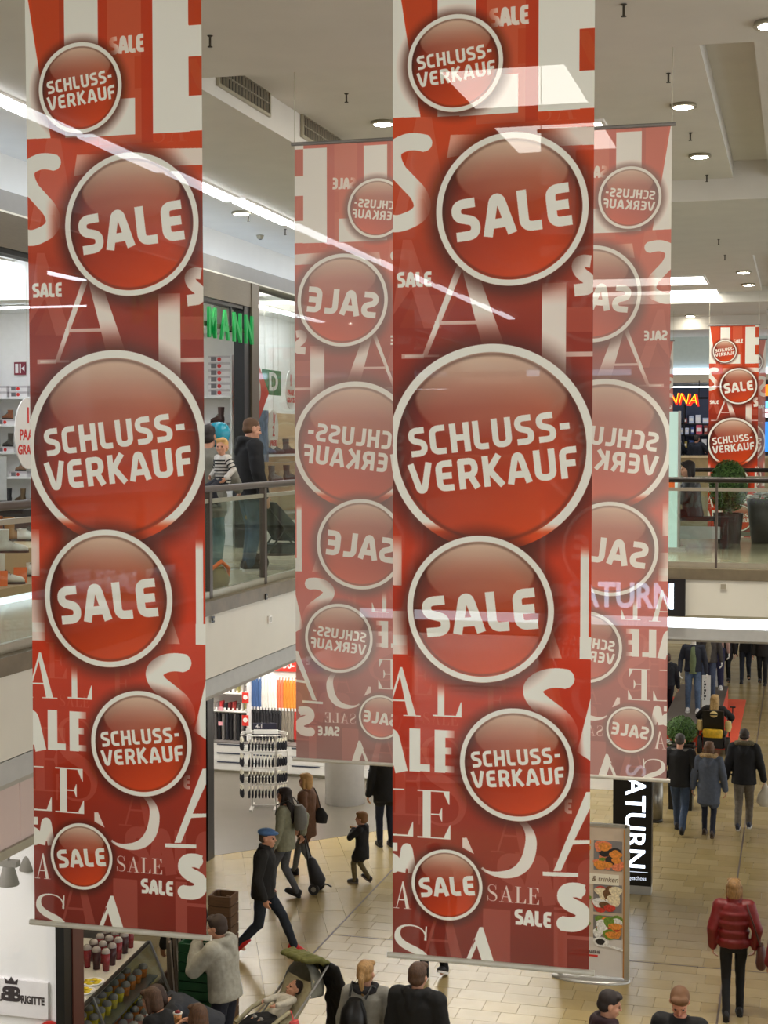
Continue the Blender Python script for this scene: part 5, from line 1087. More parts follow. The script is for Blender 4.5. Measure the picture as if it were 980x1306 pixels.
# shelves of the far dark shop
t = thing('wall_shelf', 'dark shelves of small bright packages in the far shop', 'shelf', (-2.9, 49.3, FL2)); fz = [at_y(880, v, 49.3).z-FL2 for v in (540, 554, 571)]
for z in fz: MB().b2((-1.9, -.2, z-.04), (1.9, .3, z)).build('shelf_board', DARK, t)
for x in (-1.9, -.63, .63, 1.9): MB().b2((x-.02, -.2, 0), (x+.02, .3, fz[0]+.6)).build('upright', DARK, t)
PK = [(226, 90, 110), (224, 222, 226), (70, 92, 150), (214, 190, 90), (150, 66, 52), (90, 110, 120), (196, 206, 226), (60, 64, 80)]; pm = {}
rr = random.Random(8)
for r, z in enumerate(fz):
    x = -1.8; k = 0
    while x < 1.7:
        w = rr.uniform(.10, .2); h = rr.uniform(.16, .32); rgb = PK[rr.randrange(8)]
        if k < 16:
            u = thing('package', 'small %s package on the %s far shop shelf, %s from the left' % ({0: 'coloured'}.get(0), ('top', 'middle', 'bottom')[r], WORDN[k]), 'package', (-2.9+x+w/2, 49.22, FL2+z)); u['group'] = 'packages on the far shop shelves'
            MB().b2((-w/2+.008, -.08, 0), (w/2-.008, .1, h)).build('box', M('pack_%d' % PK.index(rgb), rgb, .5), u); MB().b2((-w/2+.02, -.084, h*.3), (w/2-.02, -.08, h*.7)).build('label', WHITEM, u)
        x += w+.05; k += 1
# right far shop: orange sign, blue screens
p = at_y(978, 498, HY-.1); t = thing('shop_sign', 'orange lit sign at the right frame edge above a blue shop', 'sign', (p.x+.5, HY-.3, p.z)); MB().b2((-.62, 0, -.16), (.8, .06, .16)).build('panel', E('orange_lit', (240, 104, 24), 1.1), t); MB().b2((-.5, .02, .16), (-.46, .05, at_y(880, 486, HY).z-p.z)).build('hanger', DARK, t); MB().b2((.6, .02, .16), (.64, .05, at_y(880, 486, HY).z-p.z)).build('hanger', DARK, t); MB().b2((-.62, .06, .10), (.8, .34, .16)).build('bracket', DARK, t)
p = at_y(978, 528, HY+.2); t = thing('lit_board', 'white and blue lit menu board below the orange sign', 'sign', (p.x+.5, HY+.1, p.z)); MB().b2((-.62, 0, -.10), (.8, .05, .16)).build('white_panel', E('board_white_lit', (230, 238, 255), 1.2), t); MB().b2((-.62, -.003, .02), (.8, 0, .05)).build('red_print', REDM, t); MB().b2((-.62, 0, .18), (.8, .05, .38)).build('blue_panel', E('board_blue_lit', (90, 170, 220), .9), t)
p = at_y(977, 555, HY+1.5); t = thing('screen', 'blue glowing screen in the far right shop', 'screen', (p.x+.5, HY+1.5, p.z)); MB().b2((-.6, 0, -.5), (.6, .05, .4)).build('display', E('screen_blue', (40, 110, 190), .8), t); MB().b2((-.64, .01, -.54), (.64, .08, .44)).build('bezel', BLACK, t)
# ================================================================ people
SKIN = M('skin', (206, 152, 124), .5, var=.05, scale=14); SKIN2 = M('skin_ruddy', (200, 136, 110), .5, var=.06)
EYEM = M('eye_dark', (42, 34, 32), .25); LIPM = M('lip', (166, 96, 86), .5)
def cloth(name, rgb, rough=.85, var=.12, scale=22, bump=.25):
    mx_ = max(rgb); k = .62 if mx_ < 50 else .8 if mx_ < 90 else .95; rgb = tuple(v*k for v in rgb); return M('cloth_'+name, rgb, rough, var=var, scale=scale, bump=bump)
def ik(a, b, l1, l2, pole):
    a, b, pole = Vector(a), Vector(b), Vector(pole); d = b-a; L_ = min(d.length, (l1+l2)*.999); dn = d.normalized()
    x = (l1*l1-l2*l2+L_*L_)/(2*L_); h = math.sqrt(max(0, l1*l1-x*x)); pn = pole-dn*pole.dot(dn)
    pn = pn.normalized() if pn.length > 1e-4 else Vector((1, 0, 0)); return a+dn*x+pn*h
def chain(mb, pts, rs):
    for i in range(len(pts)-1): mb.caps(pts[i], rs[i], pts[i+1], rs[i+1], 12)
def hand(mb, w, f, n, side, curl=.5, k=1.0):
    """w wrist, f finger direction, n palm normal; thumb leaves the side of the palm"""
    f = Vector(f).normalized(); n = Vector(n); n = (n-f*n.dot(f)).normalized(); t = f.cross(n)*side; w = Vector(w)
    kn = []
    for i, o in enumerate((-.030, -.010, .010, .030)):
        base = w+t*(-o*.55)*k; tip = w+f*(.086-.006*abs(i-1.3))*k+t*(-o)*k; mb.caps(base, .0125*k, tip, .0115*k, 8); kn.append(tip)
    for i, p in enumerate(kn):
        L_ = (.040, .045, .042, .034)[i]*k; d = f; c = curl*(.75+.16*i)
        for sgm, r in ((1.0, .0100), (.72, .0092), (.55, .0084)):
            d = (d*math.cos(c)+n*math.sin(c)).normalized(); q = p+d*L_*sgm; mb.caps(p, r*k, q, r*k*.94, 8); p = q
    p = w+f*.022*k+t*.022*k; d = (f*.62+t*.72+n*.25).normalized(); q = p+d*.044*k; mb.caps(p, .0135*k, q, .0112*k, 8); d = (f*.85+t*.25+n*.4).normalized(); mb.caps(q, .0112*k, q+d*.034*k, .0095*k, 8)
SHOES = {}
def shoe_mesh(rgb, sole):
    if (rgb, sole) in SHOES: return SHOES[(rgb, sole)]
    m = M('shoe_%d_%d_%d' % rgb, rgb, .6, var=.08); mb = MB(); rs = []
    for y, w, h in ((-.075, .026, .075), (-.06, .036, .10), (-.01, .038, .105), (.05, .040, .085), (.11, .046, .062), (.16, .040, .048), (.185, .018, .028)):
        rs.append([(w*math.cos(a), y, .022+max(0, (math.sin(a)+.5)/1.5)*h) for a in [2*pi*k/12 for k in range(12)]])
    mb.rings(rs); a = mb.mesh('shoe', m)
    ft = [(0, -.085), (.034, -.07), (.038, -.01), (.050, .10), (.040, .165), (0, .195), (-.040, .165), (-.050, .10), (-.038, -.01), (-.034, -.07)]
    b = MB().prism(ft, .026).mesh('sole', M('shoe_sole_%d_%d_%d' % sole, sole, .7)); SHOES[(rgb, sole)] = (a, b); return a, b
HINGE = {}
def person(lab, loc, face, H=1.75, pose=None, head=(0, 0), hair=((60, 44, 34), 'short'), top=None, low=((40, 42, 52), 'jeans'), shoes=((30, 28, 28), (40, 38, 36)), skin=None, hs=1.0, facef=True, grip=(.5, .5), mannequin=False, bulk=1.0, cat='person', name='person', under=None, bodymat=None, palms=None):
    s = H/1.75; t = thing(name, lab, cat, loc, R(face)); skin = bodymat or skin or SKIN
    P = dict(pel=(0, 0, .95), la=(-.095, .02, .08), ra=(.095, -.02, .08), lw=(-.285, .05, .84), rw=(.285, .05, .84), lean=0, lpole=(-.6, -1, 0), rpole=(.6, -1, 0), ltoe=0, rtoe=0, kl=(0, 1, 0), kr=(0, 1, 0), twist=0)
    if pose: P.update(pose)
    pel = Vector(P['pel']); RT = Matrix.Rotation(-R(P['lean']), 3, 'X') @ Matrix.Rotation(R(P['twist']), 3, 'Z')
    def T(x, y, z): return pel+RT @ Vector((x, y, z-.95))
    hs = hs*1.06; neck = T(0, -.012, 1.475); hc = T(0, .018, 1.615+.1*(hs-1))
    RH = Matrix.Rotation(R(head[0]), 3, 'Z') @ Matrix.Rotation(-R(head[1]+P['lean']*.45), 3, 'X')
    def Hd(x, y, z): return hc+RH @ (Vector((x, y, z))*hs)
    RHs = RH*hs
    sh = {-1: T(-.180*bulk, 0, 1.42), 1: T(.180*bulk, 0, 1.42)}; hip = {-1: pel+Vector((-.088, 0, -.02)), 1: pel+Vector((.088, 0, -.02))}
    wr = {-1: Vector(P['lw']), 1: Vector(P['rw'])}; an = {-1: Vector(P['la']), 1: Vector(P['ra'])}
    for k in (-1, 1):
        d = wr[k]-sh[k]
        if d.length > .555: wr[k] = sh[k]+d.normalized()*.555
        d = an[k]-hip[k]
        if d.length > .855: an[k] = hip[k]+d.normalized()*.855
    el = {k: ik(sh[k], wr[k], .295, .265, P['lpole'] if k < 0 else P['rpole']) for k in (-1, 1)}
    kn = {k: ik(hip[k], an[k], .44, .42, P['kl'] if k < 0 else P['kr']) for k in (-1, 1)}
    def torso(mb, rings, n=20):
        m2 = MB(); m2.loft([(0, y, z, a, b) for z, a, b, y in rings], n); m2.v = [tuple(T(*v)) for v in m2.v]; mb.add(m2.v, m2.f, True)
    # --- body: one surface
    mb = MB(); torso(mb, [(.86, .12, .085, 0), (.95, .15, .105, 0), (1.06, .138, .095, 0), (1.16, .135, .092, 0), (1.29, .158, .108, 0), (1.385, .155, .098, -.005), (1.44, .10, .075, -.01), (1.49, .058, .056, -.012)])
    for k in (-1, 1):
        chain(mb, [T(.06*k, 0, 1.41), sh[k], el[k], wr[k]], [.055, .054, .040, .026]); chain(mb, [hip[k], kn[k], an[k]], [.082, .054, .038]); mb.caps(an[k], .036, an[k]+Vector((0, .10, -.045)), .026)
        fd = (wr[k]-el[k]).normalized(); pn = Vector((-k, .15, -.1)) if not palms or not palms[0 if k < 0 else 1] else Vector(palms[0 if k < 0 else 1])
        hand(mb, wr[k]+fd*.005, fd, pn, k, grip[0 if k < 0 else 1], 1.0 if hs < 1.2 else 1.1)
    mb.caps(neck-RT @ Vector((0, 0, .04)), .062, Hd(0, -.016, -.06), .054*min(hs, 1.15))
    if not mannequin:
        for c, r in (((0, -.012, .030), (.076, .095, .088)), ((0, .022, -.032), (.062, .068, .084)), ((0, .05, -.088), (.034, .034, .027)), ((0, .074, .022), (.052, .02, .014)), ((0, .082, -.066), (.026, .014, .013)), ((-.077, -.012, -.006), (.011, .022, .032)), ((.077, -.012, -.006), (.011, .022, .032)), ((-.04, .058, -.03), (.024, .024, .022)), ((.04, .058, -.03), (.024, .024, .022))):
            m2 = MB(); m2.ell((0, 0, 0), r, n=16, m=10); m2.v = [tuple(Hd(*(Vector(v)+Vector(c)))) for v in m2.v]; mb.add(m2.v, m2.f, True)
        mb.caps(Hd(0, .086, .012), .011*hs, Hd(0, .104, -.026), .0155*hs)
    mb.v = [tuple(Vector(v)*s) for v in mb.v]
    soft(mb, 'body', skin, t, .0095*max(s, .7), 3, dec=.42)
    if facef and not mannequin:
        for k in (-1, 1):
            m2 = MB(); m2.ell(Hd(.031*k, .078, .002)*s, (.0125*s*hs, .0105*s*hs, .0085*s*hs), RH, 10, 6); m2.build('eye', EYEM, t)
            m2 = MB(); m2.caps(Hd(.018*k, .087, .024)*s, .0045*s*hs, Hd(.046*k, .074, .022)*s, .0035*s*hs, 6); m2.build('eyebrow', M('hair_%d_%d_%d' % hair[0], hair[0], .7), t)
        m2 = MB(); m2.ell(Hd(0, .092, -.066)*s, (.022*s*hs, .008*s*hs, .006*s*hs), RH, 10, 6); m2.build('lips', LIPM, t)
    # --- hair
    if hair[1] and not mannequin:
        hm = M('hair_%d_%d_%d' % hair[0], hair[0], .6, var=.35, scale=30, stretch=(3, 3, .6), bump=.3); mb = MB(); st = hair[1]
        def he(c, r):
            m2 = MB(); m2.ell((0, 0, 0), r, n=16, m=10); m2.v = [tuple(Hd(*(Vector(v)+Vector(c)))) for v in m2.v]; mb.add(m2.v, m2.f, True)
        if st == 'bald': he((0, -.040, -.012), (.080, .066, .050))
        elif st == 'crop': he((0, -.022, .044), (.081, .094, .081)); he((0, -.045, -.006), (.079, .066, .055))
        else:
            he((0, -.022, .048), (.085, .100, .086)); he((0, -.046, -.008), (.083, .072, .068)); he((.02, .052, .092), (.058, .036, .030)); he((-.03, .045, .092), (.05, .036, .028))
        if st in ('bob', 'long'):
            for k in (-1, 1): mb.caps(Hd(.076*k, -.01, .03), .026*hs, Hd(.074*k, -.005, -.10), .024*hs)
            he((0, -.06, -.05), (.080, .052, .085))
        if st == 'long':
            for x in (-.05, 0, .05): mb.caps(Hd(x, -.075, -.04), .042*hs, T(x*1.3, -.125, 1.33), .036); mb.caps(T(x*1.3, -.125, 1.33), .036, T(x, -.130, 1.22), .02)
            for k in (-1, 1): mb.caps(Hd(.072*k, 0, -.06), .028*hs, T(.10*k, .05, 1.40), .026)
        if st == 'pony': mb.caps(Hd(0, -.10, .03), .034*hs, Hd(.01, -.135, -.02), .03*hs); mb.caps(Hd(.01, -.135, -.02), .032*hs, Hd(.03, -.125, -.17), .018*hs)
        if st == 'bun': he((0, -.10, .04), (.04, .04, .04))
        mb.v = [tuple(Vector(v)*s) for v in mb.v]; soft(mb, 'hair', hm, t, .0105*max(s*hs, .8), 2, .010*s)
    # --- top garment
    if top:
        rgb, kind = top[0], top[1]; o = top[2] if len(top) > 2 else {}
        hem = o.get('hem', .86); q = o.get('puff', 0); mt = cloth(o.get('mat', kind)+'_%d_%d_%d' % rgb, rgb, o.get('rough', .8), bump=.3); mb = MB(); g = .024+q
        body = [(hem, .168+g, .118+g, 0), ((hem+.98)/2, .166+g, .118+g, 0), (1.0, .158+g*.9, .112+g, 0), (1.14, .146+g, .103+g, 0), (1.29, .165+g, .114+g, 0), (1.385, .162+g, .105+g, -.004), (1.44, .115+g*.8, .082+g*.8, -.01), (1.485, .070+g*.5, .068+g*.5, -.012)]
        if hem > .97: body = body[:1]+body[3:]
        if o.get('quilt'):
            zz = [z for z, *_ in body]; out = []; n = int((zz[-1]-zz[0])/.028)
            for i in range(n+1):
                z = zz[0]+(zz[-1]-zz[0])*i/n; a = np.interp(z, zz, [b[1] for b in body]); b_ = np.interp(z, zz, [b[2] for b in body]); dlt = (.010, -.004, .006, .012)[i % 4]*1.0 if i % 4 else -.012
                out.append((z, a+dlt, b_+dlt, 0))
            body = out
        torso(mb, body)
        if hem < .8:   # skirts of a long coat follow the thighs
            for k in (-1, 1): mb.caps(hip[k], .12+q, hip[k]+(kn[k]-hip[k])*min(1, (.93-hem)/.44), .10+q)
        for k in (-1, 1):
            r = .066+q; cuff = el[k]+(wr[k]-el[k])*o.get('sleeve', .97); chain(mb, [T(.07*k, 0, 1.41), sh[k], el[k], cuff], [.075+q, r+.006, r-.010, r-.024])
        if o.get('collar'): m2 = MB(); m2.loft([(0, -.012, 1.44, .085, .080), (0, -.006, 1.535, .092, .088), (0, -.0, 1.54, .070, .068)], 16); mb.add([tuple(T(*v)) for v in m2.v], m2.f, True)
        if o.get('hood'):
            for a in range(-125, 101, 25): p = T(.108*math.sin(R(a)), -.015-.098*math.cos(R(a)), 1.492+.012*math.cos(R(a))); p2 = T(.108*math.sin(R(a+25)), -.015-.098*math.cos(R(a+25)), 1.492+.012*math.cos(R(a+25))); mb.caps(p, .042, p2, .042, 10)
            mb.caps(T(-.04, -.11, 1.48), .062, T(0, -.150, 1.36), .045); mb.caps(T(.04, -.11, 1.48), .062, T(0, -.150, 1.36), .045)
        mb.v = [tuple(Vector(v)*s) for v in mb.v]; jk = soft(mb, kind, mt, t, .0125*max(s, .75), 3, .018*s, dec=.6)
        if o.get('fur'):
            m2 = MB()
            for a in range(-120, 121, 20): m2.caps(T(.125*math.sin(R(a)), -.015-.125*math.cos(R(a)), 1.50+.02*math.cos(R(a)))*s, .048*s, T(.125*math.sin(R(a+20)), -.015-.125*math.cos(R(a+20)), 1.50+.02*math.cos(R(a+20)))*s, .048*s, 8)
            soft(m2, 'fur_trim', cloth('fur_%d' % o['fur'][0], o['fur'], .95, .4, 60, .6), t, .012, 1, .03)
        if o.get('yoke'):
            for k in (-1, 1): m2 = MB(); m2.caps(T(.05*k, -.06, 1.465)*s, .026*s, (sh[k]+Vector((.03*k, -.02, .055)))*s, .024*s); m2.build('shoulder_piping', cloth('piping_grey', o['yoke']), t)
    if under:
        m2 = MB(); m2.loft([(0, .094, .86, .085, .065), (0, .094, 1.05, .080, .066), (0, .094, 1.25, .076, .066), (0, .080, 1.38, .070, .062), (0, .03, 1.47, .058, .05)], 14); m2.v = [tuple(T(*v)*s) for v in m2.v]; m2.build('shirt', cloth('shirt_%d_%d_%d' % under, under), t)
    # --- trousers and shoes
    if low:
        rgb, kind = low[0], low[1]; w = low[2] if len(low) > 2 else 1.0; mb = MB()
        m2 = MB(); m2.loft([(pel.x, pel.y, pel.z-.10, .13, .10), (pel.x, pel.y, pel.z, .170, .122), (pel.x, pel.y, pel.z+.08, .160, .112)], 18); mb.add(m2.v, m2.f, True)
        for k in (-1, 1): chain(mb, [hip[k]-Vector((0, 0, .01)), kn[k], an[k]+Vector((0, 0, -.005))], [.098*w, .070*w, .054*w])
        mb.v = [tuple(Vector(v)*s) for v in mb.v]; soft(mb, kind, cloth(kind+'_%d_%d_%d' % rgb, rgb, .85, .18), t, .0125*max(s, .75), 2, .014*s, dec=.6)
    if shoes:
        a, b = shoe_mesh(*shoes)
        for k in (-1, 1):
            o1 = link('shoe', a, t); o2 = link('sole', b, o1); p = R(P['ltoe'] if k < 0 else P['rtoe']); o1.rotation_euler.x = -p; o1.scale = (s*1.02,)*3
            o1.location = an[k]*s-(Matrix.Rotation(-p, 3, 'X') @ Vector((0, 0, .08)))*s
            if hs > 1.2: o1.scale = (s*1.15,)*3
    t['_m'] = 0; del t['_m']; t.rotation_euler.z = R(face)
    info = dict(root=t, s=s, T=T, Hd=Hd, wr=wr, el=el, sh=sh, hc=hc, neck=neck, M=Matrix.Translation(Vector(loc)) @ Matrix.Rotation(R(face), 4, 'Z'), face=face, hip=hip, kn=kn)
    return info
def head_at(px, py, H, z0=0, hd=0): p = at_z(px, py, z0+H*.995); return (p.x, p.y, z0)
def world(I, v): return I['M'] @ (Vector(v)*I['s'])
WALK = dict(la=(-.085, .26, .08), ra=(.085, -.24, .14), rtoe=-38, lw=(-.26, -.12, .86), rw=(.26, .20, .88), pel=(0, 0, .925))
WALK2 = dict(ra=(.085, .26, .08), la=(-.085, -.24, .14), ltoe=-38, rw=(.26, -.12, .86), lw=(-.26, .20, .88), pel=(0, 0, .925))
STEP = dict(ra=(.085, .12, .08), la=(-.085, -.14, .11), ltoe=-22, pel=(0, 0, .94)); STEP2 = dict(la=(-.085, .12, .08), ra=(.085, -.14, .11), rtoe=-22, pel=(0, 0, .94))
BLK = (24, 23, 25)
# --- red puffer woman
I = person('woman in red puffer jacket walking away on the right, black trousers', head_at(937, 1121, 1.68), 4, 1.68, dict(STEP, lw=(-.25, .03, .88), rw=(.26, .03, .90)), hair=((140, 104, 60), 'bob'), top=((116, 14, 15), 'puffer_jacket', dict(hem=.92, puff=.014, quilt=1, collar=1, rough=.5)), low=((18, 17, 20), 'trousers', .88), shoes=((22, 21, 23), (30, 28, 28)), facef=False)
q = world(I, (.33, -.02, .78)); t = thing('shoulder_bag', 'brown shoulder bag hanging at the red jacket woman’s right hip'.replace('’', "'"), 'bag', q, R(4)); MB().loft([(0, 0, -.12, .05, .09), (0, 0, -.06, .065, .13), (0, 0, .10, .05, .12), (0, 0, .16, .03, .08)], 16).build('pouch', M('leather_brown', (84, 42, 34), .5), t); MB().tube([Vector((0, -.06, .12)), Vector((-.10, -.14, .45)), Vector((-.16, -.12, .62)), Vector((-.17, -.0, .655)), Vector((-.13, .13, .5)), Vector((0, .08, .12))], .010, 6).build('strap', M('leather_strap', (66, 40, 32), .6), t)
# --- three walking away
person('man in black jacket with grey shoulder piping and jeans, walking beside the black planter', head_at(868, 934, 1.78), -6, 1.78, dict(WALK, lw=(-.25, .12, .95), rw=(.25, .12, .95)), hair=((66, 62, 58), 'crop'), top=((26, 25, 28), 'jacket', dict(hem=.84, puff=.016, yoke=(110, 108, 106))), low=((58, 74, 98), 'jeans', 1.02), shoes=((30, 28, 30), (34, 32, 32)), facef=False)
person('woman in blue-grey hooded coat with fur, between two men in black', head_at(905, 946, 1.66), -4, 1.66, dict(STEP2, lw=(-.30, .03, .85), rw=(.30, .03, .85)), hair=((96, 66, 42), 'bob'), top=((84, 92, 108), 'coat', dict(hem=.62, puff=.014, hood=1, fur=(168, 140, 98))), low=((32, 38, 60), 'jeans', .86), shoes=((66, 50, 40), (96, 78, 56)), facef=False)
I = person('man in black parka with fur collar and grey trousers carrying a carrier bag', head_at(950, 929, 1.80), -2, 1.80, dict(STEP, lw=(-.31, .02, .86), rw=(.33, .03, .86)), hair=((52, 42, 36), 'crop'), top=((22, 22, 28), 'parka', dict(hem=.80, puff=.022, hood=1, fur=(96, 88, 66))), low=((112, 104, 92), 'trousers', 1.06), shoes=((44, 48, 66), (206, 204, 196)), facef=False)
q = world(I, (.36, .03, .42)); t = thing('carrier_bag', "thin white plastic carrier bag in the parka man's right hand", 'bag', q); MB().loft([(0, 0, 0, .10, .08), (0, 0, .06, .155, .11), (0, 0, .20, .13, .09), (0, 0, .30, .06, .03), (-.01, 0, .42, .018, .02)], 14).build('sack', M('bag_film', (206, 200, 184), .35), t); MB().lathe([(.001, .02), (.07, .04), (.07, .10), (.001, .14)], n=12).build('contents', M('bag_contents', (216, 186, 120), .6), t)
# --- wheelchair
p = at_z(912, 958, 0); loc = (p.x, p.y-.12, 0)
SIT = dict(pel=(0, -.05, .52), la=(-.11, .48, .14), ra=(.11, .48, .14), lw=(-.30, .32, .74), rw=(.30, .32, .74))
person('blonde person in black top seated in a powered wheelchair, seen from behind', loc, -3, 1.70, SIT, hair=((176, 142, 88), 'long'), top=((24, 22, 22), 'pullover', dict(hem=.86, puff=.02)), low=((30, 28, 30), 'trousers'), facef=False)
t = thing('wheelchair', 'powered wheelchair with yellow rear bag in front of the red platform', 'wheelchair', loc, R(-3))
MB().b2((-.26, -.28, .40), (.26, .24, .455)).build('seat', BLACK, t); MB().box((0, -.30, .72), (.46, .06, .52), M4=Matrix.Rotation(R(8), 3, 'X')).build('backrest', BLACK, t); MB().b2((-.22, -.30, .14), (.22, .20, .38)).build('drive_box', DARK, t)
for sx in (-1, 1):
    w = MB(); w.cyl((sx*.30-.04, -.16, .19), (sx*.30+.04, -.16, .19), .19, n=22); w = w.build('wheel', M('tyre', (46, 44, 42), .8), t); MB().cyl((sx*.30-.045, -.16, .19), (sx*.30+.045, -.16, .19), .09, n=14).build('hub', M('hub_grey', (140, 136, 126), .5), w)
    MB().cyl((sx*.24-.03, .42, .09), (sx*.24+.03, .42, .09), .09, n=14).build('caster', M('tyre', (46, 44, 42), .8), t); MB().b2((sx*.33-.04, -.2, .66), (sx*.33+.04, .26, .70)).build('armrest', BLACK, t); MB().b2((sx*.33-.012, -.2, .40), (sx*.33+.012, -.16, .66)).build('arm_post', BLACK, t); MB().b2((sx*.11-.07, .40, .02), (sx*.11+.07, .66, .05)).build('footplate', DARK, t); MB().cyl((sx*.11, .24, .4), (sx*.11, .45, .05), .015).build('footrest_tube', DARK, t)
MB().loft([(0, -.40, .40, .20, .05), (0, -.41, .52, .22, .07), (0, -.40, .58, .20, .06)], 14).build('yellow_bag', M('bag_yellow', (222, 178, 40), .5, var=.25, scale=12), t); MB().cyl((.36, .25, .7), (.36, .27, .98), .012).build('stick', DARK, t); MB().b2((.30, .24, .96), (.42, .28, .99)).build('mirror', DARK, t)
q = Vector(loc)+Vector((0, -.47, .86)); t = thing('round_backpack', 'small cream face-shaped pouch on the back of the seated person', 'bag', q, R(-3)); MB().ell((0, 0, .06), (.085, .045, .07), n=14).build('pouch', M('pouch_cream', (214, 190, 128), .7), t); MB().b2((-.085, -.05, .05), (.085, -.03, .075)).build('band', BLACK, t)
for sx, l in ((-1, 'left'), (1, 'right')):
    q = Vector(loc)+Vector((sx*.30, -.22, .52)); t = thing('cream_pouch', 'pale cream pouch hanging on the %s side of the wheelchair back' % l, 'bag', q, R(-3)); MB().loft([(0, 0, 0, .05, .05), (0, 0, .10, .08, .07), (0, 0, .22, .06, .05)], 12).build('sack', M('pouch_cream', (214, 190, 128), .7), t); MB().tube([(0, 0, .2), (-sx*.03, 0, .3), (-sx*.06, .02, .36)], .008, 6).build('strap', BLACK, t)
# --- far walkers
p = at_z(925, 872, 0); person('dark-coated figure beyond the platform, head hidden by the bridge', (p.x, p.y, 0), 175, 1.80, STEP, top=((20, 19, 22), 'coat', dict(hem=.72, puff=.02)), low=((20, 20, 24), 'trousers'), hair=((40, 32, 28), 'short'))
p = at_z(951, 870, 0); person('far figure in dark jeans walking, upper body hidden by the bridge', (p.x, p.y, 0), 178, 1.76, WALK2, top=((30, 30, 36), 'jacket', dict(hem=.88)), low=((40, 46, 62), 'jeans'), hair=((66, 50, 38), 'short'))
p = at_z(973, 873, 0); person('far figure in brown-black jacket at the right frame edge under the bridge', (p.x, p.y, 0), 176, 1.72, STEP2, top=((44, 38, 34), 'jacket', dict(hem=.82, puff=.02)), low=((34, 32, 34), 'trousers'), hair=((66, 50, 38), 'short'))
person('figure in navy top with orange collar, half hidden by the mirrored right banner', (at_z(851, 920, 0).x, at_z(851, 920, 0).y, 0), 12, 1.68, STEP, hair=((70, 50, 38), 'short'), top=((26, 28, 42), 'jacket', dict(hem=.93, puff=.012, hood=1)), low=((30, 34, 48), 'jeans'), facef=False)
# --- flat cap man
I = person('man in blue flat cap and black jacket striding right in red shoes', head_at(337, 1052, 1.77), -84, 1.77, dict(la=(-.08, .40, .10), ra=(.08, -.36, .15), rtoe=-42, ltoe=14, pel=(0, -.02, .90), lw=(-.27, .02, .84), rw=(.27, .06, .84), lean=4), hair=((70, 58, 46), 'crop'), top=((30, 28, 26), 'jacket', dict(hem=.84, puff=.014, collar=1)), low=((34, 44, 58), 'jeans', 1.0), shoes=((196, 30, 32), (186, 34, 34)))
mb = MB()
for c, r in (((0, -.015, .075), (.098, .115, .050)), ((0, .07, .062), (.085, .075, .018))):
    m2 = MB(); m2.ell((0, 0, 0), r, n=16, m=8); mb.add([tuple(I['Hd'](*(Vector(v)+Vector(c)))*I['s']) for v in m2.v], m2.f, True)
soft(mb, 'flat_cap', cloth('cap_blue', (74, 112, 164)), I['root'], .01, 2)
# --- woman with trolley
I = person('woman in pale grey-green cardigan with long dark hair, pulling a black trolley', head_at(364, 1003, 1.70), 88, 1.70, dict(WALK, rw=(.20, -.22, .98), lw=(-.25, .10, .86), ra=(.085, -.16, .10), rtoe=-20, la=(-.085, .20, .08)), hair=((40, 28, 26), 'long'), top=((150, 150, 126), 'cardigan', dict(hem=.80, puff=.010)), low=((92, 94, 98), 'jeans', .95), shoes=((36, 34, 34), (30, 28, 28)))
q = world(I, (.0, -.15, 1.10)); t = thing('backpack', "grey backpack on the cardigan woman's back", 'backpack', q, R(88)); MB().loft([(0, -.09, 0, .12, .07), (0, -.10, .10, .15, .10), (0, -.09, .28, .13, .085), (0, -.07, .36, .07, .05)], 14).build('sack', M('pack_grey', (104, 102, 96), .7), t)
for sx in (-1, 1): MB().tube([(sx*.09, -.03, .36), (sx*.11, .06, .44), (sx*.11, .24, .36), (sx*.11, .26, .22), (sx*.10, .1, .05)], .012, 6).build('strap', M('pack_strap', (70, 68, 64), .7), t)
h = world(I, I['wr'][1]); hx = Vector((h.x+.02, h.y, h.z-.03)); wx = at_z(404, 1138, 0)
t = thing('trolley', 'black folding shopping trolley on two small wheels pulled across the tiles', 'trolley', (wx.x, wx.y, 0)); hl = hx-Vector((wx.x, wx.y, 0))
TB = M('trolley_black', (28, 28, 34), .6)
for sy in (-.09, .09): MB().tube([(0, sy, .11), (hl.x*.5, hl.y*.5+sy, hl.z*.5), (hl.x, hl.y+sy*.3, hl.z)], .011, 6).build('tube', DARK, t)
ax = Vector((hl.x, hl.y, hl.z)); n1 = ax.normalized(); mb = MB(); mb.caps(n1*.20+Vector((.05, 0, .02)), .13, n1*.52+Vector((.02, 0, 0)), .075, 14); mb.build('bag', TB, t)
for sy in (-.14, .14): w = MB(); w.cyl((0, sy-.02, .085), (0, sy+.02, .085), .085, n=18); w = w.build('wheel', M('tyre', (46, 44, 42), .8), t); MB().cyl((0, sy-.024, .085), (0, sy+.024, .085), .04, n=10).build('hub', M('hub_grey', (140, 136, 126), .5), w)
MB().cyl((0, -.15, .085), (0, .15, .085), .01).build('axle', DARK, t); MB().tube([(.02, 0, .16), (.18, 0, .13), (.24, 0, .10)], .012, 6).build('stand', DARK, t)
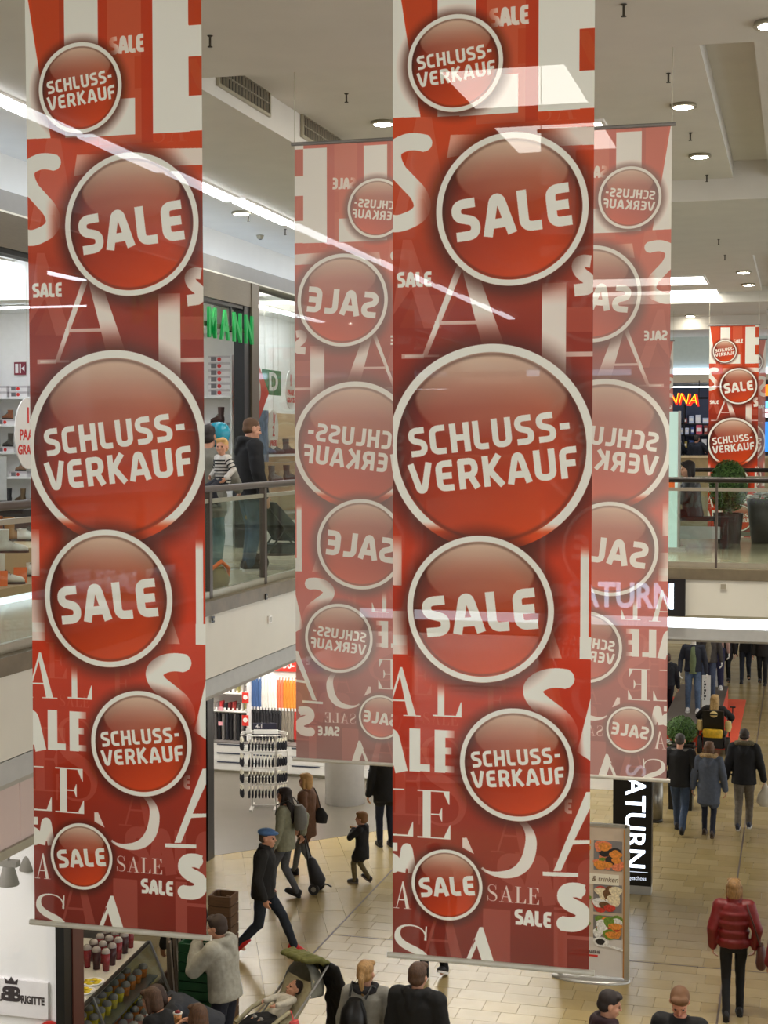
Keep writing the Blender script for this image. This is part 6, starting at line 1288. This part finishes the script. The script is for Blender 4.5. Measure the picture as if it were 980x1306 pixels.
# --- brown jacket woman
I = person('blonde woman in long brown jacket walking left into the clothing shop', head_at(391, 985, 1.68), 84, 1.68, dict(WALK2, la=(-.085, -.26, .13), rw=(.26, .04, .88), lw=(-.26, .04, .88)), hair=((186, 144, 88), 'bob'), top=((104, 68, 42), 'jacket', dict(hem=.72, puff=.012)), low=((104, 106, 106), 'jeans', .9), shoes=((28, 26, 28), (34, 32, 34)))
q = world(I, (.12, -.20, .92)); t = thing('handbag', "dark handbag behind the brown jacket woman", 'bag', q, R(84)); MB().loft([(0, 0, -.02, .04, .10), (0, 0, .10, .05, .13), (0, 0, .22, .02, .04)], 12).build('pouch', DARK, t); MB().tube([(0, 0, .2), (.02, .06, .40), (.02, .12, .52)], .009, 6).build('strap', DARK, t)
# --- eating child
I = person('small child in black jacket with orange lining eating, walking left', head_at(462, 1039, 1.08), 80, 1.08, dict(la=(-.08, .16, .09), ra=(.08, -.16, .14), rtoe=-30, lw=(-.06, .20, 1.36), rw=(.10, .24, 1.22), pel=(0, 0, .92), lpole=(-1, -.2, -.6), rpole=(1, -.2, -.6)), hair=((128, 88, 50), 'short'), hs=1.42, top=((26, 24, 26), 'jacket', dict(hem=.66, puff=.03, hood=1)), low=((104, 92, 58), 'trousers', 1.1), shoes=((40, 36, 34), (120, 110, 96)), grip=(1.0, .9))
m2 = MB(); m2.loft([(0, -.01, 1.455, .082, .082), (0, -.01, 1.50, .095, .09)], 14); MB().add([tuple(I['T'](*v)*I['s']) for v in m2.v], m2.f, True).build('orange_collar', cloth('orange', (226, 104, 44)), I['root'])
q = world(I, I['wr'][-1]+Vector((.02, .07, .05))); t = thing('pastry', "golden pastry held at the child's mouth", 'food', q); MB().ell((0, 0, 0), (.035, .022, .02)).build('crust', M('pastry_gold', (206, 144, 62), .6), t); MB().ell((.01, -.012, .01), (.018, .012, .012)).build('filling', M('pastry_cream', (232, 206, 150), .6), t)
# --- person cut by the centre banner
person('person in black coat and dark jeans, cut by the centre banner edge', (at_z(490, 1079, 0).x+.03, at_z(490, 1079, 0).y, 0), 30, 1.76, dict(lw=(-.30, .06, .80), rw=(.28, .04, .82)), hair=((60, 44, 34), 'short'), top=((20, 20, 26), 'coat', dict(hem=.78, puff=.02)), low=((30, 38, 62), 'jeans'), facef=False)
person('person behind the centre banner with only a black shoe showing under its rod', (at_z(563, 1250, 0).x-.10, at_z(563, 1250, 0).y+.05, 0), 170, 1.74, dict(STEP), hair=((60, 44, 34), 'short'), top=((30, 30, 34), 'jacket', dict(hem=.86)), low=((20, 22, 28), 'jeans'), shoes=((24, 22, 24), (226, 224, 220)))
# --- hoodie man at the counter
I = person('young man in light grey hoodie with hand at chin beside the juice counter', (head_at(287, 1169, 1.78)[0], head_at(287, 1169, 1.78)[1], 0), 82, 1.78, dict(lean=7, lw=(-.07, .30, 1.42), rw=(.12, .30, 1.14), lpole=(-.5, .2, -1), rpole=(.7, -.3, -.6)), head=(0, 4), hair=((56, 42, 34), 'short'), top=((172, 170, 158), 'hoodie', dict(hem=.88, puff=.032, hood=1)), low=((38, 44, 62), 'jeans', 1.05), grip=(1.0, .8), palms=((0, .2, -1), None))
# --- ponytail woman and hooded man at the bottom
I = person('woman with blonde ponytail in grey coat and dark scarf, seen from behind', head_at(467, 1226, 1.68), 6, 1.68, dict(STEP), head=(-18, 0), hair=((168, 130, 82), 'pony'), top=((150, 148, 140), 'coat', dict(hem=.74, puff=.012)), low=((34, 34, 42), 'trousers'), facef=False)
m2 = MB()
for a in range(-180, 180, 30): m2.caps(I['T'](.10*math.sin(R(a)), -.01+.09*math.cos(R(a)), 1.475)*I['s'], .042, I['T'](.10*math.sin(R(a+30)), -.01+.09*math.cos(R(a+30)), 1.475)*I['s'], .042, 10)
soft(m2, 'scarf', cloth('scarf_dark', (46, 44, 50)), I['root'], .013, 2, .03)
q = world(I, (-.05, -.14, 1.02)); t = thing('backpack', "black backpack on the ponytail woman's back", 'backpack', q, R(-14)); MB().loft([(0, -.09, 0, .12, .08), (0, -.11, .10, .155, .11), (0, -.10, .28, .13, .09), (0, -.07, .38, .07, .05)], 14).build('sack', BLACK, t)
for sx in (-1, 1): MB().tube([(sx*.09, -.03, .38), (sx*.11, .06, .49), (sx*.11, .24, .38), (sx*.11, .26, .24), (sx*.10, .1, .05)], .013, 6).build('strap', BLACK, t)
person('broad man in black hooded jacket below the centre banner, seen from behind', head_at(533, 1229, 1.78), -10, 1.78, dict(STEP2), hair=((84, 58, 40), 'short'), top=((18, 17, 18), 'jacket', dict(hem=.84, puff=.03, hood=1)), low=((24, 24, 28), 'trousers'), facef=False, bulk=1.12)
# --- two men at the lower right
person('dark-haired man in burgundy hooded top looking right, at the bottom edge', head_at(776, 1264, 1.75), -66, 1.75, dict(STEP), head=(-6, 14), hair=((42, 32, 30), 'short'), top=((58, 30, 38), 'hoodie', dict(hem=.88, puff=.015, hood=1)))
I = person('brown-haired man in black top looking down with a lanyard, at the bottom edge', head_at(868, 1259, 1.80), 172, 1.80, dict(STEP2), head=(10, 36), hair=((112, 76, 48), 'short'), top=((18, 18, 20), 'pullover', dict(hem=.88, puff=.01)), skin=SKIN2)
MB().tube([I['T'](-.06, .06, 1.45)*I['s'], I['T'](-.05, .145, 1.33)*I['s'], I['T'](0, .155, 1.20)*I['s'], I['T'](.05, .145, 1.33)*I['s'], I['T'](.06, .06, 1.45)*I['s']], .007, 6).build('lanyard', WHITEM, I['root']); MB().box(I['T'](0, .165, 1.15)*I['s'], (.06, .01, .09)).build('badge', WHITEM, I['root'])
p = at_z(1017, 1150, 1.6); person('person in red jacket at the right frame edge, only a sleeve showing', (p.x+.02, p.y, 0), 10, 1.74, dict(lw=(-.33, .0, .86)), hair=((90, 66, 44), 'short'), top=((116, 20, 18), 'jacket', dict(hem=.86, puff=.02)), facef=False)
# --- cluster at the bottom left
I = person('person in dark grey jacket bending forward beside the counter end', head_at(250, 1250, 1.38), 118, 1.72, dict(lean=58, pel=(0, -.16, .90), lw=(-.16, .52, .72), rw=(.18, .50, .70), lpole=(-.6, -.4, .3), rpole=(.6, -.4, .3)), hair=((66, 46, 36), 'bob'), top=((58, 62, 72), 'jacket', dict(hem=.88, puff=.02)), low=((30, 32, 40), 'jeans'), facef=False)
I = person('brown-haired person in black top holding up a fruit cup at the bottom edge', head_at(253, 1283, 1.66), 35, 1.66, dict(lw=(-.14, .34, 1.44), rw=(.26, .05, .86), lpole=(-1, .0, -.7)), head=(10, 6), hair=((92, 62, 42), 'bob'), top=((24, 22, 24), 'pullover', dict(hem=.88, puff=.012, sleeve=.7)), facef=False, grip=(.7, .5))
q = world(I, I['wr'][-1]+Vector((.03, .10, .04))); t = thing('fruit_cup', 'clear cup of red and cream fruit held up by the brown-haired person', 'cup', q); MB().lathe([(.001, -.05), (.03, -.05), (.042, .05), (.001, .05)], n=14).build('contents', M('fruit_mix', (206, 150, 96), .4, var=.5, scale=50), t); MB().ell((.0, .0, .055), (.03, .03, .02)).build('berries', JUICE[0], t); MB().lathe([(.043, .04), (.046, .05), (.043, .052)], n=14).build('rim', WHITEM, t)
person('person with brown hair bending low at the counter ledge, back to us', head_at(229, 1272, 1.52), 78, 1.64, dict(lean=30, lw=(-.2, .4, .95), rw=(.2, .4, .95)), hair=((84, 58, 40), 'bob'), top=((34, 34, 40), 'jacket', dict(hem=.86, puff=.015)), facef=False)
person('figure in black standing between the counter end and the green crates', (head_at(229, 1134, 1.74)[0]-.25, head_at(229, 1134, 1.74)[1]+.75, 0), 60, 1.74, dict(), hair=((40, 32, 28), 'short'), top=((20, 20, 24), 'coat', dict(hem=.7, puff=.02)), low=((22, 22, 26), 'trousers'), facef=False)
# --- pushchair with baby
p = at_z(352, 1286, .62); loc = (p.x, p.y, 0); fa = 150
MW = Matrix.Translation(loc) @ Matrix.Rotation(R(fa), 4, 'Z')
t = thing('pushchair', 'grey hooded pushchair with a reclining baby, jackets hung over it', 'pushchair', loc, R(fa)); PG = cloth('pram_grey', (122, 122, 112)); PL = cloth('pram_light', (178, 170, 140)); TU = M('pram_tube', (150, 150, 148), .35, .6)
mb = MB(); mb.rings([[(x*.92 if i else x, -.30+.42*i/6 if 0 else 0, 0) for x in (-.2, .2)] for i in range(2)], False) if 0 else None
sp = [(-.36, .86), (-.26, .66), (-.10, .50), (.10, .46), (.30, .44), (.44, .30)]
for a, b in zip(sp, sp[1:]): pass
mb = MB(); rs = []
for (y, z) in sp: rs.append([(-.21, y, z+.05), (-.16, y, z), (.16, y, z), (.21, y, z+.05), (.22, y-.02, z+.02), (.16, y-.03, z-.03), (-.16, y-.03, z-.03), (-.22, y-.02, z+.02)])
mb.rings(rs).build('seat', PL, t)
mb = MB(); rs = []
for i in range(7):
    a = R(12+i*15); rs.append([((.245*math.sin(R(-90+15*k))), -.30-(.36*math.sin(a))*math.cos(R(-90+15*k))*1.0, .72+(.36*math.cos(a))*math.cos(R(-90+15*k))) for k in range(13)])
o = MB(); o.rings(rs, caps=False); o = o.build('hood', PG, t); md = o.modifiers.new('s', 'SOLIDIFY'); md.thickness = .012; REMESH.append(o)
for sx in (-1, 1):
    MB().tube([(sx*.24, .46, .09), (sx*.24, .05, .46), (sx*.24, -.40, .86), (sx*.24, -.56, 1.02)], .013, 8).build('frame_tube', TU, t); MB().tube([(sx*.24, -.42, .09), (sx*.24, -.10, .44), (sx*.24, .12, .52)], .013, 8).build('rear_tube', TU, t)
    for yy in (.46, -.42): w = MB(); w.cyl((sx*.24-.025, yy, .09), (sx*.24+.025, yy, .09), .09, n=18); w = w.build('wheel', M('tyre', (46, 44, 42), .8), t); MB().cyl((sx*.24-.028, yy, .09), (sx*.24+.028, yy, .09), .04, n=10).build('hub', M('hub_grey', (140, 136, 126), .5), w)
MB().cyl((-.25, -.56, 1.02), (.25, -.56, 1.02), .016).build('handle', BLACK, t); MB().b2((-.2, -.36, .18), (.2, .1, .20)).build('basket', DARK, t)
mb = MB(); mb.loft([(0, .26, .44, .20, .22), (0, .24, .52, .22, .24), (0, .18, .58, .15, .14)], 16); soft(mb, 'foot_cover', cloth('cover_black', (26, 25, 28)), t, .014, 3, .02)
mb = MB(); mb.tube([(-.23, .38, .50), (-.24, .16, .60), (-.23, .0, .64)], .024, 8); mb.build('light_padding', PL, t); mb = MB(); mb.tube([(.23, .38, .50), (.24, .16, .60), (.23, .0, .64)], .024, 8); mb.build('light_padding', PL, t)
q = MW @ Vector((0, -.02, .50))
bI = person('baby in patterned pale top asleep in the grey pushchair', (q.x, q.y, .12), fa, .80, dict(pel=(0, .02, .95), lean=-52, la=(-.12, .62, 1.02), ra=(.12, .62, 1.02), lw=(-.22, .22, 1.26), rw=(.22, .20, 1.26)), head=(-24, -6), hair=((44, 32, 28), 'crop'), hs=1.75, top=((206, 200, 184), 'romper', dict(hem=.84, puff=.03)), low=((150, 146, 138), 'trousers', 1.1), shoes=None)
def drape(nm, lab, cat, pts, wid, th, col, seed=1):
    tt = thing(nm, lab, cat, MW @ Vector(pts[0]), R(fa)); mb = MB(); o0 = Vector(pts[0])
    for a, b in zip(pts, pts[1:]):
        for x in [wid*(k/3.5-1) for k in range(8)]: mb.caps(Vector(a)-o0+Vector((x, 0, 0)), th, Vector(b)-o0+Vector((x*1.05, 0, 0)), th*1.1, 8)
    soft(mb, 'cloth', cloth(nm+'_%d_%d_%d' % col, col), tt, .014, 2, .05); sl = MB(); sl.caps(Vector(pts[-2])-o0+Vector((wid, -.02, 0)), th*1.2, Vector(pts[-1])-o0+Vector((wid*1.3, -.02, -.12)), th, 10); soft(sl, 'sleeve', cloth(nm+'_%d_%d_%d' % col, col), tt, .014, 2, .03); return tt
drape('draped_jacket', 'olive green jacket lying over the top of the pushchair hood', 'jacket', [(.04, -.30, 1.11), (0, -.42, 1.11), (0, -.56, 1.05), (-.04, -.68, .92)], .20, .035, (104, 104, 54))
drape('hanging_jacket', 'black jacket hanging down behind the pushchair handle', 'jacket', [(-.20, -.60, 1.0), (-.24, -.68, .72), (-.26, -.70, .34)], .13, .04, (20, 20, 24))
q = MW @ Vector((-.30, .0, .30)); t = thing('pink_bag', 'coral pink bag hanging at the side of the pushchair', 'bag', q, R(fa)); MB().loft([(0, 0, 0, .04, .08), (0, 0, .10, .05, .10), (0, 0, .26, .03, .06)], 12).build('pouch', M('coral_pink', (226, 92, 92), .6), t); MB().tube([(0, 0, .24), (.03, 0, .32), (.06, 0, .36)], .008, 6).build('strap', M('coral_pink', (226, 92, 92), .6), t)
# --- upper left gallery
def gal(px, py, H): p = at_z(px, py, FL2+H*.995); return (p.x, p.y, FL2)
I = person('man in black hooded jacket and blue jeans on the left gallery, looking right', gal(316, 534, 1.82), -50, 1.82, dict(lw=(-.28, .10, .86), rw=(.28, .10, .86), lean=3), head=(4, 8), hair=((96, 68, 46), 'crop'), top=((24, 25, 32), 'jacket', dict(hem=.82, puff=.026, hood=1)), low=((52, 78, 96), 'jeans', 1.1), shoes=((46, 46, 48), (196, 194, 188)))
L_ = I
p = at_d(264, 545, 17.0); A = person('adult in grey jacket carrying a toddler, half hidden by the left banner', (p.x-.02, p.y+.1, FL2), -10, 1.72, dict(rw=(.24, .26, 1.02), lw=(-.1, .3, 1.05)), hair=((44, 34, 32), 'short'), top=((132, 130, 120), 'jacket', dict(hem=.78, puff=.02)), low=((94, 120, 120), 'trousers', 1.1), facef=False)
q = at_d(284, 566, 16.7); q = q+Vector((0, 0, -.84)); I = person('blond toddler in black and white striped shirt carried on an arm', (q.x, q.y, q.z), 150, .84, dict(pel=(0, 0, .95), la=(-.13, .25, .36), ra=(.13, .25, .36), lw=(-.30, .14, .98), rw=(.26, .12, 1.02)), head=(30, 0), hair=((206, 164, 104), 'short'), hs=1.55, top=((226, 222, 214), 'striped_shirt', dict(hem=.86, puff=.02)), low=((52, 54, 66), 'trousers', 1.2), shoes=((60, 54, 50), (90, 84, 78)))
for i in range(7):
    z = .92+.075*i; m2 = MB(); m2.loft([(0, 0, z-.015, .222, .176), (0, 0, z+.015, .222, .176)], 18); MB().add([tuple(I['T'](*v)*I['s']) for v in m2.v], m2.f, True).build('stripe', M('stripe_black', (30, 30, 34), .8), I['root'])
for k in (-1, 1):
    for f in (.25, .55, .85): a, b = I['sh'][k], I['el'][k]; c = a+(b-a)*f; d = (b-a).normalized()*.012; MB().cyl((c-d)*I['s'], (c+d)*I['s'], .098*I['s'], n=12).build('stripe', M('stripe_black', (30, 30, 34), .8), I['root'])
q = at_d(279, 556, 17.2); t = thing('balloon', 'turquoise balloon floating behind the toddler on the left gallery', 'balloon', (q.x, q.y, q.z)); MB().lathe([(.004, -.16), (.05, -.125), (.115, -.04), (.135, .04), (.115, .11), (.06, .15), (.001, .16)], n=22).build('skin', M('balloon_teal', (32, 150, 178), .25, var=.03), t); MB().lathe([(.014, -.18), (.004, -.16), (.001, -.16)], n=8).build('knot', M('balloon_teal', (32, 150, 178), .25), t); MB().tube([(0, 0, -.17), (.01, -.02, -.4), (-.01, -.05, -.62)], .002, 5).build('string', WHITEM, t)
# pushchair and khaki bag seen through the gallery glass
q = at_z(344, 728, FL2); t = thing('pushchair', 'dark folded pushchair standing on the left gallery by the second post', 'pushchair', (q.x+.05, q.y+.45, FL2), R(-60))
for sx in (-1, 1):
    MB().tube([(sx*.2, .30, .08), (sx*.2, -.05, .48), (sx*.2, -.42, .98)], .013, 6).build('frame_tube', DARK, t); MB().tube([(sx*.2, -.34, .08), (sx*.2, -.05, .48)], .013, 6).build('rear_tube', DARK, t)
    for yy in (.30, -.34): w = MB(); w.cyl((sx*.2-.03, yy, .09), (sx*.2+.03, yy, .09), .09, n=16); w = w.build('wheel', M('tyre', (46, 44, 42), .8), t); MB().cyl((sx*.2-.034, yy, .09), (sx*.2+.034, yy, .09), .035, n=10).build('hub', M('hub_grey', (140, 136, 126), .5), w)
MB().cyl((-.2, -.42, .98), (.2, -.42, .98), .016).build('handle', DARK, t); MB().loft([(0, .06, .34, .18, .22), (0, -.05, .50, .19, .20), (0, -.20, .80, .18, .08)], 14).build('seat', cloth('pram_black', (34, 34, 38)), t); MB().loft([(0, -.08, .16, .18, .2), (0, -.08, .30, .19, .22)], 14).build('basket', DARK, t)
t2 = thing('khaki_jacket', 'khaki jacket hung over the handle of the gallery pushchair', 'jacket', (Matrix.Translation(t.location) @ Matrix.Rotation(R(-60), 4, 'Z')) @ Vector((0, -.46, .60)), R(-60)); mb = MB(); mb.loft([(0, 0, 0, .17, .05), (0, -.01, .2, .18, .06), (0, 0, .40, .16, .05)], 14); soft(mb, 'cloth', cloth('khaki', (140, 120, 74)), t2, .014, 2, .04); MB().caps((.17, -.02, .32), .05, (.2, -.04, .04), .04).build('sleeve', cloth('khaki', (140, 120, 74)), t2)
q = at_z(276, 752, FL2); t = thing('toy_bag', 'olive and orange bag on the gallery floor against the glass', 'bag', (min(q.x, EX-.45), q.y, FL2)); MB().loft([(0, 0, 0, .13, .20), (0, 0, .12, .15, .24), (0, 0, .24, .09, .14)], 14).build('sack', cloth('olive', (120, 104, 48)), t); MB().tube([(.0, -.18, .2), (.1, -.05, .30), (.12, .1, .22), (.06, .22, .06)], .022, 8).build('orange_strap', M('card_orange', (238, 112, 40), .5), t)
# --- bridge: seated woman, far shoppers
I = person('dark-haired woman in black jacket sitting on the bridge bench behind the railing', (q4.x-.14, q4.y+.28, FL2), 95, 1.66, dict(pel=(0, -.02, .53), la=(-.10, .40, .09), ra=(.10, .36, .09), lw=(-.10, .34, .80), rw=(.12, .34, .80), lean=6), head=(8, 4), hair=((36, 26, 26), 'bob'), top=((24, 22, 24), 'jacket', dict(hem=.88, puff=.02, rough=.4)), low=((26, 26, 30), 'trousers'))
q = world(I, (.02, .42, .86)); t = thing('phone', "bright phone held in the seated woman's hands", 'phone', q, R(95)); MB().box((0, 0, 0), (.075, .012, .14), M4=Matrix.Rotation(R(-50), 3, 'X')).build('case', BLACK, t); MB().box((0, -.007, .004), (.066, .004, .125), M4=Matrix.Rotation(R(-50), 3, 'X')).build('screen', E('phone_screen', (170, 210, 255), 1.2), t)
for px, l, f, hc_ in ((862, 'dark figure browsing the far shop shelves, left of two', 20, (40, 32, 30)), (889, 'dark figure browsing the far shop shelves, right of two', -20, (50, 40, 34))):
    p = at_y(px, 560, 48.3); person(l, (p.x, 48.3, FL2), f, 1.74, dict(rw=(.22, .34, 1.2)), hair=(hc_, 'short'), top=((40, 46, 60), 'jacket', dict(hem=.82, puff=.02)), low=((30, 34, 44), 'trousers'), facef=False)
# --- mannequins on the platform
MANM = M('mannequin_white', (226, 222, 212), .35, var=.02)
def mannq(px, py, lab, top, low, under, dx=0, dy=0, f=180):
    p = at_z(px, py, .534); return person(lab, (min(p.x+dx, -1.98), p.y+dy, .534), f, 1.86, dict(la=(-.11, .05, .08), ra=(.11, -.03, .08), lw=(-.30, .05, .84), rw=(.28, .10, .90)), top=top, low=low, under=under, hair=((0, 0, 0), None), mannequin=True, bodymat=MANM, cat='mannequin', name='mannequin', shoes=((196, 192, 190), (236, 234, 228)), facef=False)
mannq(884, 908, 'headless white mannequin in navy cardigan, green shirt and blue jeans on the platform', ((38, 42, 58), 'cardigan', dict(hem=.90, puff=.006)), ((88, 108, 138), 'jeans'), (112, 124, 88))
mannq(903, 893, 'headless white mannequin in grey jacket, second on the platform', ((80, 74, 72), 'jacket', dict(hem=.84, puff=.01)), ((70, 80, 104), 'jeans'), (128, 120, 100), .0, .3)
mannq(912, 878, 'headless white mannequin in pinkish top, farthest on the platform', ((170, 136, 124), 'blouse', dict(hem=.88)), ((44, 44, 84), 'skirt', 1.3), None, .05, .0)
bake_soft()
